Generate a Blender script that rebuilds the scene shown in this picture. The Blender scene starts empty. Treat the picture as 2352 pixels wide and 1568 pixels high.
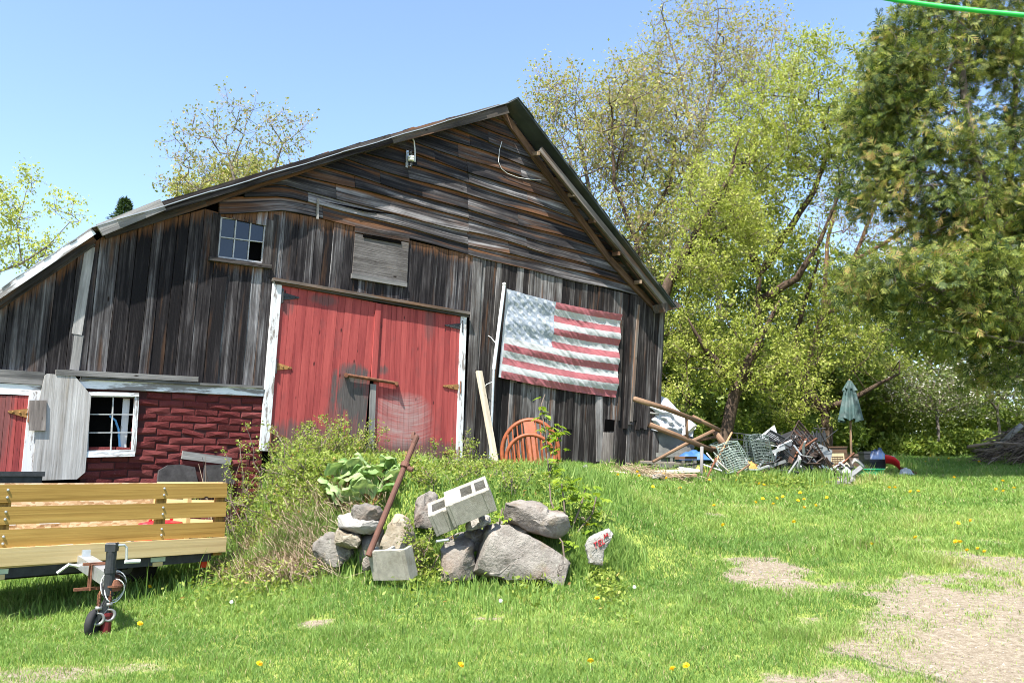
import bpy, math, random
import numpy as np
from mathutils import Vector, Matrix
SC = bpy.context.scene
COL = SC.collection
R = math.radians

# ------------------------------------------------------------------ camera, sky, sun, exposure
FPX, UW, VH, EYE, HOR = 1898.0, 2352.0, 1568.0, 1.5, 1100.0
PITCH = math.atan((HOR - VH / 2) / FPX)
cd = bpy.data.cameras.new('camera'); cam = bpy.data.objects.new('camera', cd); COL.objects.link(cam)
cd.sensor_width = 36.0; cd.lens = FPX / UW * 36.0; cd.clip_start = 0.05; cd.clip_end = 5000
cam.location = (0, 0, EYE); cam.rotation_euler = (R(90) + PITCH, 0, 0)
SC.camera = cam
SUN_DIR = Vector((-0.22, -0.55, 1.0)).normalized()          # towards the sun
SUN_EL = math.asin(SUN_DIR.z); SUN_AZ = math.atan2(SUN_DIR.x, SUN_DIR.y)
w = bpy.data.worlds.new('World'); SC.world = w; w.use_nodes = True
wn = w.node_tree; bg = wn.nodes['Background']
sky = wn.nodes.new('ShaderNodeTexSky'); sky.sky_type = 'NISHITA'; sky.sun_disc = False
sky.sun_elevation = SUN_EL; sky.sun_rotation = SUN_AZ; sky.altitude = 300; sky.air_density = 1.0; sky.dust_density = 0.9; sky.ozone_density = 1.6
wn.links.new(sky.outputs[0], bg.inputs[0]); bg.inputs[1].default_value = 0.12
sd = bpy.data.lights.new('sun', 'SUN'); sun = bpy.data.objects.new('sun', sd); COL.objects.link(sun)
sd.energy = 5.0; sd.angle = R(0.53); sd.color = (1.0, 0.95, 0.87)
sun.rotation_euler = SUN_DIR.to_track_quat('Z', 'Y').to_euler(); sun.location = (-6, -12, 30)
SC.view_settings.view_transform = 'Standard'; SC.view_settings.look = 'None'
SC.view_settings.exposure = 1.6; SC.view_settings.gamma = 1.0
SC.render.engine = 'CYCLES'
SC.cycles.filter_width = 1.0; SC.cycles.max_bounces = 6; SC.cycles.diffuse_bounces = 3; SC.cycles.glossy_bounces = 2; SC.cycles.transmission_bounces = 3; SC.cycles.transparent_max_bounces = 8

# ------------------------------------------------------------------ where a traced point stands in the world
def ray(u, v):
    x = (u - UW / 2) / FPX; y = (VH / 2 - v) / FPX
    return np.array([x, math.cos(PITCH) - y * math.sin(PITCH), math.sin(PITCH) + y * math.cos(PITCH)])
def W(u, v, Y):
    d = ray(u, v); k = Y / d[1]
    return np.array([d[0] * k, Y, EYE + d[2] * k])
def px(Y):                                             # traced pixels per metre at that distance
    return FPX / (Y * 1.0)
def sstep(a, b, x):
    t = np.clip((np.asarray(x, float) - a) / (b - a), 0, 1); return t * t * (3 - 2 * t)

# vertical plane of the barn front: T runs along it to the right, NRM points out of it
class Wall:
    def __init__(s, vpx, u0, scale):
        d = ray(vpx, HOR); t = d[:2] / np.linalg.norm(d[:2]); s.T = t; s.N = np.array([t[1], -t[0]])
        P = ray(u0, HOR) * (FPX / scale); s.c = s.N @ P[:2]; s.ang = math.atan2(t[1], t[0])
    def at(s, u, v, o=0.0):                            # (along, world z) of a traced point lying o metres in front of the plane
        d = ray(u, v); k = (s.c + o) / (s.N @ d[:2]); Q = d * k
        return float(s.T @ Q[:2]), float(Q[2] + EYE)
    def world(s, a, z, o=0.0):
        p = s.T * a + s.N * (s.c + o); return np.array([p[0], p[1], z])
BARN = Wall(3350, 1155, 135)

# ------------------------------------------------------------------ value noise
_nr = np.random.RandomState(7); _tab = _nr.rand(64, 64)
def vnoise(x, y):
    x = np.asarray(x, float); y = np.asarray(y, float)
    xi = np.floor(x).astype(int); yi = np.floor(y).astype(int); fx = x - xi; fy = y - yi
    fx = fx * fx * (3 - 2 * fx); fy = fy * fy * (3 - 2 * fy)
    g = lambda a, b: _tab[a % 64, b % 64]
    return (g(xi, yi) * (1 - fx) + g(xi + 1, yi) * fx) * (1 - fy) + (g(xi, yi + 1) * (1 - fx) + g(xi + 1, yi + 1) * fx) * fy
def fbm(x, y, o=3):
    s = 0; a = 0.5; t = 0
    for i in range(o):
        s = s + a * vnoise(x * 2 ** i + 17 * i, y * 2 ** i + 9 * i); t += a; a *= .5
    return s / t

# ------------------------------------------------------------------ the lie of the land
def wall_q(X, Y):                                      # distance in front of the barn wall
    return (BARN.N[0] * X + BARN.N[1] * Y) - BARN.c
def ground_z(X, Y):
    X = np.asarray(X, float); Y = np.asarray(Y, float)
    Yc = np.clip(Y, -30, 20)
    zr = 0.35 + 0.1 * (Yc - 5) + 0.055 * np.clip(Y - 20, 0, 25) + 0.01 * np.clip(Y - 45, 0, 400)
    zl = 0.36 + 0.045 * (Yc - 5) + 0.05 * np.clip(Y - 20, 0, 25) + 0.01 * np.clip(Y - 45, 0, 400)
    zr = np.where(Y < 5, 0.35 + 0.06 * (Yc - 5), zr); zl = np.where(Y < 5, .36 + .04 * (Yc - 5), zl)
    wl = sstep(-3.4, -0.9, X + 0.18 * (Y - 7))
    base = zl * (1 - wl) + zr * wl
    q = wall_q(X, Y)
    top = EYE + 0.27 - 0.088 * q
    m = sstep(7.7, 8.8, Y) * sstep(-0.4, 0.3, X - (-2.0 - (Y - 7.4) * 0.34)) * (1 - sstep(0.0, 1.7 + .28 * np.clip(Y - 7.4, 0, 12), X - (0.1 + (Y - 7.4) * 0.12)))
    m = m * sstep(-9, -1, q)*1.0 if False else m * sstep(-6, -2, q)
    z = base + np.maximum(top - base, 0) * m
    z = z + (fbm(X * .9, Y * .9, 2) - .5) * 0.07 * sstep(2, 6, Y) 
    return z
def gz(X, Y): return float(ground_z(X, Y))
def ground_at(u, v):
    d = ray(u, v); k = 2.0
    for i in range(4000):
        P = d * k
        if P[2] + EYE < gz(P[0], P[1]): break
        k += 0.02
    return np.array([P[0], P[1], gz(P[0], P[1])])
# ------------------------------------------------------------------ mesh building
class MB:
    """collects shapes and links them as ONE mesh object; gc = coordinates along the grain, rnd = a random value per face"""
    def __init__(s): s.v = []; s.g = []; s.f = []; s.r = []; s.n = 0
    def add(s, verts, faces, rnd=None, gc=None):
        verts = np.asarray(verts, float); b = s.n
        s.v.append(verts); s.g.append(np.asarray(gc, float) if gc is not None else verts.copy())
        s.f += [tuple(i + b for i in f) for f in faces]
        r = random.random() if rnd is None else rnd
        s.r += [r] * len(faces) if np.isscalar(r) else list(r)
        s.n += len(verts)
    def box(s, lo, hi, rnd=None):
        (x0, y0, z0), (x1, y1, z1) = lo, hi
        v = [(x0, y0, z0), (x1, y0, z0), (x1, y1, z0), (x0, y1, z0), (x0, y0, z1), (x1, y0, z1), (x1, y1, z1), (x0, y1, z1)]
        d = [x1 - x0, y1 - y0, z1 - z0]; o = np.argsort([-abs(q) for q in d])
        g = np.array(v)[:, o] + np.array([random.random() * 20, random.random() * 3, 0])
        s.add(v, [(0, 3, 2, 1), (4, 5, 6, 7), (0, 1, 5, 4), (1, 2, 6, 5), (2, 3, 7, 6), (3, 0, 4, 7)], rnd, g)
    def plank(s, p0, p1, wid, thk, up=(0, 0, 1), rnd=None, n=1, bow=0.0, taper=1.0):
        """bar from p0 to p1; wid along up, thk across"""
        p0 = np.array(p0, float); p1 = np.array(p1, float); a = p1 - p0; L = np.linalg.norm(a); a /= L
        up = np.array(up, float); c = np.cross(a, up); c /= np.linalg.norm(c); up = np.cross(c, a)
        V = []; G = []; of = np.array([random.random() * 20, random.random() * 5, random.random()])
        for i in range(n + 1):
            t = i / n; p = p0 + (p1 - p0) * t + c * bow * math.sin(math.pi * t); w_ = wid * (1 + (taper - 1) * t)
            for su, scx in ((-1, -1), (1, -1), (1, 1), (-1, 1)):
                V.append(p + up * su * w_ / 2 + c * scx * thk / 2); G.append(np.array([t * L, su * wid / 2, scx * thk / 2]) + of)
        F = [(3, 2, 1, 0), tuple(n * 4 + k for k in range(4))]
        for i in range(n):
            for k in range(4):
                k2 = (k + 1) % 4; F.append((i * 4 + k, i * 4 + k2, i * 4 + 4 + k2, i * 4 + 4 + k))
        s.add(V, F, rnd, G)
    def tube(s, pts, rad, sides=8, rnd=None, caps=True, closed=False):
        pts = [np.array(p, float) for p in pts]; n = len(pts)
        if np.isscalar(rad): rad = [rad] * n
        V = []; G = []; L = 0; of = random.random() * 20; nrm = None
        for i in range(n):
            if closed: a = pts[(i + 1) % n] - pts[i - 1]
            else: a = pts[min(i + 1, n - 1)] - pts[max(i - 1, 0)]
            a = a / (np.linalg.norm(a) + 1e-9)
            if nrm is None:
                nrm = np.cross(a, (0, 0, 1) if abs(a[2]) < .9 else (1, 0, 0))
            nrm = nrm - a * (nrm @ a); nrm /= np.linalg.norm(nrm) + 1e-9; b = np.cross(a, nrm)
            if i: L += np.linalg.norm(pts[i] - pts[i - 1])
            for k in range(sides):
                t = 2 * math.pi * k / sides
                V.append(pts[i] + (nrm * math.cos(t) + b * math.sin(t)) * rad[i]); G.append((L + of, t * .08, rad[i]))
        F = []
        for i in range(n if closed else n - 1):
            j = (i + 1) % n
            for k in range(sides):
                k2 = (k + 1) % sides; F.append((i * sides + k, i * sides + k2, j * sides + k2, j * sides + k))
        if caps and not closed:
            F.append(tuple(range(sides - 1, -1, -1))); F.append(tuple((n - 1) * sides + k for k in range(sides)))
        s.add(V, F, rnd, G)
    def prism(s, poly, y0, y1, rnd=None, axis='z', fn=None):
        """2D outline (a,b) -> between y0 and y1; fn maps (a, b, y) to a point"""
        n = len(poly); fn = fn or (lambda a, b, y: (a, y, b))
        V = [fn(a, b, y0) for a, b in poly] + [fn(a, b, y1) for a, b in poly]
        of = np.array([random.random() * 20, random.random() * 5, 0])
        if axis == 'z': G = [np.array([b, a, y]) + of for y in (y0, y1) for a, b in poly]
        else: G = [np.array([a, b, y]) + of for y in (y0, y1) for a, b in poly]
        F = [tuple(range(n)), tuple(range(2 * n - 1, n - 1, -1))] + [(i, i + n, (i + 1) % n + n, (i + 1) % n) for i in range(n)]
        s.add(V, F, rnd, G)
    def lathe(s, c, prof, sides=16, axis=(0, 0, 1), rnd=None, cap=True):
        c = np.array(c, float); a = np.array(axis, float); a /= np.linalg.norm(a)
        n_ = np.cross(a, (0, 0, 1) if abs(a[2]) < .9 else (1, 0, 0)); n_ /= np.linalg.norm(n_); b = np.cross(a, n_)
        V = []; F = []
        for r, h in prof:
            for k in range(sides):
                t = 2 * math.pi * k / sides; V.append(c + a * h + (n_ * math.cos(t) + b * math.sin(t)) * r)
        for i in range(len(prof) - 1):
            for k in range(sides):
                k2 = (k + 1) % sides; F.append((i * sides + k, i * sides + k2, i * sides + sides + k2, i * sides + sides + k))
        if cap:
            F.append(tuple(range(sides - 1, -1, -1))); m_ = (len(prof) - 1) * sides; F.append(tuple(m_ + k for k in range(sides)))
        s.add(V, F, rnd)
    def grid(s, fn, nu, nv, rnd=None, gc=None, double=0.0):
        V = [fn(i / nu, j / nv) for j in range(nv + 1) for i in range(nu + 1)]
        G = [(gc(i / nu, j / nv) if gc else (i / nu, j / nv, 0)) for j in range(nv + 1) for i in range(nu + 1)]
        F = [(j * (nu + 1) + i, j * (nu + 1) + i + 1, (j + 1) * (nu + 1) + i + 1, (j + 1) * (nu + 1) + i) for j in range(nv) for i in range(nu)]
        s.add(V, F, rnd, G)
    def build(s, name, mat, parent=None, smooth=False, origin=None):
        V = np.concatenate(s.v) if s.v else np.zeros((0, 3)); G = np.concatenate(s.g)
        if origin is not None: V = V - np.asarray(origin)
        me = bpy.data.meshes.new(name); me.from_pydata(V.tolist(), [], s.f); me.update()
        a = me.attributes.new('gc', 'FLOAT_VECTOR', 'POINT'); a.data.foreach_set('vector', G.astype(np.float32).ravel())
        a = me.attributes.new('rnd', 'FLOAT', 'FACE'); a.data.foreach_set('value', np.array(s.r, np.float32))
        me.polygons.foreach_set('use_smooth', [smooth] * len(me.polygons))
        return link(name, me, mat, parent, origin)
def link(name, me, mat, parent=None, origin=None):
    o = bpy.data.objects.new(name, me); COL.objects.link(o)
    for m in (mat if isinstance(mat, (list, tuple)) else [mat]): me.materials.append(m)
    if parent is not None: o.parent = parent
    if origin is not None: o.location = tuple(origin)
    return o
def fast_mesh(name, V, F, mat, parent=None, rnd=None, origin=None):
    """numpy mesh: V (n,3), F (m,3) triangles, rnd per vertex (0..1)"""
    V = np.asarray(V, np.float32); F = np.asarray(F, np.int32); m, k = F.shape
    if origin is not None: V = V - np.asarray(origin, np.float32)
    me = bpy.data.meshes.new(name); me.vertices.add(len(V)); me.vertices.foreach_set('co', np.ascontiguousarray(V).ravel())
    me.loops.add(m * k); me.loops.foreach_set('vertex_index', np.ascontiguousarray(F).ravel())
    me.polygons.add(m); me.polygons.foreach_set('loop_start', np.arange(0, m * k, k, dtype=np.int32))
    me.update(calc_edges=True)
    if rnd is not None:
        a = me.attributes.new('rnd', 'FLOAT', 'POINT'); a.data.foreach_set('value', np.asarray(rnd, np.float32))
    return link(name, me, mat, parent, origin)
def tag(o, label, cat, group=None, kind=None):
    o['label'] = label; o['category'] = cat
    if group: o['group'] = group
    if kind: o['kind'] = kind
    return o
def thing(name, label, cat, loc=(0, 0, 0), rz=0.0, group=None):
    o = bpy.data.objects.new(name, None); COL.objects.link(o); o.location = tuple(loc); o.rotation_euler = (0, 0, rz); o.empty_display_size = .2
    return tag(o, label, cat, group)
def copy_tree(o, parent=None):
    c = o.copy(); COL.objects.link(c)
    if parent is not None: c.parent = parent
    for ch in list(o.children): copy_tree(ch, c)
    return c
def setting(o):
    o['kind'] = 'structure'; return o

# ------------------------------------------------------------------ materials
class NT:
    def __init__(s, name):
        s.m = bpy.data.materials.new(name); s.m.use_nodes = True; s.t = s.m.node_tree; s.t.nodes.clear()
        s.out = s.t.nodes.new('ShaderNodeOutputMaterial')
    def n(s, typ, **kw):
        d = s.t.nodes.new('ShaderNode' + typ)
        for k, v in kw.items(): setattr(d, k, v)
        return d
    def l(s, a, b): s.t.links.new(a, b)
    def val(s, sock, x):
        if isinstance(x, (int, float)): sock.default_value = x
        elif isinstance(x, (tuple, list)): sock.default_value = tuple(x) + ((1,) if len(x) == 3 and len(sock.default_value) == 4 else ())
        else: s.l(x, sock)
    def attr(s, name):
        a = s.n('Attribute', attribute_name=name); return a
    def rnd(s): return s.attr('rnd').outputs['Fac']
    def gc(s): return s.attr('gc').outputs['Vector']
    def obj(s): return s.n('TexCoord').outputs['Object']
    def pos(s): return s.n('NewGeometry').outputs['Position']
    def math(s, op, a, b=0.0, c=0.0, clamp=False):
        d = s.n('Math', operation=op, use_clamp=clamp); s.val(d.inputs[0], a); s.val(d.inputs[1], b); s.val(d.inputs[2], c); return d.outputs[0]
    def vmath(s, op, a, b=(0, 0, 0)):
        d = s.n('VectorMath', operation=op); s.val(d.inputs[0], a)
        s.val(d.inputs[1], b); return d.outputs[0]
    def sep(s, v): d = s.n('SeparateXYZ'); s.l(v, d.inputs[0]); return d.outputs
    def comb(s, x, y, z): d = s.n('CombineXYZ'); s.val(d.inputs[0], x); s.val(d.inputs[1], y); s.val(d.inputs[2], z); return d.outputs[0]
    def noise(s, vec, scale=1.0, detail=3.0, rough=.55, dist=0.0):
        d = s.n('TexNoise'); s.l(vec, d.inputs['Vector']); d.inputs['Scale'].default_value = scale; d.inputs['Detail'].default_value = detail
        d.inputs['Roughness'].default_value = rough; d.inputs['Distortion'].default_value = dist; return d.outputs['Fac']
    def voro(s, vec, scale=1.0, out='Distance', feature='F1'):
        d = s.n('TexVoronoi', feature=feature); s.l(vec, d.inputs['Vector']); d.inputs['Scale'].default_value = scale; return d.outputs[out]
    def ramp(s, fac, stops, interp='LINEAR'):
        d = s.n('ValToRGB'); s.val(d.inputs[0], fac); e = d.color_ramp.elements; d.color_ramp.interpolation = interp
        while len(e) < len(stops): e.new(0.5)
        for q, (p, c) in zip(e, stops): q.position = p; q.color = tuple(c) + (1,) if len(c) == 3 else c
        return d.outputs[0]
    def rampf(s, fac, a, b): 
        d = s.n('MapRange', clamp=True); s.val(d.inputs[0], fac); d.inputs[1].default_value = a; d.inputs[2].default_value = b; return d.outputs[0]
    def mix(s, f, a, b, blend='MIX'):
        d = s.n('Mix', data_type='RGBA', blend_type=blend); s.val(d.inputs[0], f); s.val(d.inputs[6], a); s.val(d.inputs[7], b); return d.outputs[2]
    def bump(s, h, strength=.4, dist=.01):
        d = s.n('Bump'); d.inputs['Strength'].default_value = strength; d.inputs['Distance'].default_value = dist; s.l(h, d.inputs['Height']); return d.outputs[0]
    def done(s, col, rough=.8, nrm=None, metal=0.0, spec=.3):
        b = s.n('BsdfPrincipled'); s.val(b.inputs['Base Color'], col); s.val(b.inputs['Roughness'], rough); s.val(b.inputs['Metallic'], metal); s.val(b.inputs['Specular IOR Level'], spec)
        if nrm is not None: s.l(nrm, b.inputs['Normal'])
        s.l(b.outputs[0], s.out.inputs[0]); s.b = b; return s.m
    def leaf(s, col, trans=.45, rough=.5, spec=.25):
        b = s.n('BsdfPrincipled'); s.val(b.inputs['Base Color'], col); b.inputs['Roughness'].default_value = rough; b.inputs['Specular IOR Level'].default_value = spec
        t = s.n('BsdfTranslucent'); s.l(s.mix(1.0, col, (1.0, 1.0, .7), 'MULTIPLY'), t.inputs[0])
        x = s.n('MixShader'); x.inputs[0].default_value = trans; s.l(b.outputs[0], x.inputs[1]); s.l(t.outputs[0], x.inputs[2]); s.l(x.outputs[0], s.out.inputs[0]); return s.m
def plain(name, col, rough=.6, metal=0.0, var=.25, scale=6.0, bump=.15, dirt=None, spec=.3):
    t = NT(name); p = t.obj(); n = t.noise(p, scale, 5, .65)
    c = t.mix(t.rampf(n, .3, .75), tuple(x * (1 - var) for x in col), tuple(min(1, x * (1 + var)) for x in col))
    if dirt: c = t.mix(t.rampf(t.noise(p, scale * .45, 4, .7), .5, .68), c, dirt)
    return t.done(c, rough, t.bump(t.noise(p, scale * 8, 3), bump, .004), metal, spec)
def wood(name, stops, brown=None, grain=70.0, along=1.2, bump=.5, rw=.35, knots=True, brown_at=(.55, .75), rough=.85, edge=None, sk=9.0, kn=(1.7, 5.5), kr=.075):
    """weathered boards: streaks along the grain, a tone per board, knots, brown unweathered patches"""
    t = NT(name); g = t.gc(); r = t.rnd()
    off = t.comb(t.math('MULTIPLY', r, 37.0), t.math('MULTIPLY', r, 91.0), 0.0); g2 = t.vmath('ADD', g, off)
    streak = t.noise(t.vmath('MULTIPLY', g2, (along * .45, sk, sk)), 1.0, 5, .62, .5)
    blotch = t.noise(t.vmath('MULTIPLY', g2, (along * 1.1, 3.0, 3.0)), 1.0, 3, .6)
    fine = t.noise(t.vmath('MULTIPLY', g2, (along * 2.2, grain, grain)), 1.0, 4, .7)
    f = t.math('ADD', t.math('MULTIPLY', streak, .55), t.math('MULTIPLY', fine, .28))
    f = t.math('ADD', f, t.math('MULTIPLY', blotch, .3)); f = t.math('ADD', f, t.math('MULTIPLY', t.math('SUBTRACT', r, .5), rw))
    c = t.ramp(t.math('SUBTRACT', f, .07), stops)
    if brown:
        bm = t.noise(t.vmath('MULTIPLY', g2, (along * .4, 5.0, 5.0)), 1.3, 3, .6)
        c = t.mix(t.rampf(bm, *brown_at), c, t.mix(fine, tuple(x * .35 for x in brown), tuple(x * 1.5 for x in brown)))
    if edge:                                                # brown, unweathered strip; gc.z holds a distance in mm from the sheltered edge
        dz = t.math('MULTIPLY', t.sep(g)[2], 1000.0); em = t.math('ADD', dz, t.math('MULTIPLY', t.math('SUBTRACT', t.noise(t.vmath('MULTIPLY', g2, (.6, 26, 1)), 1.0, 4, .7), .5), edge[0]))
        c = t.mix(t.math('MULTIPLY', t.rampf(em, edge[1], edge[2]), edge[3]), c, t.mix(fine, (.06, .024, .01), edge[4]))
    if knots:
        kd = t.voro(t.vmath('MULTIPLY', g2, (kn[0], kn[1], 1.0)), 1.0); c = t.mix(t.rampf(kd, kr, kr * .55), c, (.012, .008, .006))
    h = t.math('ADD', t.math('MULTIPLY', fine, .7), t.math('MULTIPLY', streak, .6))
    return t.done(c, rough, t.bump(h, bump, .012), 0, .15)
K, DK, GY, SV = (.006, .006, .008), (.028, .027, .030), (.10, .098, .105), (.30, .30, .315)
M = {}
M['barn_board'] = wood('weathered_barn_board', [(.37, (.008, .007, .008)), (.46, (.027, .024, .025)), (.53, (.066, .062, .063)), (.60, (.14, .136, .14)), (.71, (.36, .36, .37))], brown=(.085, .045, .025), brown_at=(.58, .76), rw=.30, bump=.8, sk=20, edge=(.55, .17, .0, .75, (.26, .125, .055)))
M['barn_board_grey'] = wood('grey_barn_board', [(.36, (.010, .008, .008)), (.46, (.038, .033, .031)), (.54, (.090, .083, .079)), (.70, (.29, .28, .275))], brown=(.11, .055, .03), brown_at=(.60, .76), rw=.30, bump=.8, sk=18)
M['gable_board'] = wood('gable_clapboard', [(.37, K), (.47, (.022, .020, .021)), (.55, (.06, .056, .056)), (.71, (.31, .30, .30))], sk=17, brown=(.13, .058, .024), brown_at=(.54, .72), rw=.13, bump=.7, along=.8, edge=(.5, .30, .12, .85, (.30, .13, .045)))
M['rake_board'] = wood('rake_board', [(.3, (.02, .018, .018)), (.5, (.07, .06, .052)), (.7, (.2, .18, .16))], brown=(.16, .08, .04), brown_at=(.52, .7), rw=.3)
M['grey_trim'] = wood('grey_trim', [(.3, (.06, .06, .06)), (.5, (.2, .195, .19)), (.7, (.42, .41, .40))], brown=(.12, .09, .06), brown_at=(.6, .8), rw=.25)
M['plywood'] = wood('weathered_plywood', [(.30, (.12, .11, .10)), (.44, (.27, .26, .25)), (.56, (.36, .355, .35)), (.7, (.46, .455, .45))], brown=(.2, .16, .11), brown_at=(.64, .8), rw=.1, grain=40, along=1.1, bump=.5, sk=24)
M['hatch_ply'] = wood('grey_hatch_plywood', [(.32, (.03, .026, .024)), (.45, (.085, .078, .074)), (.56, (.135, .126, .121)), (.72, (.22, .21, .205))], brown=(.14, .11, .08), brown_at=(.6, .76), rw=.1, grain=60, along=2.2, bump=.6, sk=34)
M['dark_ply'] = wood('dark_plywood_patch', [(.3, (.04, .036, .032)), (.5, (.15, .13, .12)), (.7, (.36, .33, .3))], rw=.1, grain=30, along=1.5)
M['bare_stud'] = wood('bare_stud', [(.3, (.22, .19, .14)), (.5, (.45, .40, .31)), (.7, (.62, .57, .47))], rw=.15)
M['log'] = wood('peeled_log', [(.28, (.04, .026, .018)), (.46, (.14, .085, .055)), (.60, (.25, .17, .11)), (.78, (.42, .33, .24))], brown=(.13, .055, .025), brown_at=(.55, .75), rw=.4, grain=30)
M['treated'] = wood('pressure_treated_board', [(.25, (.10, .05, .014)), (.40, (.25, .145, .035)), (.56, (.37, .23, .062)), (.8, (.46, .31, .105))], rw=.22, sk=26, grain=60, kn=(3.2, 8.0), kr=.10, along=.7, bump=.15, rough=.6)
M['fresh_pine'] = wood('fresh_pine_board', [(.25, (.28, .19, .085)), (.46, (.45, .34, .165)), (.75, (.54, .44, .25))], rw=.12, sk=26, grain=60, along=.7, bump=.12, rough=.6)
M['stick'] = wood('dead_stick', [(.3, (.028, .020, .016)), (.5, (.11, .080, .062)), (.7, (.27, .21, .165))], rw=.6, knots=False)
# red painted, worn door boards; wear = grey bare patches at given places (object coordinates)
def red_door(name, spots, scuff=None):
    t = NT(name); g = t.gc(); r = t.rnd(); p = t.obj()
    g2 = t.vmath('ADD', g, t.comb(t.math('MULTIPLY', r, 37.0), t.math('MULTIPLY', r, 91.0), 0.0))
    streak = t.noise(t.vmath('MULTIPLY', g2, (.9, 16, 16)), 1.0, 4, .65); fine = t.noise(t.vmath('MULTIPLY', g2, (3, 90, 90)), 1.0, 3, .7)
    big = t.noise(t.vmath('MULTIPLY', g, (1.6, 2.2, 1)), 1.0, 4, .65)
    f = t.math('ADD', t.math('MULTIPLY', streak, .75), t.math('MULTIPLY', r, .12))
    c = t.ramp(f, [(.2, (.13, .018, .020)), (.42, (.26, .048, .045)), (.62, (.35, .072, .064)), (.8, (.43, .13, .11))])
    c = t.mix(t.math('MULTIPLY', t.rampf(big, .54, .78), .75), c, (.13, .045, .045))
    bare = t.mix(fine, (.010, .009, .009), (.13, .115, .11))
    for (x, z, rx, rz, a) in spots:
        o = t.sep(p); dx = t.math('DIVIDE', t.math('SUBTRACT', o[0], x), rx); dz = t.math('DIVIDE', t.math('SUBTRACT', o[2], z), rz)
        d = t.math('ADD', t.math('MULTIPLY', dx, dx), t.math('MULTIPLY', dz, dz)); d = t.math('ADD', d, t.math('MULTIPLY', t.math('SUBTRACT', t.math('ADD', t.math('MULTIPLY', big, .5), t.math('MULTIPLY', streak, .5)), .5), 4.5))
        c = t.mix(t.math('MULTIPLY', t.rampf(d, 1.1, .3), a), c, bare)
    if scuff:
        (x, z, rx, rz) = scuff; o = t.sep(p); dx = t.math('SUBTRACT', o[0], x); dz = t.math('SUBTRACT', o[2], z)
        e = t.math('ADD', t.math('POWER', t.math('ABSOLUTE', t.math('DIVIDE', dx, rx)), 2.0), t.math('POWER', t.math('ABSOLUTE', t.math('DIVIDE', dz, rz)), 4.0))
        rr = t.math('POWER', t.math('ADD', t.math('MULTIPLY', dx, dx), t.math('MULTIPLY', t.math('SUBTRACT', dz, 1.1), t.math('SUBTRACT', dz, 1.1))), .5)
        arc = t.noise(t.comb(t.math('MULTIPLY', rr, 34.0), t.math('MULTIPLY', dx, 1.5), 0.0), 1.0, 4, .7)
        e = t.math('ADD', e, t.math('MULTIPLY', t.math('SUBTRACT', big, .5), 1.2))
        c = t.mix(t.math('MULTIPLY', t.math('MULTIPLY', t.rampf(e, 1.3, .0), .85), t.math('ADD', t.math('MULTIPLY', t.rampf(arc, .40, .62), .7), .3)), c, (.30, .25, .24))
    kd = t.voro(t.vmath('MULTIPLY', g2, (2.2, 6.5, 1.0)), 1.0); c = t.mix(t.rampf(kd, .09, .05), c, (.05, .012, .012))
    return t.done(c, .75, t.bump(t.math('ADD', fine, streak), .35, .008), 0, .2)
t = NT('peeling_white_paint'); g = t.gc(); n1 = t.noise(t.vmath('MULTIPLY', g, (3, 14, 14)), 1.0, 5, .7); n2 = t.noise(t.vmath('MULTIPLY', g, (2, 60, 60)), 1.0, 3)
c = t.mix(n2, (.44, .45, .46), (.60, .61, .62)); c = t.mix(t.rampf(n1, .54, .60), c, t.mix(n2, (.10, .085, .075), (.30, .27, .25)))
M['white_paint'] = t.done(c, .7, t.bump(n1, .5, .006))
t = NT('pale_peeling_trim'); g = t.gc(); n1 = t.noise(t.vmath('MULTIPLY', g, (1.6, 12, 12)), 1.0, 5, .7); n2 = t.noise(t.vmath('MULTIPLY', g, (2, 60, 60)), 1.0, 3)
c = t.mix(n2, (.50, .53, .56), (.74, .76, .78)); c = t.mix(t.rampf(n1, .47, .55), c, t.mix(n2, (.09, .085, .08), (.30, .28, .27)))
M['pale_trim'] = t.done(c, .75, t.bump(n1, .5, .006))
M['gap_shade'] = plain('painted_gap_shade', (.003, .003, .003), 1.0, spec=0.0)  # flat black, the shade of gaps and openings put into the colour
M['dark_stone'] = stone('dark_foundation_stone', (.03, .028, .028), (.085, .08, .08), (.06, .035, .033)) if False else plain('dark_foundation_stone', (.055, .050, .052), .9, 0, .5, 6, .8, dirt=(.025, .022, .022))
M['interior'] = plain('interior_wood', (.03, .026, .022), .9)
M['roof_metal'] = plain('weathered_sheet_metal', (.42, .44, .44), .45, .6, .2, 2.0)
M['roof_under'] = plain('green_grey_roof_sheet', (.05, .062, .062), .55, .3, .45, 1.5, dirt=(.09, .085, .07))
M['white_metal'] = plain('white_painted_metal', (.55, .56, .57), .4, 0, .06)
M['rust'] = plain('rust', (.13, .055, .032), .85, .1, .5, 14, .6, dirt=(.20, .085, .04))
M['rust_pipe'] = plain('rusty_pipe_surface', (.105, .048, .033), .75, .1, .35, 9, .5, dirt=(.085, .04, .03))
M['rust_yellow'] = plain('rust_ochre_iron', (.28, .15, .05), .8, .1, .4, 20, .4, dirt=(.12, .05, .03))
M['iron'] = plain('dark_iron', (.05, .052, .055), .6, .6, .3, 12)
M['galv'] = plain('galvanised_steel', (.50, .52, .53), .42, .75, .18, 14)
M['black_steel'] = plain('black_painted_steel', (.028, .031, .034), .5, .2, .4, 16)
M['rubber'] = plain('tyre_rubber', (.02, .02, .021), .85, 0, .3, 12)
M['maroon'] = plain('maroon_painted_steel', (.10, .012, .014), .45, 0, .3, 10)
M['white_cable'] = plain('pale_cable', (.55, .57, .56), .5)
M['wire_dark'] = plain('dark_wire', (.03, .03, .03), .5)
M['concrete'] = plain('concrete_block', (.265, .25, .215), .95, 0, .25, 16, 1.0, dirt=(.17, .155, .125))
M['red_plastic'] = plain('red_plastic', (.50, .02, .03), .35, 0, .1)
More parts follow.
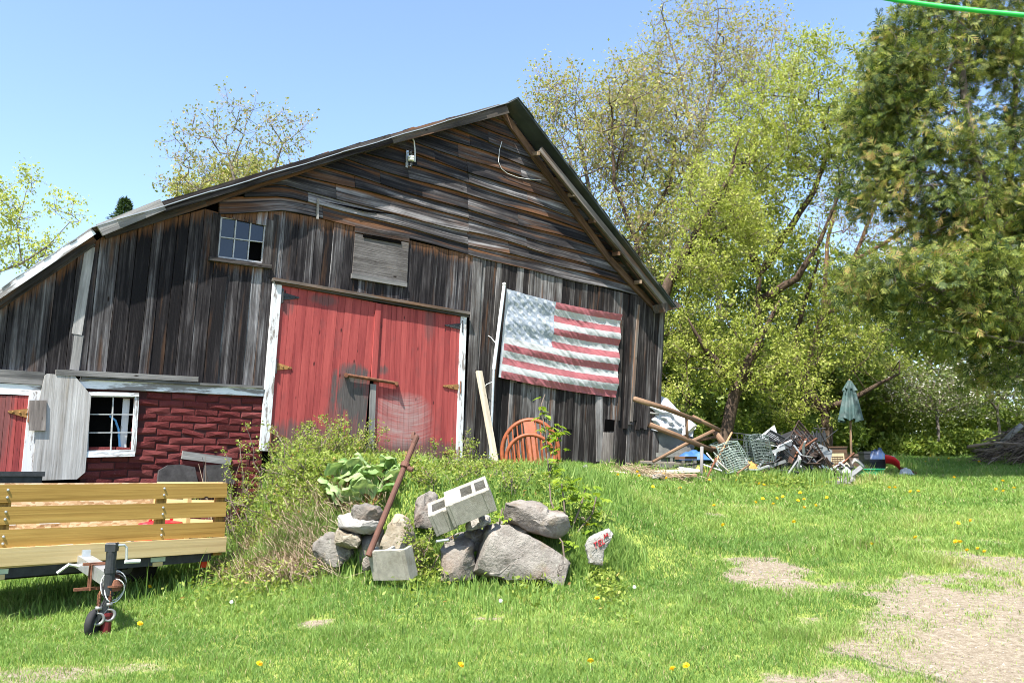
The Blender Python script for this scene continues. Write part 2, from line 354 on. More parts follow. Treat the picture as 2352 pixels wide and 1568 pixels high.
M['amber_lens'] = plain('red_lens', (.42, .03, .01), .2, 0, .1)
M['porcelain'] = plain('white_porcelain', (.75, .76, .72), .25)
t = NT('window_glass'); b_ = t.n('BsdfPrincipled'); b_.inputs['Base Color'].default_value = (.014, .018, .030, 1); b_.inputs['Roughness'].default_value = .08; b_.inputs['Specular IOR Level'].default_value = .6
t.l(t.bump(t.noise(t.obj(), 3.0, 2), .12, .02), b_.inputs['Normal']); t.l(b_.outputs[0], t.out.inputs[0]); M['glass'] = t.m
# stones
def stone(name, a, b, c_, scale=5.0):
    t = NT(name); p = t.obj(); p = t.vmath('ADD', p, t.comb(t.math('MULTIPLY', t.n('ObjectInfo').outputs['Random'], 30.0), 0.0, 0.0))
    n1 = t.noise(p, scale, 6, .7, .3); n2 = t.noise(p, scale * 9, 4, .7); n3 = t.noise(p, scale * .6, 3, .6)
    c = t.mix(t.rampf(n1, .32, .68), a, b); c = t.mix(t.rampf(n3, .52, .66), c, c_); c = t.mix(t.rampf(n2, .62, .75), c, (.06, .055, .05)); c = t.mix(t.rampf(n2, .36, .24), c, (.46, .46, .43))
    wp = t.vmath('ADD', p, t.comb(t.math('MULTIPLY', n1, .7), t.math('MULTIPLY', n3, .6), t.math('MULTIPLY', n1, .5)))
    ck = t.rampf(t.voro(wp, 1.9, 'Distance', 'DISTANCE_TO_EDGE'), .012, .002); ck = t.math('MULTIPLY', ck, t.rampf(n3, .45, .6)); c = t.mix(t.math('MULTIPLY', ck, .55), c, (.035, .03, .026))
    li = t.noise(p, scale * 2.2, 5, .75); c = t.mix(t.math('MULTIPLY', t.rampf(li, .60, .68), .7), c, (.36, .37, .32)); so = t.noise(p, scale * 1.1, 4, .7); c = t.mix(t.math('MULTIPLY', t.rampf(so, .57, .66), .6), c, (.13, .10, .065))
    h = t.math('SUBTRACT', t.math('ADD', n1, t.math('MULTIPLY', n2, .5)), t.math('MULTIPLY', ck, .5)); return t.done(c, .95, t.bump(h, .9, .03), 0, .1)
M['rock_grey'] = stone('grey_granite', (.10, .09, .08), (.24, .225, .20), (.17, .14, .115))
M['rock_warm'] = stone('warm_granite', (.18, .15, .105), (.34, .31, .25), (.27, .21, .14))
M['rock_pale'] = stone('pale_stone', (.20, .19, .175), (.36, .35, .325), (.26, .23, .195))
M['rock_mauve'] = stone('mauve_schist', (.12, .105, .092), (.28, .258, .23), (.18, .14, .115))
# plants
def leafmat(name, stops, trans=.45):
    t = NT(name); return t.leaf(t.ramp(t.rnd(), stops), trans)
M['grass'] = leafmat('grass_blades', [(0, (.125, .23, .050)), (.35, (.205, .325, .075)), (.62, (.28, .385, .10)), (.84, (.36, .42, .14)), (.93, (.40, .36, .18)), (1, (.46, .38, .24))], .5)
M['leaf_bright'] = leafmat('new_maple_leaf', [(0, (.19, .24, .035)), (.5, (.31, .36, .07)), (1, (.43, .44, .14))], .5)
M['leaf_sparse'] = leafmat('budding_leaf', [(0, (.20, .22, .05)), (.5, (.30, .31, .085)), (.85, (.36, .33, .13)), (1, (.40, .29, .18))], .45)
M['leaf_pale'] = leafmat('pale_bud_leaf', [(0, (.16, .20, .06)), (.6, (.26, .27, .12)), (1, (.36, .26, .22))], .4)
M['leaf_mid'] = leafmat('woodland_leaf', [(0, (.075, .125, .018)), (.5, (.145, .205, .032)), (1, (.24, .28, .055))], .45)
M['leaf_apple'] = leafmat('apple_leaf_and_blossom', [(0, (.07, .11, .02)), (.7, (.14, .18, .05)), (.82, (.2, .22, .09)), (.86, (.75, .70, .68)), (1, (.8, .78, .76))], .4)
M['cedar'] = leafmat('cedar_spray', [(0, (.022, .046, .012)), (.26, (.068, .108, .026)), (.50, (.15, .19, .042)), (.78, (.26, .29, .065)), (.95, (.36, .34, .10)), (1, (.34, .24, .09))], .45)
M['spruce'] = leafmat('spruce_needles', [(0, (.012, .032, .012)), (1, (.05, .085, .025))], .2)
M['leaf_shrub'] = leafmat('young_shrub_leaf', [(0, (.14, .21, .03)), (.5, (.25, .32, .06)), (.9, (.36, .39, .11)), (1, (.40, .25, .10))], .5)
M['leaf_sapling'] = leafmat('sapling_leaf', [(0, (.15, .25, .02)), (1, (.29, .38, .05))], .5)
M['rhubarb'] = leafmat('rhubarb_leaf', [(0, (.12, .22, .06)), (.5, (.21, .33, .11)), (1, (.33, .43, .20))], .35)
M['dry_grass'] = leafmat('dry_grass', [(0, (.15, .105, .075)), (.5, (.29, .22, .155)), (1, (.44, .36, .26))], .2)
def bark(name, a, b):
    t = NT(name); p = t.pos(); n1 = t.noise(t.vmath('MULTIPLY', p, (9, 9, 2.0)), 1.0, 5, .7); n2 = t.noise(t.vmath('MULTIPLY', p, (45, 45, 9)), 1.0, 3)
    return t.done(t.mix(t.rampf(t.math('ADD', t.math('MULTIPLY', n1, .6), t.math('MULTIPLY', n2, .4)), .3, .7), a, b), .95, t.bump(t.math('ADD', n1, n2), .9, .03), 0, .1)
M['bark'] = bark('dark_bark', (.022, .016, .012), (.12, .085, .062))
M['bark_grey'] = bark('grey_bark', (.07, .06, .05), (.22, .19, .165))
M['bark_red'] = bark('red_brown_bark', (.06, .034, .02), (.22, .14, .09))
M['twig'] = plain('twig_bark', (.17, .13, .105), .9)
# ------------------------------------------------------------------ ground: one sheet, lawn with worn dirt patches and a gravelly track
DIRT = []
for u, v, ru, rv, a in [(1765, 1318, 92, 32, .95), (1960, 1350, 110, 16, .55), (2310, 1400, 250, 75, .95), (2330, 1530, 190, 90, 1.0), (2150, 1390, 100, 42, .8), (2330, 1300, 120, 20, .8), (2190, 1275, 60, 10, .6),
                        (2120, 1460, 90, 45, .65), (1850, 1425, 42, 9, .8), (1905, 1503, 40, 10, .6), (2000, 1445, 60, 14, .5), (732, 1432, 30, 8, .8), (850, 1440, 34, 7, .6), (1122, 1420, 40, 6, .5), (1090, 1395, 20, 5, .4), (70, 1550, 140, 20, .55), (300, 1535, 90, 14, .4),
                        (1650, 1185, 40, 8, .6), (1720, 1165, 60, 5, .4), (1905, 1265, 60, 7, .4), (2100, 1240, 70, 7, .45), (2280, 1245, 50, 6, .5), (1960, 1300, 40, 6, .4), (1500, 1105, 110, 10, .3), (1900, 1115, 60, 8, .6), (560, 1440, 40, 6, .3), (1240, 1480, 24, 5, .5), (1350, 1530, 40, 7, .3), (1540, 1395, 22, 5, .4), (1010, 1500, 26, 5, .4)]:
    C = ground_at(u, v); v2 = v - min(rv, (v - 1085) * .45); F_ = ground_at(u, v2)
    DIRT.append((C[0], C[1], ru / px(C[1]), max(abs(F_[1] - C[1]), .06), a))
def dirt(X, Y):
    X = np.asarray(X, float); Y = np.asarray(Y, float); d = np.zeros(X.shape); nz = fbm(X * 2.6 + 5, Y * 2.6, 4) - .5; n2 = fbm(X * 8, Y * 8 + 3, 3) - .5
    for cx, cy, rx, ry, a in DIRT:
        e = ((X - cx) / rx) ** 2 + ((Y - cy) / ry) ** 2 + nz * 2.6 + n2 * 1.8; d = np.maximum(d, a * (1 - sstep(.0, 2.1, e)))
    road = sstep(.0, 1.4, X - (1.65 + (5.6 - Y) * -.55) + nz * 2.5) * (1 - sstep(6.0, 7.5, Y + nz * 2)); d = np.maximum(d, road * .95)
    return d
xs = np.concatenate([np.array([-700, -400, -220, -130, -80, -55, -40, -32, -26, -22, -19]), np.arange(-17, 24, .125), np.array([26, 29, 33, 40, 55, 80, 130, 220, 400, 700])])
ys = np.concatenate([np.array([-300, -150, -80, -40, -20, -12, -7, -4, -2, 0, 1.5]), np.arange(2.5, 32, .125), np.array([33, 35, 38, 42, 48, 56, 70, 95, 140, 220, 360, 700])])
GX, GY_ = np.meshgrid(xs, ys); GZ = ground_z(GX, GY_); GD = dirt(GX, GY_)
nx, ny = len(xs), len(ys); idx = np.arange(nx * ny).reshape(ny, nx)
Fq = np.stack([idx[:-1, :-1], idx[:-1, 1:], idx[1:, 1:], idx[1:, :-1]], -1).reshape(-1, 4)
t = NT('lawn_soil'); p = t.pos(); d = t.attr('rnd').outputs['Fac']
n1 = t.noise(p, 1.3, 5, .65); n2 = t.noise(p, 22, 4, .7); n3 = t.noise(p, 90, 3, .7); n4 = t.noise(p, 5, 4, .6)
cg = t.ramp(t.math('ADD', t.math('MULTIPLY', n2, .6), t.math('MULTIPLY', n4, .4)), [(.3, (.10, .13, .03)), (.5, (.19, .24, .05)), (.7, (.28, .29, .09))])
cdirt = t.ramp(t.math('ADD', t.math('MULTIPLY', n2, .55), t.math('MULTIPLY', n3, .45)), [(.32, (.085, .066, .046)), (.46, (.175, .143, .104)), (.58, (.255, .219, .166)), (.70, (.37, .34, .285))])
c = t.mix(t.rampf(t.math('ADD', d, t.math('MULTIPLY', t.math('SUBTRACT', n2, .5), .5)), .25, .5), cg, cdirt)
M['ground'] = t.done(c, .95, t.bump(t.math('ADD', n2, n3), .6, .02), 0, .1)
ground = fast_mesh('ground', np.stack([GX.ravel(), GY_.ravel(), GZ.ravel()], -1), Fq, M['ground'], rnd=GD.ravel())
ground.data.polygons.foreach_set('use_smooth', [True] * len(ground.data.polygons)); setting(ground)

# ------------------------------------------------------------------ grass blades
rs = np.random.RandomState(11)
def blades(X, Y, H, Wd, rnd, lean=.8, z=None, nrm_seed=0):
    n = len(X); Z = ground_z(X, Y) - .005 if z is None else z
    az = rs.rand(n) * 2 * np.pi; la = rs.rand(n) * 2 * np.pi; le = lean * H * (.25 + rs.rand(n))
    dx, dy = np.cos(az) * Wd / 2, np.sin(az) * Wd / 2; lx, ly = np.cos(la) * le, np.sin(la) * le
    P = np.stack([X, Y, Z], -1); V = np.empty((n, 5, 3))
    sd_ = np.stack([dx, dy, np.zeros(n)], -1); ln = np.stack([lx, ly, np.zeros(n)], -1)
    V[:, 0] = P - sd_; V[:, 1] = P + sd_; mid = P + ln * .35; mid[:, 2] += H * .58
    V[:, 2] = mid + sd_ * .8; V[:, 3] = mid - sd_ * .8; tip = P + ln; tip[:, 2] += H * np.clip(1 - .35 * (le / H), .4, 1); V[:, 4] = tip
    b = np.arange(n)[:, None] * 5
    F = np.concatenate([b + [0, 1, 2], b + [0, 2, 3], b + [3, 2, 4]], 1).reshape(-1, 3)
    return V.reshape(-1, 3), F, np.repeat(rnd, 5)
def scatter(n, x0, x1, y0, y1):
    return x0 + rs.rand(n) * (x1 - x0), y0 + rs.rand(n) * (y1 - y0)
VV = []; FF = []; RR = []; nb = 0
def addb(V, F, r):
    global nb
    VV.append(V.astype(np.float32)); FF.append((F + nb).astype(np.int32)); RR.append(r); nb += len(V)
# rings: (near, far, blades per m2, height, width)
for y0, y1, dens, hh, ww in [(4.2, 6.2, 11000, .044, .0042), (6.2, 8.5, 6800, .050, .0054), (8.5, 12, 3400, .066, .008), (12, 17, 1350, .085, .0145), (17, 26, 680, .10, .021), (26, 33, 260, .16, .035)]:
    x0, x1 = -.74 * y1 - .6, .74 * y1 + .6
    n = int(dens * (x1 - x0) * (y1 - y0)); X, Y = scatter(n, x0, x1, y0, y1)
    k = (np.abs(X) < .70 * Y + .8) & (wall_q(X, Y) > .02); X, Y = X[k], Y[k]
    D = dirt(X, Y); k = rs.rand(len(X)) > D * .985; X, Y, D = X[k], Y[k], D[k]
    cl = fbm(X * 1.7, Y * 1.7, 3); c2 = fbm(X * .45 + 40, Y * .45, 2); c3 = fbm(X * 5 + 3, Y * 5, 2)
    H = hh * (.45 + 1.1 * c3) * (.55 + rs.rand(len(X)) * .75) * (1 - .55 * D) * (.7 + .6 * cl)
    tall = sstep(.66, .8, cl); H *= 1 + .9 * tall
    r = np.clip(.30 + (cl - .5) * .85 + (c2 - .5) * .75 + rs.randn(len(X)) * .16 + D * .25, 0, .9); dead = rs.rand(len(X)) < .05 + .12 * D; r[dead] = .92 + rs.rand(dead.sum()) * .08
    addb(*blades(X, Y, H, ww * (.7 + .6 * rs.rand(len(X))), r))
# tall grass at the foot of the bank, among the stones and round the junk
for cu, cv, ru_, rv_, n, hh in [(560, 1265, 70, 26, 3600, .30), (670, 1280, 90, 20, 4200, .25), (900, 1300, 120, 14, 2600, .15), (1010, 1305, 60, 10, 1600, .2), (1190, 1322, 150, 8, 2600, .17), (905, 1308, 60, 6, 2000, .2), (850, 1306, 40, 8, 900, .22), (960, 1300, 30, 8, 900, .24), (770, 1300, 70, 10, 1500, .2), (1380, 1292, 40, 8, 800, .16), (1330, 1290, 90, 18, 2200, .14), (1400, 1270, 50, 20, 1600, .15), (1180, 1310, 160, 10, 2200, .12), (1120, 1085, 150, 22, 5200, .11), (1050, 1110, 150, 30, 4200, .12), (1180, 1130, 110, 30, 3600, .13), (820, 1080, 150, 22, 2500, .2), (1330, 1105, 110, 16, 2600, .18),
                                (1750, 1112, 130, 8, 1500, .28), (1850, 1110, 80, 8, 900, .3), (2060, 1075, 40, 8, 500, .3), (1600, 1105, 130, 6, 900, .2), (300, 1340, 250, 50, 5000, .12)]:
    P = np.array([ground_at(cu, cv)]); C = P[0]; ry = abs(ground_at(cu, cv - rv_)[1] - C[1])
    X = C[0] + rs.randn(n) * ru_ / px(C[1]) * .6; Y = C[1] + rs.randn(n) * max(ry, .15) * .6
    k = wall_q(X, Y) > .03; X, Y = X[k], Y[k]
    H = hh * (.4 + rs.rand(len(X))); addb(*blades(X, Y, H, .006 + .0006 * Y + 0 * X, np.clip(.3 + rs.randn(len(X)) * .2, 0, .9), .4))
grass = fast_mesh('grass', np.concatenate(VV), np.concatenate(FF), M['grass'], rnd=np.concatenate(RR))
tag(grass, 'bright green spring lawn grass thinning out over bare dirt patches', 'grass', kind='stuff')
VV = []; FF = []; RR = []; nb = 0
# loose gravel and pebbles on the track
mb = MB(); n = 0
while n < 1600:
    x = random.uniform(.5, 6.5); y = random.uniform(4.4, 9.5)
    if float(dirt(np.array([x]), np.array([y]))[0]) < .55: continue
    s_ = random.uniform(.003, .010) * (2.4 if random.random() < .04 else 1); z = gz(x, y); n += 1
    a = [random.uniform(.6, 1.3) * s_ for _ in range(6)]
    mb.add([(x + a[0], y, z), (x, y + a[1], z), (x - a[2], y, z), (x, y - a[3], z), (x, y, z + a[4] * .7), (x, y, z - a[5])], [(0, 1, 4), (1, 2, 4), (2, 3, 4), (3, 0, 4), (1, 0, 5), (2, 1, 5), (3, 2, 5), (0, 3, 5)])
t = NT('pebble'); M['pebble'] = t.done(t.ramp(t.rnd(), [(0, (.10, .085, .07)), (.6, (.22, .20, .175)), (1, (.36, .34, .31))]), .9)
tag(mb.build('gravel', M['pebble']), 'loose pale gravel and pebbles strewn over the dirt track', 'gravel', kind='stuff')
# ------------------------------------------------------------------ the barn
A0 = 9.0; P0 = BARN.world(A0, 0); ZB = gz(P0[0] + BARN.N[0] * .3, P0[1] + BARN.N[1] * .3)
barn = thing('barn', 'large weathered grey wooden barn with red double doors and a lopsided gable roof', 'barn', (P0[0], P0[1], ZB), BARN.ang)
def AZ(u, v, o=0.0): return BARN.at(u, v, o)
def L(a, z, y=0.0): return (a - A0, y, z - ZB)
def Bp(u, v, o=0.0): a, z = AZ(u, v, o); return L(a, z, -o)
def poly(pts, o=0.0): return [AZ(u, v, o) for u, v in pts]
def pl(pts, o=0.0):
    q = sorted(poly(pts, o)); return lambda a: float(np.interp(a, [p[0] for p in q], [p[1] for p in q]))
def lean(ac): return .02 + .0095 * (ac - 2.7)
def a_at(ac, z): return ac + lean(ac) * (z - 2.5)
top_line = pl([(-160, 820), (0, 703), (213, 563), (232, 545), (480, 478), (505, 492), (650, 486), (730, 503), (1072, 585), (1490, 688), (1530, 698)])
trim_line = pl([(-200, 838), (0, 853), (600, 892)])
aJL, zJ = AZ(632, 645); aJR, zJR = AZ(1072, 722); head = pl([(628, 642), (1077, 720)])
aR = AZ(1500, 900)[0]
wall_foot = lambda a: gz(*(BARN.world(a, 0, .05)[:2])) - .12
win = poly([(500, 592), (611, 511)])
openings = [(win[0][0] - .02, win[1][0] + .02, win[0][1], AZ(507, 498)[1])]
def v_boards(mb, a0, a1, zt, zb, wmin, wmax, tone, base=0.0, ragged=.0, skip=()):
    a = a0
    while a < a1:
        wd = min(random.uniform(wmin, wmax), a1 - a + .001); ac = a + wd / 2; r = tone(ac)
        spans = [[zb(ac), None]]; cuts = []
        for (x0, x1, z0, z1) in skip:
            if x0 < a_at(ac, z0) < x1: cuts.append((z0, z1))
        segs = []; z_ = zb(ac) + random.uniform(-ragged, ragged)
        for z0, z1 in sorted(cuts): segs.append((z_, z0, False)); z_ = z1
        segs.append((z_, None, True))
        for zlo, zhi, istop in segs:
            g_ = .004; e0, e1 = a + g_, a + wd - g_; y = -base - random.uniform(0, .012); th = .022; tw = random.uniform(-.006, .006)
            n = 5; V = []; G = []; of = (random.random() * 20, random.random() * 9)
            for i in range(n + 1):
                for e, sg in ((e0, -1), (e1, 1)):
                    zt_ = zhi if not istop else zt(a_at(e, zt(a_at(e, 4.5))))
                    z = zlo + (zt_ - zlo) * i / n; b_ = .008 * math.sin(i * 1.3 + a * 9) * (1 if th else 0)
                    if zt_ - zlo < .02: z = zlo + .02 * i / n
                    for yy in (y - th + b_ * .4 + tw * sg, y):
                        V.append(L(a_at(e, z), z, yy)); G.append((z + of[0], sg * wd / 2 + of[1], max(zt_ - z, 0) * .001))
            F = []
            for i in range(n):
                k = i * 4; F += [(k, k + 2, k + 6, k + 4), (k + 1, k, k + 4, k + 5), (k + 2, k + 3, k + 7, k + 6)]
            F += [(n * 4, n * 4 + 2, n * 4 + 3, n * 4 + 1), (0, 1, 3, 2)]
            mb.add(V, F, r, G)
        a += wd
rb = random.Random(3); random.seed(3)
# vertical siding: left of the doors, over the doors, right of the doors
mb = MB(); v_boards(mb, AZ(-170, 800)[0], aJL - .01, top_line, trim_line, .13, .24, lambda a: (.45 if a > 4.6 else .0) + random.random() * (.62 if a < 4.6 else .5), skip=openings)
mb.build('siding', M['barn_board'], barn)
mb = MB(); v_boards(mb, aJL - .01, aJR, top_line, lambda a: head(a) + .0, .12, .22, lambda a: random.random() * .55, base=.002)
mb.build('siding', M['barn_board'], barn)
mb = MB(); v_boards(mb, aJR + .02, aR + .14, top_line, wall_foot, .10, .19, lambda a: random.random() * .75, ragged=.05)
mb.build('siding', M['barn_board_grey'] , barn)
# a second, ragged layer of boards at the right-hand end
mb = MB(); a1 = AZ(1424, 850)[0]; ar = AZ(1503, 850)[0]; rag = lambda a: AZ(1460, 975)[1]
v_boards(mb, a1, ar, top_line, rag, .09, .16, lambda a: random.random() * .9, base=.034, ragged=.10)
for (u0, v0, u1, v1, wd) in [(1310, 880, 1306, 985, .15), (1375, 910, 1378, 1060, .2), (1252, 860, 1246, 960, .17), (1190, 880, 1185, 1000, .2)]:
    mb.plank(Bp(u0, v0, .034), Bp(u1, v1, .034), wd, .02, (1, 0, 0))
mb.build('overlay_boards', M['barn_board_grey'], barn)
mb = MB(); mb.plank(Bp(1467, 700, .075), Bp(1450, 968, .075), .075, .02, (1, 0, 0), rnd=.9); mb.plank(Bp(1429, 735, .06), Bp(1421, 965, .06), .07, .012, (1, 0, 0), rnd=.1)
mb.build('batten', M['rake_board'], barn)
mb = MB(); mb.plank(Bp(1097, 594, .03), Bp(1074, 1062, .03), .20, .022, (1, 0, 0), n=4, rnd=.62); mb.build('corner_board', M['barn_board_grey'], barn)
mb = MB(); mb.plank(Bp(207, 566, .035), Bp(176, 768, .035), .11, .022, (1, 0, 0), rnd=.8); mb.plank(Bp(181, 770, .03), Bp(170, 850, .03), .10, .022, (1, 0, 0), rnd=.5); mb.build('batten', M['grey_trim'], barn)
# black sheet behind the boards, painting the shade in their gaps, and the rest of the body
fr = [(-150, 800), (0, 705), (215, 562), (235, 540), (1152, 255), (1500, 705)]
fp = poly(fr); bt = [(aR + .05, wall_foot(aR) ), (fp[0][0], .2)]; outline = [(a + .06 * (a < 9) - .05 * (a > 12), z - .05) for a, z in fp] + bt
mb = MB(); mb.prism(outline, .06, .09, fn=lambda a, b, y: L(a, b, y)); mb.build('wall', M['gap_shade'], barn)
DEEP = 11.0
mb = MB(); mb.prism(outline, DEEP, DEEP + .05, fn=lambda a, b, y: L(a, b, y))
lo_z = .2
for k in range(60):
    y0 = .09 + (DEEP - .1) * k / 60; y1 = .09 + (DEEP - .1) * (k + 1) / 60 - .008; q = random.uniform(0, .01)
    mb.box(L(aR + .03 - .02, wall_foot(aR), y0), L(aR + .09 + q, fp[-1][1] - .05, y1)); mb.box(L(fp[0][0] - .04 - q, lo_z, y0), L(fp[0][0] + .02, fp[0][1] - .05, y1))
mb.build('wall', M['barn_board_grey'], barn)

# gable clapboards
mb = MB()
lk = [(232, 545), (459, 471), (712, 389), (832, 348), (945, 312), (1150, 258)]; lq = sorted([(z, a) for a, z in poly(lk)]); rk = [(1156, 258), (1330, 482), (1500, 705)]; rq = sorted([(z, a) for a, z in poly(rk)])
rl = lambda z: float(np.interp(z, [q[0] for q in lq], [q[1] for q in lq])); rr = lambda z: float(np.interp(z, [q[0] for q in rq], [q[1] for q in rq]))
g0 = pl([(505, 491), (650, 486), (730, 503), (1072, 585), (1490, 688)], 0)
aMid = AZ(1072, 585)[0]; aApex = AZ(1152, 258)[0]; zApex = AZ(1152, 258)[1]
rows = [0]; 
while rows[-1] < 3.4: rows.append(rows[-1] + random.uniform(.19, .27))
for i in range(len(rows) - 1):
    h0, h1 = rows[i], rows[i + 1] + .035; flat = 1 - h0 / 3.2
    zb_ = lambda a: (g0(a) * flat + 5.3 * (1 - flat)) + h0 + .018 * math.sin(a * 1.1 + i * 1.9) + .012 * math.sin(a * 2.7 + i)
    zt_ = lambda a: (g0(a) * flat + 5.3 * (1 - flat)) + h1 + .012 * math.sin(a * 1.3 + i * 1.9)
    zc = (g0(9) * flat + 5.3 * (1 - flat)) + h0
    if zc > zApex - .04: break
    aL = rl(zc) - .0 if i > 0 else AZ(500, 491)[0]; aRr = rr(zc) + .04
    if aRr - aL < .25: break
    cuts = [aL]
    if i < 1: cuts += [AZ(738, 505)[0], aMid]
    else:
        j = aL + random.uniform(.95, 1.25); 
        if j < aRr - .5: cuts.append(j)
        if i < 8: cuts.append(aMid + random.uniform(-.05, .05))
        elif aRr - cuts[-1] > 2.2: cuts.append((cuts[-1] + aRr) / 2 + random.uniform(-.6, .6))
        if random.random() < .4 and aRr - cuts[-1] > 1.8: cuts.append(cuts[-1] + random.uniform(.8, 1.6))
    cuts = sorted(cuts) + [aRr]
    for c0, c1 in zip(cuts[:-1], cuts[1:]):
        n = max(1, int((c1 - c0) / .22)); V = []; G = []; of = (random.random() * 20, random.random() * 9); bl = random.uniform(0, .022); sag = random.uniform(-.008, .008); ph = random.random() * 6
        for k in range(n + 1):
            a = c0 + .003 + (c1 - c0 - .006) * k / n; z0 = zb_(a) + sag; z1 = zt_(a) + sag
            at, ab = a, a
            if k == 0 and c0 == aL and i > 0: at = rl(z1)
            if k == n and c1 == aRr: at = min(rr(z1) + .04, a)
            bu = .010 + bl * (.5 + .5 * math.sin(k * .5 + ph)) + random.uniform(0, .004); hh = z1 - z0
            V += [L(at, z1, -.012), L(a, z0 + hh * .5, -.026 - bu * .6), L(a, z0, -.040 - bu), L(a, z0, -.004)]
            G += [(a + of[0], of[1] + .25, .0), (a + of[0], of[1] + .12, .5e-3), (a + of[0], of[1], 1e-3), (a + of[0], of[1] - .02, 1e-3)]
        F = [(k * 4 + q, k * 4 + q + 1, k * 4 + q + 5, k * 4 + q + 4) for k in range(n) for q in range(3)] + [(0, 3, 2, 1), (n * 4, n * 4 + 1, n * 4 + 2, n * 4 + 3)]
        mb.add(V, F, random.random() * (.8 if i > 2 else .95), G)
mb.build('gable_siding', M['gable_board'], barn)
# loose end of a clapboard and a thin black sheet painting the shade of the gap over it
mb = MB(); mb.plank(Bp(731, 455, .075), Bp(729, 503, .07), .03, .02, (1, 0, 0), rnd=.95); mb.build('batten', M['grey_trim'], barn)
mb = MB(); mb.prism(poly([(738, 461), (842, 481), (925, 495), (840, 487)], .072), -.074, -.071, fn=lambda a, b, y: L(a, b, y)); mb.build('gap', M['gap_shade'], barn)

# roof: two big slopes and the lean-to slope, sheet metal over boards
def slab(p, q, th, y0, y1, ext=(0, 0)):
    p = np.array(p); q = np.array(q); d = (q - p) / np.linalg.norm(q - p); p = p - d * ext[0]; q = q + d * ext[1]; n_ = np.array([-d[1], d[0]]); n_ = n_ * (1 if n_[1] < 0 else -1)
    return [tuple(p), tuple(q), tuple(q + n_ * th), tuple(p + n_ * th)]
def corrugated(mb, p, q, y0, y1, step=.3, lift=.012):
    """thin metal sheet along a slope with low ribs and a wavy front edge"""
    p = np.array(p); q = np.array(q); n = 24
    for k in range(n):
        t0, t1 = k / n, (k + 1) / n + .004; w0 = .006 * math.sin(k * 1.7); w1 = .006 * math.sin(k * 1.7 + 1.7)
        a, b = p + (q - p) * t0, p + (q - p) * t1; e = random.uniform(-.015, .02)
        mb.prism([(a[0], a[1] + lift + w0), (b[0], b[1] + lift + w1), (b[0], b[1] + w1), (a[0], a[1] + w0)], y0 + e, y1, fn=lambda x, z, y: L(x, z, y))
oL, oR, oN = .22, .46, .18
lA, lB = AZ(1166, 238, oL), AZ(214, 523, oL); rA, rB = AZ(1190, 224, oR), AZ(1553, 703, oR); nA, nB = AZ(216, 521, oN), AZ(-170, 775, oN)
roofL = MB(); corrugated(roofL, lA, lB, -oL - .05, DEEP + .3); roof_l = roofL.build('roof', M['roof_metal'], barn)
mb = MB(); mb.prism(slab((lA[0], lA[1] - .004), (lB[0], lB[1] - .004), .03, 0, 0), -oL + .03, DEEP + .2, fn=lambda a, b, y: L(a, b, y)); mb.build('roof_boards', M['rake_board'], barn)
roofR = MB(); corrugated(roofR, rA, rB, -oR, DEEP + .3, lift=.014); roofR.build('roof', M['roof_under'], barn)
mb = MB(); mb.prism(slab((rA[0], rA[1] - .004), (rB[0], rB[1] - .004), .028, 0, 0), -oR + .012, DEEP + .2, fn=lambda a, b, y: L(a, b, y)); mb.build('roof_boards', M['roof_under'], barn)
roofN = MB(); corrugated(roofN, nA, nB, -oN - .03, DEEP + .3); roofN.build('roof', M['roof_metal'], barn)
# rake boards
def rake(pts, o, wid, thk, mat, name='rake_board', rnd=None, n=3):
    mb = MB()
    for (u0, v0), (u1, v1) in zip(pts[:-1], pts[1:]): mb.plank(Bp(u0, v0, o), Bp(u1, v1, o), wid, thk, (0, 0, 1), rnd=rnd, n=n)
    return mb.build(name, mat, barn)
rake([(1166, 252), (900, 321)], oL, .135, .03, M['rake_board'], rnd=.45); rake([(899, 318), (372, 476)], oL, .14, .03, M['barn_board_grey'], rnd=.3); rake([(374, 470), (228, 529)], oL + .01, .15, .03, M['grey_trim'], rnd=.3)
rake([(1150, 250), (832, 340)], .075, .17, .03, M['rake_board'], rnd=.35); rake([(832, 338), (470, 461), (236, 535)], .075, .16, .03, M['rake_board'], rnd=.15)
rake([(214, 531), (-170, 789)], oN + .02, .085, .03, M['pale_trim'], rnd=.7); rake([(214, 545), (-170, 802)], oN - .05, .11, .03, M['rake_board'], rnd=.05); rake([(213, 556), (-170, 812)], .05, .10, .03, M['barn_board_grey'], rnd=.45)
rake([(1153, 258), (1400, 596), (1509, 714)], .07, .14, .05, M['log'], rnd=.2)
rake([(1240, 343), (1445, 595), (1534, 706)], .33, .12, .05, M['rake_board'], rnd=.9); rake([(1243, 352), (1440, 600), (1526, 708)], .27, .10, .03, M['log'], rnd=.1)
for u, v in [(1236, 350), (1318, 445), (1365, 505), (1420, 580), (1470, 645)]:
    mb = MB(); mb.plank(Bp(u - 12, v + 4, .08), Bp(u + 2, v + 2, .34), .07, .05, (0, 0, 1)); mb.build('lookout', M['log'], barn)
mb = MB(); mb.prism(poly([(1506, 700), (1512, 719), (1553, 707), (1540, 694)], .2), -.36, -.10, fn=lambda a, b, y: L(a, b, y)); mb.build('eave_end', M['rake_board'], barn)

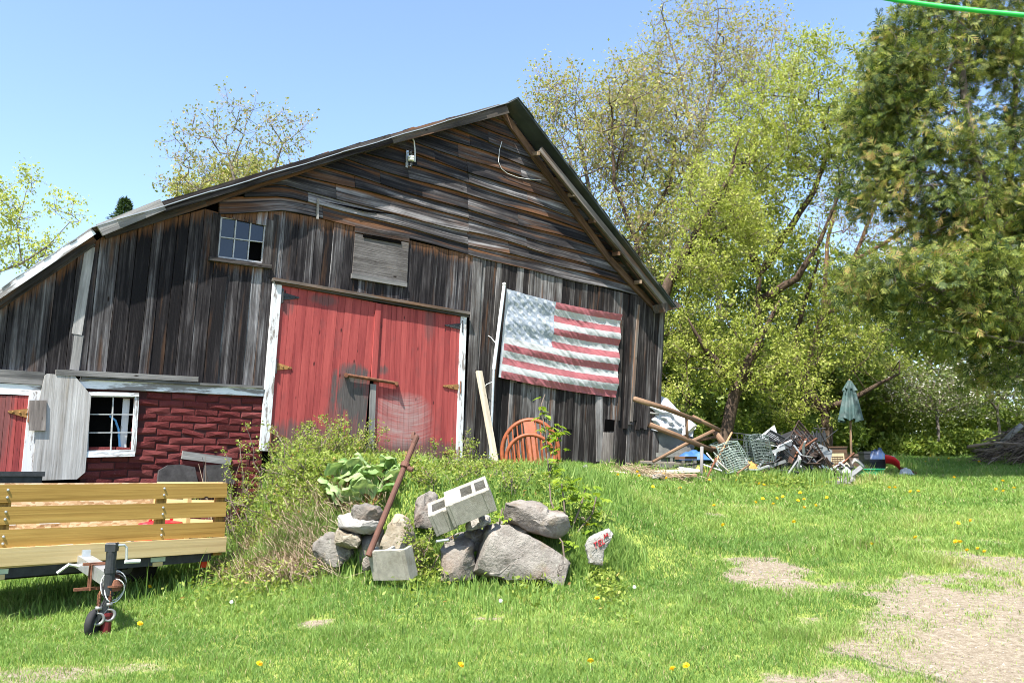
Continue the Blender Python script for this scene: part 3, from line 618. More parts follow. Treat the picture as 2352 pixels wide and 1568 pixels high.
# doors
def leaf(name, quad, mat, o, wmin, wmax, bend=None):
    TL, TR, BR, BL = [np.array(AZ(u, v, o)) for u, v in quad]; mb = MB(); t_ = 0; Lw = np.linalg.norm(TR - TL)
    while t_ < 1:
        w_ = min(random.uniform(wmin, wmax) / Lw, 1 - t_ + 1e-6); g_ = .0022 / Lw; c = []; 
        for s_ in (t_ + g_, t_ + w_ - g_): c.append((BL + (BR - BL) * s_, TL + (TR - TL) * s_))
        y = -o - random.uniform(0, .004); of = (random.random() * 20, random.random() * 9)
        V = []; G = []; n = 5
        for i in range(n + 1):
            for j, (b, tp) in enumerate(c):
                p = b + (tp - b) * i / n
                for yy in (y - .02, y + .006): V.append(L(p[0], p[1], yy)); G.append((p[1] + of[0], (j - .5) * .1 + of[1], 0))
        F = []
        for i in range(n):
            k = i * 4; F += [(k, k + 2, k + 6, k + 4), (k + 1, k, k + 4, k + 5), (k + 2, k + 3, k + 7, k + 6)]
        F += [(n * 4, n * 4 + 2, n * 4 + 3, n * 4 + 1), (0, 1, 3, 2)]
        mb.add(V, F, None, G); t_ += w_
    d = mb.build(name, mat, barn); return d
def spot(u, v, ru, rv, a=1.0, o=.04):
    x, _, z = Bp(u, v, o); k = px(BARN.world(*AZ(u, v))[1]); return (x, z, ru / k / .75, rv / k, a)
red_l = red_door('red_door_paint_left', [spot(818, 915, 52, 70), spot(822, 1010, 40, 75, .85), spot(812, 862, 30, 30, .9), spot(700, 1010, 90, 45, .75), spot(745, 690, 30, 14, .6), spot(660, 700, 14, 26, .5), spot(765, 960, 22, 40, .5)])
red_r = red_door('red_door_paint_right', [spot(960, 1045, 130, 40, .75), spot(985, 735, 12, 60, .45), spot(880, 850, 12, 14, .8)], scuff=(Bp(925, 965, .04)[0], Bp(925, 965, .04)[2], .52, .42))
dl = leaf('door', [(646, 653), (863, 696), (831, 1060), (612, 1036)], red_l, .03, .10, .16)
dr = leaf('door', [(866, 697), (1061, 728), (1050, 1066), (848, 1066)], red_r, .03, .085, .13)
dl['label'] = 'left red door leaf with a black worn patch'; dr['label'] = 'right red door leaf with pale curved scuff marks'
mb = MB(); mb.plank(Bp(869, 697, .07), Bp(858, 872, .07), .095, .024, (1, 0, 0), rnd=.7); mb.build('cover_strip', red_r, dr)
mb = MB(); mb.plank(Bp(857, 882, .07), Bp(851, 1060, .07), .095, .024, (1, 0, 0), rnd=.3); mb.build('cover_strip', M['grey_trim'], dr)
def hinge(u0, v0, u1, v1, par, mat, plate):
    """strap hinge: tapering strap from the frame plate (u0,v0) to its tip (u1,v1)"""
    p, q = np.array(AZ(u0, v0, .06)), np.array(AZ(u1, v1, .06)); d = q - p; mb = MB(); h = .055
    mb.prism([(p[0], p[1] - h), (p[0], p[1] + h), (q[0], q[1] + .012), (q[0] + d[0] * .04, q[1]), (q[0], q[1] - .012)], -.068, -.054, fn=lambda a, b, y: L(a, b, y))
    for t_ in (.12, .45, .8):
        c = p + d * t_; mb.lathe(L(c[0], c[1], -.068), [(.013, 0), (.011, .006), (.004, .009)], 8, (0, -1, 0))
    hg = mb.build('hinge', mat, par); mb = MB(); s_ = -1 if d[0] > 0 else 1
    mb.prism([(p[0] + s_ * .002, p[1] - .11), (p[0] + s_ * .002, p[1] + .11), (p[0] + s_ * .085, p[1] + .11), (p[0] + s_ * .085, p[1] - .11)], -.082, -.072, fn=lambda a, b, y: L(a, b, y))
    mb.tube([L(p[0], p[1] - .1, -.085), L(p[0], p[1] + .1, -.085)], .012, 8); mb.build('hinge_plate', plate, hg)
hinge(648, 680, 686, 684, dl, M['iron'], M['iron']); hinge(633, 841, 669, 845, dl, M['rust_yellow'], M['iron']); hinge(620, 1000, 655, 1003, dl, M['rust'], M['rust'])
hinge(1060, 750, 1023, 747, dr, M['iron'], M['iron']); hinge(1056, 889, 1019, 886, dr, M['rust_yellow'], M['rust']); hinge(1052, 1040, 1016, 1038, dr, M['rust'], M['rust'])
mb = MB(); mb.tube([Bp(796, 861, .10), Bp(912, 880, .10)], .025, 10); mb.tube([Bp(795, 861, .05), Bp(795, 861, .13)], .034, 10); mb.tube([Bp(911, 880, .05), Bp(911, 880, .14)], .030, 10); mb.tube([Bp(911, 880, .11), Bp(914, 888, .11)], .012, 6)
mb.build('door_bar', M['rust'], barn)
mb = MB(); mb.plank(Bp(637, 648, .06), Bp(606, 1035, .06), .125, .045, (1, 0, 0), n=5, rnd=.5); mb.build('door_frame', M['white_paint'], barn)
mb = MB(); mb.plank(Bp(1064, 727, .06), Bp(1053, 1062, .06), .115, .045, (1, 0, 0), n=5, rnd=.3); mb.build('door_frame', M['white_paint'], barn)
mb = MB(); mb.plank(Bp(627, 642, .085), Bp(1077, 720, .085), .045, .085, (0, 0, 1), n=4, rnd=.75); mb.plank(Bp(630, 648, .07), Bp(1075, 726, .07), .05, .05, (0, 0, 1), n=4, rnd=.1); mb.build('door_header', M['rake_board'], barn)

M['sash'] = plain('grey_white_sash', (.36, .37, .37), .7, 0, .25, 20)
# upper window
def window(quad, nx_, ny_, o, missing=(), bar=.02, glass=True, frame=M['white_paint'], label=None):
    TL, TR, BR, BL = [np.array(AZ(u, v, o)) for u, v in quad]
    P = lambda s_, t_: (TL + (TR - TL) * s_) * (1 - t_) + (BL + (BR - BL) * s_) * t_
    f = MB(); Lp = lambda p, y: L(p[0], p[1], y)
    for i in range(nx_ + 1): f.plank(Lp(P(i / nx_, 0), -o), Lp(P(i / nx_, 1), -o), bar * (1.7 if i in (0, nx_) else 1), .024, (1, 0, 0))
    for j in range(ny_ + 1): f.plank(Lp(P(0, j / ny_), -o - .002), Lp(P(1, j / ny_), -o - .002), bar * (1.7 if j in (0, ny_) else 1), .02, (0, 0, 1))
    wdw = f.build('window', frame, barn)
    if label: wdw['label'] = label
    if glass:
        m = MB()
        for i in range(nx_):
            for j in range(ny_):
                if (i, j) in missing: continue
                c = [P(i / nx_, j / ny_), P((i + 1) / nx_, j / ny_), P((i + 1) / nx_, (j + 1) / ny_), P(i / nx_, (j + 1) / ny_)]; q = [random.uniform(-.004, .004) for _ in range(4)]
                m.add([Lp(c[k], -o + .008 + q[k]) for k in range(4)] + [Lp(c[k], -o + .012 + q[k]) for k in range(4)], [(3, 2, 1, 0), (4, 5, 6, 7)])
        m.build('pane', M['glass'], wdw)
    return wdw
wu = window([(508, 499), (609, 511), (601, 603), (500, 590)], 3, 2, .0, missing=[(2, 1)], bar=.014, frame=M['sash'], label='small six-pane upper window with one pane missing')
mb = MB(); mb.plank(Bp(498, 490, .03), Bp(490, 594, .03), .105, .025, (1, 0, 0), rnd=.2); mb.plank(Bp(621, 506, .03), Bp(611, 612, .03), .11, .025, (1, 0, 0), rnd=.55); mb.plank(Bp(636, 494, .03), Bp(622, 640, .03), .10, .022, (1, 0, 0), rnd=.25)
mb.plank(Bp(480, 594, .055), Bp(622, 613, .055), .055, .06, (0, 0, 1), rnd=.3); mb.build('window_frame', M['barn_board_grey'], wu)
# boarded hatch
mb = MB(); mb.prism(poly([(816, 536), (938, 558), (934, 650), (809, 630)], .04), -.05, -.03, axis='x', fn=lambda a, b, y: L(a, b, y), rnd=.3); hatch = mb.build('hatch', M['hatch_ply'], barn)
mb = MB(); mb.plank(Bp(815, 526, .04), Bp(939, 549, .04), .10, .03, (0, 0, 1), rnd=.3); mb.build('hatch_rail', M['barn_board_grey'], hatch); mb = MB(); mb.plank(Bp(807, 633, .055), Bp(934, 654, .055), .075, .035, (0, 0, 1), rnd=.4); mb.build('hatch_rail', M['grey_trim'], hatch)
mb = MB(); mb.prism(poly([(834, 538), (922, 554), (922, 561), (834, 545)], .062), -.064, -.060, fn=lambda a, b, y: L(a, b, y)); mb.build('slot_shade', M['gap_shade'], hatch)  # black sheet laid on the hatch, the slot's shade put into its colour

# lower storey on the left: trim, brick-pattern asphalt siding, window, red door, plywood
mb = MB(); mb.plank(Bp(182, 880, .045), Bp(604, 900, .045), .115, .04, (0, 0, 1), n=6, rnd=.3); mb.plank(Bp(-170, 885, .045), Bp(99, 897, .045), .12, .03, (0, 0, 1), n=4, rnd=.9); mb.build('trim_board', M['pale_trim'], barn)
mb = MB(); mb.plank(Bp(-170, 852, .06), Bp(102, 870, .06), .15, .03, (0, 0, 1), n=4, rnd=.2); mb.plank(Bp(128, 855, .085), Bp(454, 871, .085), .065, .05, (0, 0, 1), n=4, rnd=.35); mb.plank(Bp(186, 868, .06), Bp(604, 889, .06), .03, .07, (0, 0, 1), n=4, rnd=.1); mb.build('trim_board', M['grey_trim'], barn)
t = NT('brick_pattern_siding'); p = t.obj(); n1 = t.noise(p, 5, 5, .7); n2 = t.noise(p, 60, 3, .7); r = t.rnd()
c = t.ramp(t.math('ADD', t.math('MULTIPLY', r, .4), t.math('MULTIPLY', n1, .6)), [(.2, (.05, .014, .014)), (.5, (.105, .024, .024)), (.8, (.15, .045, .043))]); c = t.mix(t.rampf(n1, .66, .74), c, (.055, .05, .052)); c = t.mix(t.rampf(n2, .6, .75), c, (.16, .07, .065))
M['brick_siding'] = t.done(c, .9, t.bump(n2, .9, .012), 0, .05)
M['brick_joint'] = plain('tar_joint', (.040, .012, .012), .95)
mb = MB(); aw0, aw1 = AZ(195, 970)[0], AZ(605, 970)[0]; zl0, zl1 = .55, trim_line(4) - .03
z = zl1 - .09; row = 0; wl = poly([(196, 1040), (318, 905)])
while z > zl0:
    a = aw0 - .1 + (.155 if row % 2 else 0)
    while a < aw1:
        wd = .31; x0, x1 = a + .005, min(a + wd - .005, aw1 - .01); rot = random.random() < .06
        if not (wl[0][0] - .02 < (x0 + x1) / 2 < wl[1][0] and wl[0][1] < z + .03 < wl[1][1] + .05) and random.random() > .035 and x1 - x0 > .05 and not (z < 1.62 and 3.6 < a < 4.6 and random.random() < .6):
            s_ = .022 * math.sin(a * 2.2 + z) + .012 * math.sin(a * 5 + z * 3); h_ = .083; d = random.uniform(.007, .015); tl = random.uniform(-.012, .012) + (random.uniform(-.06, .06) if rot else 0)
            j = lambda q: random.uniform(-q, q)
            b = [(x0, z + s_ - tl), (x1, z + s_ + tl), (x1, z + s_ + h_ + tl), (x0, z + s_ + h_ - tl)]; cx, cz = (x0 + x1) / 2, z + s_ + h_ / 2
            ring = [(cx + (q[0] - cx) * k, cz + (q[1] - cz) * k2 + (.004)) for q, k, k2 in [(b[0], .93, .70), (b[1], .93, .70), (b[2], .93, .80), (b[3], .93, .80)]]
            V = [L(q[0] + j(.003), q[1] + j(.003), -.012) for q in b] + [L(q[0] + j(.008), q[1] + j(.008), -.012 - d + j(.006)) for q in ring] + [L(cx + j(.03), cz + j(.012), -.014 - d - random.uniform(0, .014))]
            mb.add(V, [(0, 1, 5, 4), (1, 2, 6, 5), (2, 3, 7, 6), (3, 0, 4, 7), (4, 5, 8), (5, 6, 8), (6, 7, 8), (7, 4, 8)])
        a += wd
    z -= .092; row += 1
mb.build('brick_siding', M['brick_siding'], barn, smooth=False)
mb = MB(); mb.plank(Bp(418, 1044, .035), Bp(530, 1059, .035), .10, .03, (0, 0, 1), rnd=.4); mb.build('exposed_board', M['grey_trim'], barn)
for q_ in ([(364, 1080), (385, 1068), (412, 1066), (446, 1072), (454, 1110), (360, 1112)], [(470, 1068), (520, 1066), (540, 1110), (466, 1110)]):
    mb = MB(); mb.prism(poly(q_, .05), -.075, -.03, fn=lambda a, b, y: L(a, b, y)); mb.build('foundation_stone', M['dark_stone'], barn)
wq = [(204, 909), (314, 911), (306, 1034), (200, 1036)]; wpq = poly(wq)
mb = MB()
for x0, x1, z0, z1 in [(aw0, wpq[0][0] - .02, .4, zl1 + .05), (wpq[1][0], aw1, .4, zl1 + .05), (wpq[0][0] - .02, wpq[1][0], .4, wpq[2][1]), (wpq[0][0] - .02, wpq[1][0], wpq[0][1], zl1 + .05)]: mb.box(L(x0, z0, -.012), L(x1, z1, .02))
mb.build('siding_backing', M['brick_joint'], barn)
wl_ = window(wq, 2, 3, .03, glass=False, bar=.012, frame=M['sash'], label='lower window with white bars and no glass')
mb = MB(); mb.plank(Bp(204, 904, .055), Bp(318, 906, .055), .045, .04, (0, 0, 1)); mb.plank(Bp(314, 905, .045), Bp(306, 1040, .045), .05, .035, (1, 0, 0)); mb.plank(Bp(197, 1043, .06), Bp(308, 1041, .06), .07, .06, (0, 0, 1)); mb.build('window_frame', M['pale_trim'], wl_)
mb = MB(); q = AZ(296, 912); mb.box(L(q[0] - .05, AZ(290, 1033)[1], .05), L(q[0] + .03, q[1], .058), .6); mb.build('inner_jamb', M['white_paint'], wl_)
mb = MB(); mb.tube([Bp(252, 955, -.045), Bp(265, 965, -.045), Bp(272, 985, -.045), Bp(275, 1025, -.045)], .012, 6); hz = mb.build('hose', plain('blue_hose', (.12, .35, .65), .4), wl_)
# red plank door at the far left
red_s = red_door('red_small_door_paint', [spot(10, 960, 14, 120, .55)]); ds = leaf('door', [(-175, 905), (67, 909), (48, 1150), (-215, 1165)], red_s, .03, .055, .062); ds['label'] = 'small red plank door at the lower left'
hinge(66, 949, 20, 945, ds, M['rust_yellow'], M['rust'])
mb = MB(); mb.prism(poly([(67, 919), (106, 919), (104, 989), (66, 988)], .105), -.128, -.107, fn=lambda a, b, y: L(a, b, y), rnd=.5); mb.build('patch_board', M['dark_ply'], barn)
mb = MB(); mb.plank(Bp(82, 899, .055), Bp(54, 1190, .055), .13, .03, (1, 0, 0), n=4, rnd=.2); mb.build('door_frame', M['white_paint'], barn)
mb = MB(); mb.prism(poly([(102.5, 862), (108, 858), (171, 863), (209, 908), (195, 1084), (176, 1100), (72, 1103), (90, 919)], .09), -.102, -.085, fn=lambda a, b, y: L(a, b, y), rnd=.4); pp = mb.build('plywood_panel', M['plywood'], barn); pp['label'] = 'pale plywood panel with clipped corners'
mb = MB(); mb.prism(poly([(1386, 992), (1409, 993), (1407, 1082), (1378, 1080)], .045), -.05, -.03, fn=lambda a, b, y: L(a, b, y)); mb.build('patch_board', M['dark_ply'], barn)
mb = MB(); mb.prism(poly([(1390, 962), (1412, 964), (1410, 990), (1388, 990)], .028), -.03, -.026, fn=lambda a, b, y: L(a, b, y)); mb.build('gap', M['gap_shade'], barn)  # thin black sheet painting the shade inside a hole in the boards

# insulator bracket with its conduit, and the loose wire on the gable
mb = MB(); mb.plank(Bp(936, 346, .075), Bp(934, 385, .075), .045, .012, (1, 0, 0)); mb.plank(Bp(936, 350, .07), Bp(944, 350, .16), .02, .012, (1, 0, 0)); mb.plank(Bp(934, 381, .07), Bp(943, 381, .16), .02, .012, (1, 0, 0)); br = mb.build('insulator_bracket', M['galv'], barn)
mb = MB(); c = np.array(Bp(944, 383, .15)); mb.lathe(c, [(.012, -.02), (.012, .28)], 8); mb.lathe(c, [(.028, .02), (.03, .045), (.02, .05), (.03, .075), (.018, .08)], 12); mb.lathe(c, [(.03, .19), (.04, .215), (.022, .22)], 12); mb.build('insulator_rod', M['iron'], br)
mb = MB(); mb.lathe(c, [(.02, .095), (.05, .10), (.052, .125), (.03, .13), (.03, .14), (.052, .145), (.05, .175), (.02, .18)], 14); mb.build('insulator', M['porcelain'], br, smooth=True)
mb = MB(); mb.tube([Bp(946, 315, .1), Bp(951, 325, .12), Bp(953, 345, .12), Bp(953, 372, .12)], .012, 8); mb.build('conduit', M['white_cable'], barn)
mb = MB(); mb.tube([Bp(u, v, .075) for u, v in [(1153, 325), (1147, 345), (1145, 372), (1152, 388), (1166, 399), (1190, 408), (1215, 412), (1243, 414)]], .006, 5); mb.build('loose_wire', M['white_cable'], barn)
# ------------------------------------------------------------------ utility trailer
TRL = Wall(2728, 517, 243); AC = 3.22; HW = 1.26; BED = 1.25
P0 = TRL.world(AC, 0); ZT = gz(P0[0] + TRL.N[0] * .2, P0[1] + TRL.N[1] * .2)
trailer = thing('utility_trailer', 'utility trailer with yellow slatted wooden sides parked on the lawn', 'trailer', (P0[0], P0[1], ZT), TRL.ang)
zt = lambda v: TRL.at(517, v)[1] - ZT
zl_ = lambda v: TRL.at(8, v)[1] - ZT
def tboard(vr, vl, mat, thk=.028, y=0.0, name='slat_board'):
    (r0, r1), (l0, l1) = vr, vl; mb = MB(); cr = (zt(r0) + zt(r1)) / 2; cl = (zl_(l0) + zl_(l1)) / 2; h = (zt(r0) - zt(r1) + zl_(l0) - zl_(l1)) / 2
    mb.plank((-HW, y, cl), (HW, y, cr), h, thk, (0, 0, 1), n=6, rnd=random.random()); return mb.build(name, mat, trailer)
tboard((1108.7, 1142), (1113.5, 1153.5), M['treated']); tboard((1151, 1186.5), (1164, 1203), M['treated']); tboard((1197, 1231), (1215, 1254.5), M['treated'])
tboard((1231.8, 1266), (1256, 1297), M['fresh_pine'], .04, -.03, 'front_sill_board')
zb4, zb1 = zt(1266), zt(1108.7)
stakes = [-.63, .635]
mb = None
for x in stakes + [HW - .045]:
    m = MB(); m.box((x - .045, .016, zb4 - .03), (x + .045, .052, zb1 - .02)); m.build('stake', M['treated'], trailer)
for x in stakes:
    for v in (1120, 1134, 1161, 1175, 1207, 1220):
        m = MB(); zz = zt(v); m.lathe((x, -.016, zz), [(.011, 0), (.010, .005), (.005, .008)], 8, (0, -1, 0)); m.build('bolt', M['galv'], trailer)
# bed, back panel, side boards
m = MB(); m.box((-HW, -.01, zb4 + .0), (HW, BED, zb4 + .02)); m.build('bed_floor', M['fresh_pine'], trailer)
t = NT('strand_board'); g = t.obj(); v1 = t.voro(t.vmath('MULTIPLY', g, (22, 60, 60)), 1.0, 'Color'); n = t.noise(g, 30, 4, .7, 2.5); s_ = t.sep(v1)
M['osb'] = t.done(t.ramp(t.math('ADD', t.math('MULTIPLY', s_[0], .6), t.math('MULTIPLY', n, .4)), [(.2, (.36, .22, .11)), (.5, (.55, .38, .22)), (.8, (.70, .55, .38))]), .8)
m = MB(); m.box((-HW, BED - .012, zb4), (HW, BED, zb1 + .0)); m.build('back_panel', M['osb'], trailer)
for k, (v0, v1_) in enumerate([(1108.7, 1142), (1151, 1186.5), (1197, 1231)]):
    m = MB(); z0, z1 = zt(v1_), zt(v0); m.box((HW - .028, .02, z0 + .004), (HW, BED - .014, z1 + .008)); m.build('side_board', M['fresh_pine'], trailer)
    m = MB(); m.box((-HW, .02, z0), (-HW + .028, BED - .014, z1)); m.build('side_board', M['fresh_pine'], trailer)
for y in (.55, 1.12):
    m = MB(); m.box((HW - .07, y, zb4), (HW - .03, y + .08, zb1 - .01)); m.build('stake', M['fresh_pine'], trailer)
for (x0, x1, v) in [(-.58 + .32, -.58 + .5, 1180), (.12, .3, 1178)]:
    m = MB(); m.box((x0, BED - .016, zt(1202)), (x1, BED - .0135, zt(1186))); m.build('paper_label', M['white_metal'], trailer)
m = MB(); m.box((-HW + .02, .0, zb4 - .075), (HW - .12, .05, zb4 - .002)); m.build('frame_rail', M['black_steel'], trailer)
m = MB(); m.box((-HW + .02, BED - .05, zb4 - .075), (HW - .12, BED, zb4 - .002)); m.build('frame_rail', M['black_steel'], trailer)
for x in (-.66, .60):
    m = MB(); m.box((x - .04, -.012, zb4 - .042), (x + .09, BED, zb4 - .0045)); m.build('cross_member', plain('mint_lumber', (.36, .42, .32), .8), trailer)
    m = MB(); m.box((x - .02, -.008, zb4 - .082), (x + .07, BED, zb4 - .046)); m.build('cross_member', M['fresh_pine'], trailer)
for x in (-1.02, .82):
    gw = gz(*(TRL.world(AC + x, 0, -.75)[:2])) - ZT; c = (x, .75, gw + .27)
    m = MB(); m.lathe(c, [(.16, -.09), (.25, -.09), (.275, -.06), (.275, .06), (.25, .09), (.16, .09)], 28, (1, 0, 0), cap=False); wh = m.build('wheel', M['rubber'], trailer, smooth=True)
    m = MB(); m.lathe(c, [(.16, -.085), (.155, -.02), (.05, .0), (.05, .03), (.155, .03), (.16, .085)], 20, (1, 0, 0)); m.build('rim', M['galv'], wh, smooth=True)
m = MB(); m.tube([(-1.0, .75, .28), (.85, .75, .28)], .03, 10); m.build('axle', M['black_steel'], trailer)
m = MB(); m.box((HW - .20, .02, zb4 - .13), (HW - .12, .06, zb4 - .07)); m.build('side_light', M['amber_lens'], trailer)
M['hook_steel'] = plain('worn_hook_steel', (.26, .26, .25), .5, .6, .3, 20)
# tongue, coupler, jack
def TL_(p): d = np.array(p) - np.array([P0[0], P0[1], ZT]); return np.array([d[:2] @ TRL.T, -(d[:2] @ TRL.N), d[2]])
tip = TL_(W(258, 1330, 6.2)); beg = TL_(W(196, 1291, 6.85))
m = MB(); m.plank(beg + (tip - beg) * -.9, tip, .10, .10, (0, 0, 1), rnd=.5); tong = m.build('tongue', M['galv'], trailer)
d = (tip - beg) / np.linalg.norm(tip - beg); sd_ = np.cross((0, 0, 1), d); upv = np.array([0, 0, 1.])
m = MB(); m.plank(tip - d * .10, tip + d * .02, .09, .09, (0, 0, 1)); m.lathe(tip + d * .05 - upv * .03, [(.05, -.04), (.055, .0), (.045, .035), (.022, .055), (.005, .06)], 16); m.lathe(tip + d * .05 - upv * .035, [(.068, -.007), (.068, .007)], 16); m.build('coupler', M['rust'], tong, smooth=False)
for k, rr_ in enumerate((.075, .085, .08, .065)):
    m = MB(); c = tip + d * (.02 + .02 * k) - upv * (.02 + .015 * k); pts = [c + (sd_ * math.cos(q) * rr_ + upv * (math.sin(q) * rr_ * 1.25) + d * .02 * math.sin(2 * q)) for q in np.linspace(0, 2 * math.pi, 22)[:-1]]
    m.tube(pts, .0042, 5, closed=True); m.build('wiring_loop', M['white_cable'] if k % 2 else M['iron'], tong)
for s_ in (.34, .40):
    m = MB(); c = tip - d * s_; q = [(-.065, -.13), (-.065, .06), (.065, .06), (.065, -.13)]; m.tube([c + sd_ * a + upv * b for a, b in q], .008, 6); m.build('u_bolt', M['rust'], tong)
m = MB(); m.plank(tip - d * .37 - upv * .12 - sd_ * .17, tip - d * .37 - upv * .12 + sd_ * .09, .02, .03); m.build('clamp_plate', M['rust'], tong); m = MB(); m.plank(tip - d * .37 + upv * .06 - sd_ * .12, tip - d * .37 + upv * .06 + sd_ * .09, .02, .03); m.build('clamp_plate', M['rust'], tong)
m = MB(); m.tube([beg + sd_ * -.03 - upv * .03, beg - sd_ * .12 + upv * -.01, beg - sd_ * .2 - upv * .07], .014, 6); m.build('hook_rod', M['galv'], tong)
m = MB(); m.plank(beg + upv * .05, beg + upv * .10, .06, .03, tuple(sd_)); m.build('bracket', M['galv'], tong)
jt0 = TL_(W(258, 1246, 6.13)); jb = np.array([jt0[0], jt0[1], tip[2]]); gj = ground_at(253, 1456)[2] - ZT
jt = TL_(W(258, 1246, 6.25)); jz = lambda z: np.array([jb[0], jb[1], z])
m = MB(); m.tube([jz(jb[2] - .10), jz(jt[2] - .03)], .036, 14); m.tube([jz(jt[2] - .20), jz(jt[2] - .17)], .042, 14); m.lathe(jz(jt[2] - .05), [(.05, 0), (.052, .05), (.045, .06)], 4); jack = m.build('jack', M['black_steel'], trailer)
m = MB(); m.tube([jz(jt[2] - .01), jz(jt[2] - .01) + sd_ * .085 - 0 * d, jz(jt[2] - .03) + sd_ * .10, jz(jt[2] - .13) + sd_ * .105], .009, 7); m.build('crank', M['galv'], jack)
m = MB(); m.tube([jz(jt[2] - .13) + sd_ * .095, jz(jt[2] - .13) + sd_ * .20], .014, 8); m.build('crank_grip', M['white_cable'], jack)
m = MB(); m.tube([jz(gj + .10), jz(jb[2] - .09)], .028, 12); m.build('jack_leg', M['iron'], jack)
m = MB(); m.tube([jz(gj - .01), jz(gj + .14)], .036, 12); m.tube([jz(gj + .13), jz(gj + .15)], .045, 12); m.build('jack_foot', M['maroon'], jack)
wc = jz(gj + .085) - sd_ * .085
m = MB(); m.lathe(wc, [(.05, -.02), (.085, -.025), (.097, -.01), (.097, .01), (.085, .025), (.05, .02)], 20, tuple(sd_ * .8 + d * .6)); jw = m.build('jack_wheel', M['rubber'], jack, smooth=True)
m = MB(); m.plank(wc + upv * .0, jz(gj + .24), .07, .03, tuple(d)); m.lathe(wc, [(.05, -.012), (.02, -.02), (.02, .02), (.05, .012)], 14, tuple(sd_ * .8 + d * .6)); m.build('wheel_fork', M['iron'], jw)
for k, (off, ln) in enumerate([(-.10, .11), (-.03, .09)]):
    ct = tip + d * .09 + sd_ * off - upv * .08; m = MB()
    for i in range(9):
        c = ct - upv * (ln * i / 9); q = np.linspace(0, 2 * math.pi, 9)[:-1]; ax = sd_ if i % 2 else d
        m.tube([c + ax * math.cos(a) * .010 + upv * math.sin(a) * .021 for a in q], .0042, 5, closed=True)
    ch = m.build('safety_chain', M['rust'], tong); m = MB(); hb = ct - upv * ln
    pts = [hb + sd_ * (.040 * math.sin(a)) - upv * (.058 - .038 * math.cos(a)) for a in np.linspace(-.2, 4.3, 16)]; m.tube([hb + upv * .03, hb] + pts[0:1] + pts, [.007] * 3 + [.008 + .005 * math.sin(i / 15 * math.pi) for i in range(16)], 8); m.tube([hb - sd_ * .02 + upv * .015, hb + sd_ * .02 + upv * .015], .015, 8); m.tube([hb - sd_ * .005 - upv * .01, hb - sd_ * .05 - upv * .07], .005, 5); m.build('hook', M['hook_steel'], ch, smooth=True)
# things lying in the bed
rc = TRL.world(AC + .86, 0, -.42); m = MB()
m.lathe((0, 0, 0), [(.02, 0), (.15, 0), (.17, .02), (.17, .20), (.15, .25), (.06, .27), (.05, .27)], 20); fc = m.build('fuel_can', M['red_plastic'], None, smooth=False); fc.location = (rc[0], rc[1], ZT + zb4 + .02); fc.scale = (1.35, .8, 1)
fc.rotation_euler = (0, 0, TRL.ang); tag(fc, 'red plastic container lying in the bed of the slatted trailer', 'container')
m = MB(); m.tube([(-.08, 0, .265), (-.06, 0, .32), (.06, 0, .32), (.08, 0, .265)], .014, 8); m.build('handle', M['red_plastic'], fc)
# ------------------------------------------------------------------ stones, blocks and the pole in front of the bank
def rock(label, box, Y, depth, mat, boxy=.55, tilt=0.0, seed=1, yaw=0.0, pitch=0.0, sub=4, name='rock', cuts=7):
    u0, v0, u1, v1 = box; rg = np.random.RandomState(seed); k = px(Y); hw, hh = (u1 - u0) / 2 / k, (v1 - v0) / 2 / k
    C = W((u0 + u1) / 2, (v0 + v1) / 2, Y + depth / 2)
    import bmesh
    bm = bmesh.new(); bmesh.ops.create_cube(bm, size=2.0); bmesh.ops.subdivide_edges(bm, edges=bm.edges, cuts=11, use_grid_fill=True)
    V = np.array([v.co[:] for v in bm.verts]); F = [[v.index for v in f.verts] for f in bm.faces]; bm.free()
    S = V / np.linalg.norm(V, axis=1, keepdims=True) * 1.12; P = V * boxy + S * (1 - boxy)
    for i in range(cuts):
        n = rg.randn(3); n /= np.linalg.norm(n); dd = .66 + .3 * rg.rand(); e = P @ n - dd; P -= np.outer(np.maximum(e, 0), n) * .92
    for fq, am in ((1.3, .10), (3.1, .045), (7.0, .018)):
        ph = rg.rand(3, 3) * 6; P = P + am * np.stack([np.sin(P[:, 0] * fq + ph[i, 0]) * np.cos(P[:, 1] * fq * 1.1 + ph[i, 1]) + np.sin(P[:, 2] * fq * 1.2 + ph[i, 2]) for i in range(3)], -1)
    P = P + rg.randn(*P.shape) * .008
    mx = np.abs(P).max(0); P = P / mx * np.array([hw, depth / 2, hh])
    me = bpy.data.meshes.new(name); me.from_pydata(P.tolist(), [], F); me.update(); o = link(name, me, mat); o.location = tuple(C)
    o.rotation_euler = (pitch, tilt, yaw); me.polygons.foreach_set('use_smooth', [True] * len(me.polygons))
    try: me.set_sharp_from_angle(angle=R(38))
    except Exception: pass
    tag(o, label, 'rock', 'stones piled at the foot of the bank'); return o
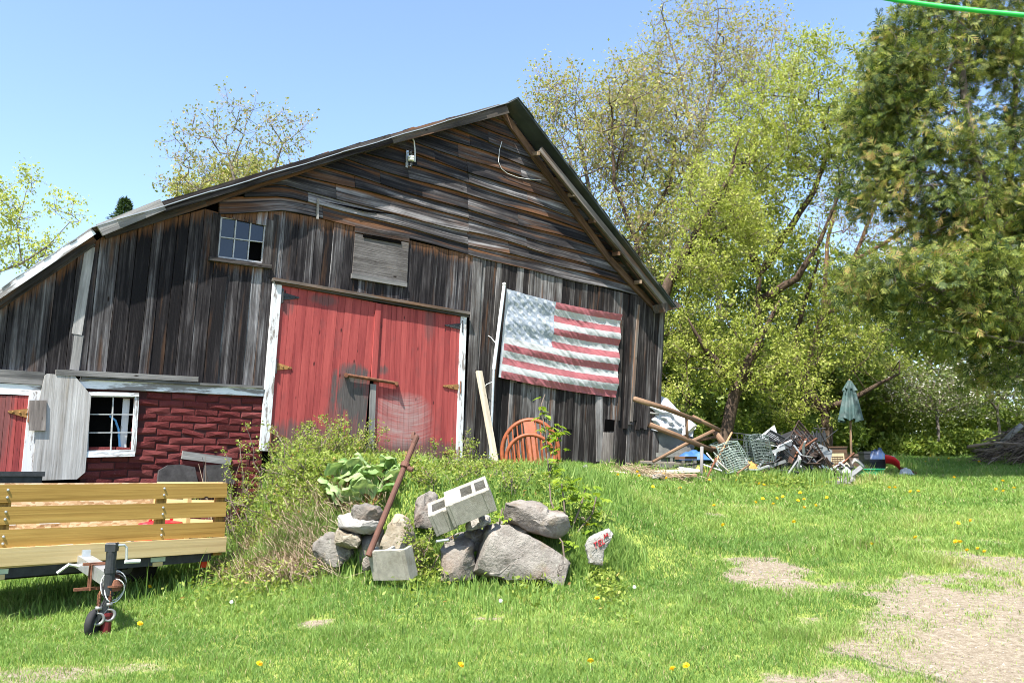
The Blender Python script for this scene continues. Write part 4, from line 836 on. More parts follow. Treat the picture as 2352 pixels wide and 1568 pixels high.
def slab(label, pts, Y, depth, mat, seed, lift=.05, name='rock', cuts=9, amp=.8):
    """stone with a traced front outline, its own distance and depth"""
    rg = np.random.RandomState(seed); P = [W(u, v, Y) for u, v in pts]; C = sum(P) / len(P); C[1] += depth * .4; Q = [np.array([p[0] - C[0], p[2] - C[2]]) for p in P]
    n = 56; L_ = [0]
    for a, b in zip(Q, Q[1:] + Q[:1]): L_.append(L_[-1] + np.linalg.norm(b - a))
    xs_ = np.interp(np.linspace(0, L_[-1], n, endpoint=False), L_, [q[0] for q in Q + Q[:1]]); zs_ = np.interp(np.linspace(0, L_[-1], n, endpoint=False), L_, [q[1] for q in Q + Q[:1]])
    cx, cz = xs_.mean(), zs_.mean(); R_ = [(.02, -.02), (.25, -.03), (.5, -.02), (.75, .0), (.92, .03), (.99, .10), (1.0, .25), (1.0, .45), (.97, .65), (.92, .82), (.78, .95), (.5, 1.0), (.02, 1.0)]; V = []; F = []
    for s_, f in R_:
        for k in range(n): V.append((cx + (xs_[k] - cx) * s_, (f - .4) * depth, cz + (zs_[k] - cz) * s_ + lift * max(0, f)))
    V = np.array(V); sz = max(np.ptp(xs_), np.ptp(zs_)); 
    for fq, am in ((4.5, .028), (11, .014), (26, .007)):
        ph = rg.rand(3, 3) * 6; K_ = V * fq / sz; d_ = am * sz * amp; V = V + d_ * np.stack([np.sin(K_[:, 0] * 1.1 + ph[q, 0]) * np.cos(K_[:, 2] * 1.3 + ph[q, 1]) + .6 * np.sin(K_[:, 1] * 1.7 + K_[:, 0] * .6 + ph[q, 2]) for q in range(3)], -1)
    for i in range(cuts):
        nn = rg.randn(3); nn[1] -= .5; nn /= np.linalg.norm(nn); pr = (V - V.mean(0)) @ nn; dd_ = pr.max() * (.62 + .25 * rg.rand()); V = V - np.outer(np.maximum(pr - dd_, 0), nn) * .9
    V = V + rg.randn(*V.shape) * .003 * np.repeat([r_[0] for r_ in R_], n)[:, None]
    F = [(i * n + k, i * n + (k + 1) % n, (i + 1) * n + (k + 1) % n, (i + 1) * n + k) for i in range(len(R_) - 1) for k in range(n)]; F = [f[::-1] for f in F]
    me = bpy.data.meshes.new(name); me.from_pydata(V.tolist(), [], F); me.update(); o = link(name, me, mat); o.location = tuple(C); me.polygons.foreach_set('use_smooth', [True] * len(me.polygons))
    try: me.set_sharp_from_angle(angle=R(30))
    except Exception: pass
    return tag(o, label, 'rock', 'stones piled at the foot of the bank')
slab('big grey slab resting tilted at the upper right of the stone heap', [(1159, 1202), (1161, 1156), (1173, 1142), (1188, 1145), (1212, 1154), (1254, 1163), (1258, 1172), (1306, 1181), (1314, 1228), (1296, 1242), (1256, 1240), (1230, 1227), (1181, 1208)], 7.75, .5, M['rock_mauve'], 11, .02)
slab('largest grey boulder sunk in the grass at the front of the stone heap', [(1080, 1345), (1084, 1268), (1099, 1216), (1113, 1211), (1165, 1211), (1189, 1220), (1259, 1241), (1290, 1255), (1312, 1277), (1318, 1300), (1300, 1345)], 7.3, .7, M['rock_mauve'], 23, .03, amp=.8)
slab('upright grey stone left of the largest boulder', [(1010, 1335), (1011, 1252), (1024, 1239), (1066, 1225), (1078, 1236), (1086, 1262), (1088, 1335)], 7.36, .5, M['rock_grey'], 5, .05)
slab('small pale wedge of stone under the hollow blocks', [(1065, 1214), (1077, 1200), (1105, 1187), (1123, 1194), (1124, 1206), (1102, 1218), (1071, 1226)], 7.4, .3, M['rock_pale'], 8, .04)
slab('flat pale slab with a white top under the rounded stone', [(745, 1199), (769, 1190), (806, 1189), (820, 1197), (879, 1192), (873, 1212), (847, 1236), (814, 1231), (780, 1220), (750, 1213)], 7.6, .5, M['rock_pale'], 13, .04)
slab('rounded grey stone lying on the flat pale slab', [(797, 1179), (806, 1164), (833, 1161), (865, 1166), (873, 1182), (866, 1196), (820, 1200), (804, 1192)], 7.66, .34, M['rock_grey'], 31, .02, cuts=2)
slab('tan wedge stone below the flat pale slab', [(759, 1232), (764, 1220), (793, 1229), (822, 1236), (818, 1262), (788, 1266), (767, 1254)], 7.55, .35, M['rock_warm'], 17, .03)
slab('dark brown mossy stone at the left end of the stone heap', [(702, 1300), (706, 1256), (734, 1236), (755, 1239), (777, 1256), (803, 1262), (812, 1310)], 7.62, .5, M['rock_grey'], 41, .05)
slab('mauve stone standing behind the hollow blocks', [(940, 1215), (941, 1166), (954, 1147), (980, 1129), (998, 1136), (1003, 1159), (1012, 1215)], 7.9, .4, M['rock_mauve'], 19, .03)
slab('tan slab leaning behind the broken block', [(866, 1290), (873, 1245), (898, 1186), (916, 1186), (940, 1206), (952, 1290)], 7.55, .3, M['rock_warm'], 27, .06)
slab('small grey stone half buried in grass left of the pole foot', [(826, 1310), (832, 1285), (846, 1270), (862, 1278), (868, 1312)], 7.25, .25, M['rock_grey'], 29, .02)
slab('grey stone in the gap under the flat slab', [(812, 1300), (815, 1240), (840, 1232), (872, 1222), (880, 1300)], 7.72, .35, M['rock_grey'], 37, .03)
slab('dark stone wedged below the tilted slab', [(1118, 1230), (1122, 1204), (1160, 1200), (1200, 1214), (1230, 1236), (1220, 1250)], 7.85, .35, M['rock_grey'], 47, .02)
slab('grey stone seen between the wedge and the upright stone', [(1060, 1262), (1064, 1226), (1100, 1216), (1112, 1230), (1104, 1270)], 7.55, .3, M['rock_grey'], 48, .02)
slab('low tan stone in the grass behind the sapling', [(1312, 1206), (1318, 1190), (1340, 1187), (1352, 1196), (1350, 1212)], 8.4, .3, M['rock_warm'], 61, .02)
slab('pale weathered stone at the top of the bank behind the rhubarb', [(690, 1100), (700, 1078), (725, 1070), (745, 1078), (750, 1100)], 9.3, .4, M['rock_pale'], 59, .02)
rs_ = slab('mottled pale stone with red painted letters at the right of the heap', [(1346, 1262), (1345, 1250), (1355, 1233), (1399, 1213), (1408, 1226), (1402, 1245), (1390, 1262), (1384, 1298), (1354, 1294)], 7.45, .16, M['rock_pale'], 43, .0, cuts=0, amp=.35)
# the red letters, brushed strokes standing a hair proud of the stone's face
def strokes(lines, name, mat, par, wid):
    m = MB()
    for a, b in lines: m.plank(a, b, wid, .012, (0, 0, 1) if abs(a[0] - b[0]) > abs(a[2] - b[2]) else (1, 0, 0))
    return m.build(name, mat, par)
red = plain('red_brush_paint', (.33, .022, .03), .7, 0, .5, 60)
rc_ = np.array(rs_.location)
def ST(u0, v0, u1, v1):
    p, q = W(u0, v0, 7.45) - rc_, W(u1, v1, 7.45) - rc_; p[1] = q[1] = -.078; return tuple(p), tuple(q)
word = [ST(1363, 1247, 1371, 1243), ST(1367, 1246, 1369, 1258), ST(1374, 1241, 1376, 1254), ST(1374, 1241, 1380, 1238), ST(1375, 1247, 1380, 1245), ST(1376, 1254, 1382, 1250), ST(1382, 1237, 1384, 1249), ST(1384, 1249, 1389, 1246)]
word2 = [ST(1388, 1236, 1387, 1226), ST(1387, 1226, 1392, 1232), ST(1392, 1232, 1394, 1223), ST(1394, 1223, 1397, 1231)]
strokes(word + word2, 'painted_letters', red, rs_, .007)
# hollow concrete blocks
def hollow_block(label, C, ax, yaw, tip_, mat=M['concrete'], L_=.40, D_=.20, H_=.20, broken=False, webs=None, w_=.032):
    """long axis x, cores run along z (three webs, two face shells)"""
    m = MB(); sh = .034; hl = L_ / 2
    nx, ny = 0, 0
    # face plate with two square holes, swept along z
    def ring(z):
        o = [(-hl, -D_ / 2), (hl, -D_ / 2), (hl, D_ / 2), (-hl, D_ / 2)]; return [(x, y, z) for x, y in o]
    h1 = [(-hl + sh, -D_ / 2 + w_), (-.018, -D_ / 2 + w_), (-.018, D_ / 2 - w_), (-hl + sh, D_ / 2 - w_)]; h2 = [(-x, y) for x, y in h1][::-1]; h2 = [(.018, -D_ / 2 + w_), (hl - sh, -D_ / 2 + w_), (hl - sh, D_ / 2 - w_), (.018, D_ / 2 - w_)]
    jit = lambda: random.uniform(-.003, .003)
    def shell(q0, q1, y0, y1):
        m.box((q0, y0, -H_ / 2 + jit()), (q1, y1, H_ / 2 + jit()), .5)
    shell(-hl, hl, -D_ / 2, -D_ / 2 + w_)
    if not broken: shell(-hl, hl, D_ / 2 - w_, D_ / 2)
    for x0_, x1_ in (webs or [(-hl, -hl + sh), (-.018, .016), (hl - sh, hl)]): shell(x0_ + (.0005 if x0_ > -hl else 0), x1_, -D_ / 2 + w_ - .002, D_ / 2 - w_ + .002 - (.05 if broken else 0))
    for x in (-hl + .05, hl - .05): m.box((x - .02, -D_ / 2 - .006, -H_ / 2 + .005), (x + .02, -D_ / 2 + .002, H_ / 2 - .005), .5)
    o = m.build('concrete_block', mat); o.location = tuple(C); o.rotation_euler = (tip_, ax, yaw); bv = o.modifiers.new('bevel', 'BEVEL'); bv.width = .006; bv.segments = 2
    tag(o, label, 'concrete block', 'hollow concrete blocks on the stones'); return o
def orient(o, roll, pit):
    """long axis tilted in the picture plane by roll, core face turned up by pit, in world directions"""
    e1 = np.array([math.cos(roll), .0, math.sin(roll)]); dn = np.array([math.sin(roll), 0, -math.cos(roll)]); ea = dn * math.cos(pit) + np.array([0, -1, 0]) * math.sin(pit); z_ = -(dn * math.sin(pit) + np.array([0, 1, 0]) * math.cos(pit)); y_ = np.cross(z_, e1)
    o.rotation_euler = Matrix(np.stack([e1, y_, z_], -1).tolist()).to_euler()
b1 = hollow_block('upper hollow concrete block lying tilted on top of the stone heap', W(1079, 1150, 7.42), 0, 0, 0, L_=.40, D_=.36, H_=.205, w_=.075, webs=[(-.2, -.05), (.052, .085), (.176, .2)]); orient(b1, R(21.5), R(70))
b2 = hollow_block('hollow concrete half block tucked against the left end of the upper block', W(1016, 1183, 7.46), 0, 0, 0, L_=.20, D_=.33, H_=.20, w_=.07, webs=[(-.1, -.06), (.06, .1)]); orient(b2, R(22), R(70))
b3 = hollow_block('broken hollow concrete block sunk in the grass by the pole foot', W(908, 1280, 7.2), 0, 0, 0, L_=.38, D_=.2, H_=.26, broken=True); orient(b3, R(4), R(74)); b3.rotation_euler = (Matrix.Rotation(R(-28), 3, 'Z') @ b3.rotation_euler.to_matrix()).to_euler(); b3.location.z -= .03
# rusty pole leaning on the heap
m = MB(); pb, pt = W(846, 1276, 7.15), W(958, 1000, 7.55); dd = pt - pb
m.tube([pb, pb + dd * .3, pb + dd * .985], [.028, .027, .024], 12); m.lathe(pb + dd * .74, [(.028, -.03), (.042, -.02), (.042, .02), (.028, .03)], 14, tuple(dd))
q = pb + dd * .735 + np.array([.05, -.02, -.03]); m.lathe(q, [(.01, -.03), (.024, -.02), (.024, .02), (.01, .03)], 10, (1, 0, -.4)); m.lathe(pb + dd * .985, [(.026, -.06), (.03, 0), (.02, .02)], 10, tuple(dd)); m.plank(pb + dd * .97 + np.array([-.03, 0, 0]), pb + dd * 1.01 + np.array([-.035, 0, .02]), .02, .03)
tag(m.build('rusty_pole', M['rust_pipe']), 'rusty brown iron pole leaning out of the stone heap', 'pole')
m = MB(); m.tube([W(1002, 1243, 7.05), W(1030, 1239, 7.1)], .012, 8); tag(m.build('pipe_end', M['galv']), 'short pale pipe end sticking out below the hollow blocks', 'pipe')
# ------------------------------------------------------------------ flag and pole, leaning stud, chair, small things along the barn wall
fo = .10
quad = [np.array(BARN.at(u, v, fo)) for u, v in [(1164, 663), (1428, 722), (1417, 912), (1145, 866)]]
fo_ = np.array(BARN.world(*quad[0], fo)); NF = np.array([BARN.N[0], BARN.N[1], 0])
def fl(s_, t_):
    p = (quad[0] + (quad[1] - quad[0]) * s_) * (1 - t_) + (quad[3] + (quad[2] - quad[3]) * s_) * t_
    p = p + np.array([0, -.05 * math.sin(math.pi * s_) * (1 - t_) - .03 * math.sin(math.pi * s_) * t_])
    x, y = s_ * 3.1, t_ * 1.65; a, b = x * .75 + y * .95, x * -.6 + y * .8
    wv = (fbm(np.array(b * 9.), np.array(a * 1.7), 2) - .5) * .045 + (fbm(np.array(b * 30. + 5), np.array(a * 6.), 3) - .5) * .022
    if s_ < .4 and t_ < .56: wv += (fbm(np.array(b * 26. + 7.), np.array(a * 16.), 3) - .5) * .013
    wv += .02 * math.sin(t_ * 22 + s_ * 2) * (.4 + s_); ed = min(1, s_ / .04)
    return BARN.world(p[0], p[1], fo + float(wv) * ed)
m = MB(); m.grid(lambda s_, t_: fl(s_, t_) - fo_, 190, 104)
t = NT('faded_flag_cloth'); g = t.sep(t.gc()); u_, v_ = g[0], g[1]
st = t.math('MODULO', t.math('FLOOR', t.math('MULTIPLY', v_, 13.0)), 2.0)
n1 = t.noise(t.obj(), 3, 4, .6)
redc = t.mix(n1, (.30, .075, .088), (.40, .145, .155)); wht = t.mix(n1, (.40, .42, .42), (.50, .515, .51)); c = t.mix(st, redc, wht)
can = t.math('MULTIPLY', t.math('LESS_THAN', u_, .395), t.math('LESS_THAN', v_, 7 / 13))
# stars: rows of pale dots on the bleached canton
cu = t.math('MULTIPLY', u_, 11 / .395); cv = t.math('MULTIPLY', v_, 9 / (7 / 13)); par = t.math('MODULO', t.math('ADD', t.math('FLOOR', cu), t.math('FLOOR', cv)), 2.0)
fx = t.math('SUBTRACT', t.math('FRACT', cu), .5); fy = t.math('SUBTRACT', t.math('FRACT', cv), .5); dd_ = t.math('POWER', t.math('ADD', t.math('MULTIPLY', fx, fx), t.math('MULTIPLY', fy, fy)), .5)
star = t.math('MULTIPLY', t.math('LESS_THAN', dd_, .40), t.math('LESS_THAN', par, .5))
cc = t.mix(star, t.mix(n1, (.27, .32, .39), (.35, .39, .445)), (.50, .525, .55)); c = t.mix(can, c, cc); c = t.mix(t.math('LESS_THAN', u_, .018), c, (.46, .48, .50))
b_ = t.n('BsdfPrincipled'); t.l(c, b_.inputs['Base Color']); b_.inputs['Roughness'].default_value = .7; tr = t.n('BsdfTranslucent'); t.l(c, tr.inputs[0]); mxs = t.n('MixShader'); mxs.inputs[0].default_value = .2; t.l(b_.outputs[0], mxs.inputs[1]); t.l(tr.outputs[0], mxs.inputs[2]); t.l(mxs.outputs[0], t.out.inputs[0]); M['flag'] = t.m
fg = m.build('flag', M['flag'], None, True); fg.location = tuple(fo_); tag(fg, 'large sun-bleached striped flag with a pale starred corner hung on the barn wall', 'flag')
def BW(u, v, o): return BARN.world(*BARN.at(u, v, o), o)
b0, b1, b2 = BW(1158, 656, .13), BW(1134, 848, .13), BW(1125, 1052, .14)
pole = thing('flagpole', 'white flagpole standing against the barn wall beside the flag', 'flagpole', b2)
m = MB(); m.tube([b1 - b2, b0 - b2], .030, 14); m.lathe(b0 - b2, [(.02, 0), (.035, .015), (.03, .045), (.005, .06)], 12); m.build('upper_pole', M['white_metal'], pole)
m = MB(); m.tube([(0, 0, -.1), b1 - b2 + np.array([0, 0, .02])], .024, 12); m.build('lower_pole', M['galv'], pole)
m = MB(); m.tube([BW(1140, 790, .13) - b2, BW(1128, 775, .06) - b2, BW(1120, 770, .02) - b2], .007, 5); m.tube([BW(1135, 875, .13) - b2, BW(1118, 882, .1) - b2, BW(1110, 893, .06) - b2], .006, 5); m.build('halyard', M['white_cable'], pole)
m = MB(); q0, q1 = BW(1100, 852, .10), BW(1137, 1056, .45); m.plank(q0, q1 + (q1 - q0) * .03, .11, .045, (BARN.T[0], BARN.T[1], 0), rnd=.5, n=3); st_ = m.build('stud', M['bare_stud'], None, origin=q1)
tag(st_, 'bare pale wooden stud leaning against the barn beside the flagpole', 'stud')
# orange-brown hoop-back chair
Yc = 12.6; kc = px(Yc); co = W(1215, 1075, Yc); zg = gz(co[0], co[1]); co[2] = zg
def CW(u, v, dy=0.0): return W(u, v, Yc + dy) - co
CH = plain('orange_brown_varnish', (.22, .06, .022), .5, 0, .3, 10, .2, dirt=(.20, .07, .03))
chair = thing('hoop_back_chair', 'large orange-brown spindle chair with a hooped back standing by the barn', 'chair', co)
arc = lambda cu, cv, ru, rv, a0, a1, dy, n: [CW(cu + ru * math.cos(a), cv - rv * math.sin(a), dy) for a in np.linspace(a0, a1, n)]
m = MB(); m.tube([CW(1158, 1092, .25)] + arc(1218, 1038, 65, 74, R(182), R(-6), .35, 22) + [CW(1290, 1096, .25)], .034, 8); m.build('back_hoop', CH, chair, True)
m = MB(); m.tube([CW(1160, 1080, -.25)] + arc(1218, 1052, 55, 54, R(178), R(0), -.15, 20) + [CW(1277, 1085, -.25)], .03, 8); m.build('arm_hoop', CH, chair, True)
for k in range(11):
    u = 1166 + 10.6 * k; a_ = math.sqrt(max(0, 1 - ((u - 218 - 1000) / 65) ** 2))
    if k in (5,): 
        m = MB(); m.plank(CW(1214, 968, .33), CW(1232, 1090, .1), .17, .02, (1, 0, 0)); m.build('splat', CH, chair); continue
    m = MB(); m.tube([CW(u, 1038 - 72 * a_, .34), CW(u + 9, 1085, .1)], [.011, .015], 6); m.build('spindle', CH, chair)
for k in range(9):
    u = 1174 + 11 * k; a_ = math.sqrt(max(0, 1 - ((u - 1218) / 55) ** 2)); m = MB(); m.tube([CW(u, 1052 - 52 * a_, -.15), CW(u + 10, 1088, -.05)], [.012, .016], 6); m.build('spindle', CH, chair)
m = MB(); m.lathe(CW(1222, 1088, .1), [(.01, -.02), (.46, -.02), (.48, .0), (.46, .03), (.01, .03)], 24); m.build('seat', CH, chair, True)
for u, dy in [(1185, -.3), (1256, -.3), (1190, .35), (1252, .35)]:
    m = MB(); q = CW(u, 1088, dy); m.tube([q, (q[0] * 1.12, q[1] * 1.15, -.12)], [.024, .018], 8); m.build('leg', CH, chair)
# bits at the foot of the wall
def debris(name, label, cat, u0, v0, u1, v1, Y, wid, thk, mat, group=None, up=(0, 0, 1), z=None, dY=0.0):
    a, b = W(u0, v0, Y), W(u1, v1, Y + dY); m = MB(); m.plank(a, b, wid, thk, up); c = (a + b) / 2; o = m.build(name, mat, None, origin=c); return tag(o, label, cat, group)
debris('board', 'short weathered board end lying at the foot of the barn wall', 'board', 1328, 1084, 1350, 1072, 14.0, .10, .03, M['grey_trim'])
debris('tube', 'pale pink tube with an orange band lying along the barn foot', 'tube', 1360, 1080, 1440, 1088, 14.2, .06, .05, plain('pink_plastic', (.62, .45, .40), .6))
debris('board', 'long thin tan lath lying in the grass at the barn corner', 'board', 1405, 1082, 1500, 1094, 14.4, .05, .03, M['bare_stud'])
# ------------------------------------------------------------------ trees: limbs grown towards points spread through the crown, twigs, small leaves
def needle_mesh(P, D, ln, r):
    """thin three-sided twigs from P along D"""
    n = len(P); D = D / (np.linalg.norm(D, axis=1, keepdims=True) + 1e-9); a = np.cross(D, [0.3, 0.2, 1.0]); a /= np.linalg.norm(a, axis=1, keepdims=True) + 1e-9; b = np.cross(D, a)
    r = np.broadcast_to(r, (n,))[:, None]; V = np.empty((n, 4, 3))
    for k in range(3): q = 2.094 * k; V[:, k] = P + (a * math.cos(q) + b * math.sin(q)) * r
    V[:, 3] = P + D * np.broadcast_to(ln, (n,))[:, None]
    F = (np.arange(n)[:, None] * 4 + np.array([0, 1, 3, 1, 2, 3, 2, 0, 3])).reshape(-1, 3); return V.reshape(-1, 3), F
def leaf_mesh(P, D, N, ln, wd):
    """diamond leaves folded a little along the midrib"""
    n = len(P); D = D / (np.linalg.norm(D, axis=1, keepdims=True) + 1e-9); S = np.cross(D, N); S /= np.linalg.norm(S, axis=1, keepdims=True) + 1e-9; U = np.cross(S, D)
    ln = np.broadcast_to(ln, (n,))[:, None]; wd = np.broadcast_to(wd, (n,))[:, None]; V = np.empty((n, 4, 3))
    V[:, 0] = P; V[:, 1] = P + D * ln * .45 + S * wd * .5 + U * wd * .12; V[:, 2] = P + D * ln; V[:, 3] = P + D * ln * .45 - S * wd * .5 + U * wd * .12
    F = (np.arange(n)[:, None] * 4 + np.array([0, 1, 2, 0, 2, 3])).reshape(-1, 3); return V.reshape(-1, 3), F
def grow(trunks, blobs, n_t, rg, seg=.35, up=.12, wig=.12, r_tip=.006, power=2.3, hang=0.0, girth=0.0):
    pos = []; par = []; gmin = []
    first_ = None
    for tr in trunks:                                   # polyline of points; first may join an existing node
        tr = [np.array(p, float) for p in tr]; last = -1; first_ = tr if first_ is None else first_
        if pos:
            A = np.array(pos); d = ((A - tr[0]) ** 2).sum(1); j = int(d.argmin()); last = j if d[j] < .8 ** 2 else -1
        for i in range(len(tr) - 1):
            k = max(1, int(np.linalg.norm(tr[i + 1] - tr[i]) / seg))
            for s_ in range(0 if (i == 0 and last == -1) else 1, k + 1):
                p = tr[i] + (tr[i + 1] - tr[i]) * s_ / k + (rg.randn(3) * .025 * seg if 0 < s_ < k else 0); pos.append(p); par.append(last); last = len(pos) - 1; gmin.append(girth * (1 if tr is first_ else .62) * (1 - .78 * (i + s_ / k) / (len(tr) - 1)))
    n0 = len(pos); Tg = []
    wsum = sum(b[2] for b in blobs)
    for c, r, wgt in blobs:
        m_ = int(n_t * wgt / wsum); q = rg.randn(m_, 3); q /= np.linalg.norm(q, axis=1, keepdims=True); q *= (rg.rand(m_, 1) ** .42); Tg.append(np.array(c) + q * np.array(r))
    Tg = np.concatenate(Tg); A = np.array(pos); d0 = np.array([((A - t_) ** 2).sum(1).min() for t_ in Tg]); Tg = Tg[np.argsort(d0)]
    cap = n0 + len(Tg) * 14 + 10; A = np.zeros((cap, 3)); A[:n0] = np.array(pos); n = n0; tips = []
    for t_ in Tg:
        dv = t_ - A[:n]; d2 = (dv ** 2).sum(1); pen = 1 + 1.2 * (dv[:, 2] < 0) - .0; j = int((d2 * pen).argmin()); d = math.sqrt(d2[j])
        if d < .05: continue
        k = min(12, max(1, int(d / seg))); p0 = A[j]; ctl = (p0 + t_) / 2 + rg.randn(3) * wig * d + np.array([0, 0, -up * d]); last = j
        for s_ in range(1, k + 1):
            u = s_ / k; p = (1 - u) ** 2 * p0 + 2 * u * (1 - u) * ctl + u * u * t_; p[2] -= hang * u * u * d
            A[n] = p; par.append(last); last = n; n += 1
            if n >= cap - 1: break
        tips.append(last)
        if n >= cap - 14: break
    A = A[:n]; par = np.array(par); acc = np.zeros(n); ch = np.zeros(n, int)
    for i in range(n - 1, -1, -1):
        if acc[i] == 0: acc[i] = r_tip ** power
        if par[i] >= 0: acc[par[i]] += acc[i] ; ch[par[i]] += 1
    rad = acc ** (1 / power); rad[:n0] = np.maximum(rad[:n0], np.array(gmin)); return A, par, rad, np.array(tips), ch
def limb_mesh(mb, A, par, rad, rmax=None, rmin=.0):
    n = len(A); kids = [[] for _ in range(n)]
    for i in range(n):
        if par[i] >= 0: kids[par[i]].append(i)
    starts = [(i, -1) for i in range(n) if par[i] < 0]
    while starts:
        i, fr = starts.pop(); ch = [] if fr < 0 else [fr]; 
        while True:
            ch.append(i); ks = sorted(kids[i], key=lambda q: -rad[q])
            for q in ks[1:]: starts.append((q, i))
            if not ks: break
            i = ks[0]
        if len(ch) < 2: continue
        rs_ = [rad[c] for c in ch]
        if fr >= 0: rs_[0] = rs_[1]
        if rmax: rs_ = [min(r, rmax) for r in rs_]
        rs_[-1] *= .5; sd = 7 if rs_[0] > .07 else (5 if rs_[0] > .025 else 3)
        mb.tube([A[c] for c in ch], rs_, sd, .5, caps=sd > 5)
def tree(name, label, trunks, blobs, n_t, leafmat_, barkmat, seed, leaf=(.07, .04), per=8, twigs=4, twig_len=.35, spread=.22, droop=.2, up=.12, r_tip=.006, rmax=.22, group='trees standing behind the barn and the junk', cat='tree', hang=0.0, seg=.35, wig=.12, upleaf=.3, inner=0, power=2.3, girth=0.0):
    rg = np.random.RandomState(seed); A, par, rad, tips, ch = grow(trunks, blobs, n_t, rg, seg=seg, up=up, r_tip=r_tip, hang=hang, wig=wig, power=power, girth=girth)
    base = np.array(trunks[0][0], float); root = thing(name, label, cat, base, 0, group)
    mb = MB(); limb_mesh(mb, A - base, par, rad, rmax); tr = mb.build('trunk', barkmat, root, True)
    # twigs leave the outer branches
    thin = np.where(rad < r_tip * 2.6)[0]; thin = thin[par[thin] >= 0]
    src = np.repeat(thin, twigs); P = A[src]; D0 = A[src] - A[par[src]]; D0 /= np.linalg.norm(D0, axis=1, keepdims=True) + 1e-9
    D = D0 * .7 + rg.randn(len(src), 3) * .65; D[:, 2] += .35 - hang; D /= np.linalg.norm(D, axis=1, keepdims=True); ln = twig_len * (.4 + rg.rand(len(src)) * .9)
    V, F = needle_mesh(P - base, D, ln, r_tip * .55); fast_mesh('twigs', V, F, M['twig'], root)
    # leaves along the twigs and round the tips
    q = np.repeat(np.arange(len(src)), per); t_ = .25 + .8 * rg.rand(len(q)) ** .7; Pl = P[q] + D[q] * (ln[q] * t_)[:, None] + rg.randn(len(q), 3) * spread * .25
    tone = np.repeat(rg.randn(len(src)) * .16, per)
    Dl = rg.randn(len(q), 3); Dl[:, 2] -= droop; Nl = rg.randn(len(q), 3) * .7; Nl[:, 2] += 1.0
    s_ = (.55 + .8 * rg.rand(len(q))); V, F = leaf_mesh(Pl - base, Dl, Nl, leaf[0] * s_, leaf[1] * s_)
    r = np.clip(.5 + tone + rg.randn(len(q)) * .2, 0, 1); fast_mesh('crown', V, F, leafmat_, root, rnd=np.repeat(r, 4)); return root
def blob(u, v, ru, rv, Y, ry, wgt=1.0):
    k = px(Y); return (W(u, v, Y), (ru / k, ry, rv / k), wgt)
def tp(pts, Y, dy=0.0):
    return [W(u, v, Y + dy * i / max(1, len(pts) - 1)) for i, (u, v) in enumerate(pts)]
def foot(u, Y):
    x = W(u, 1060, Y)[0]; return np.array([x, Y, gz(x, Y) - .1])
# sparse budding trees behind the right half of the roof
Y = 25; tree('budding_tree', 'slender budding tree directly behind the barn ridge', [[foot(1380, Y)] + tp([(1375, 800), (1385, 600), (1350, 420), (1320, 250)], Y, .5), tp([(1385, 600), (1330, 420), (1270, 280)], Y, -1)], [blob(1330, 330, 115, 190, Y, 1.6, 1.3), blob(1370, 560, 130, 150, Y, 1.6), blob(1260, 240, 50, 110, Y, 1, .35), blob(1420, 330, 90, 190, Y, 1.4, .8)], 820, M['leaf_sparse'], M['bark_grey'], 101, leaf=(.10, .06), per=3, twigs=5, twig_len=.6, rmax=.10, r_tip=.008)
Y = 23.5; tree('budding_tree', 'budding tree with a thin dark straight stem seen above the right roof slope', [[foot(1470, Y)] + tp([(1478, 760), (1462, 560), (1410, 420), (1405, 250)], Y, 0), tp([(1462, 560), (1540, 420), (1560, 250)], Y, .8)], [blob(1440, 300, 100, 190, Y, 1.5), blob(1470, 560, 110, 140, Y, 1.5, .8), blob(1560, 330, 90, 170, Y, 1.5, .8)], 700, M['leaf_sparse'], M['bark'], 102, girth=.07, leaf=(.10, .06), per=3, twigs=5, twig_len=.6, rmax=.09, r_tip=.008)
Y = 27; tree('tall_budding_tree', 'tallest half-bare budding tree reaching the top edge of the picture', [[foot(1660, Y)] + tp([(1660, 800), (1640, 560), (1600, 360), (1560, 160), (1520, 30)], Y, 0), tp([(1640, 560), (1720, 380), (1760, 180), (1780, 60)], Y, 1), tp([(1600, 360), (1640, 180), (1650, 20)], Y, -.8)], [blob(1600, 190, 150, 240, Y, 2, 1.2), blob(1740, 200, 120, 210, Y, 2), blob(1490, 190, 60, 120, Y, 1.4, .35), blob(1640, 460, 160, 180, Y, 2)], 1200, M['leaf_sparse'], M['bark_grey'], 103, girth=.11, leaf=(.10, .06), per=3, twigs=5, twig_len=.75, rmax=.13, r_tip=.0085)
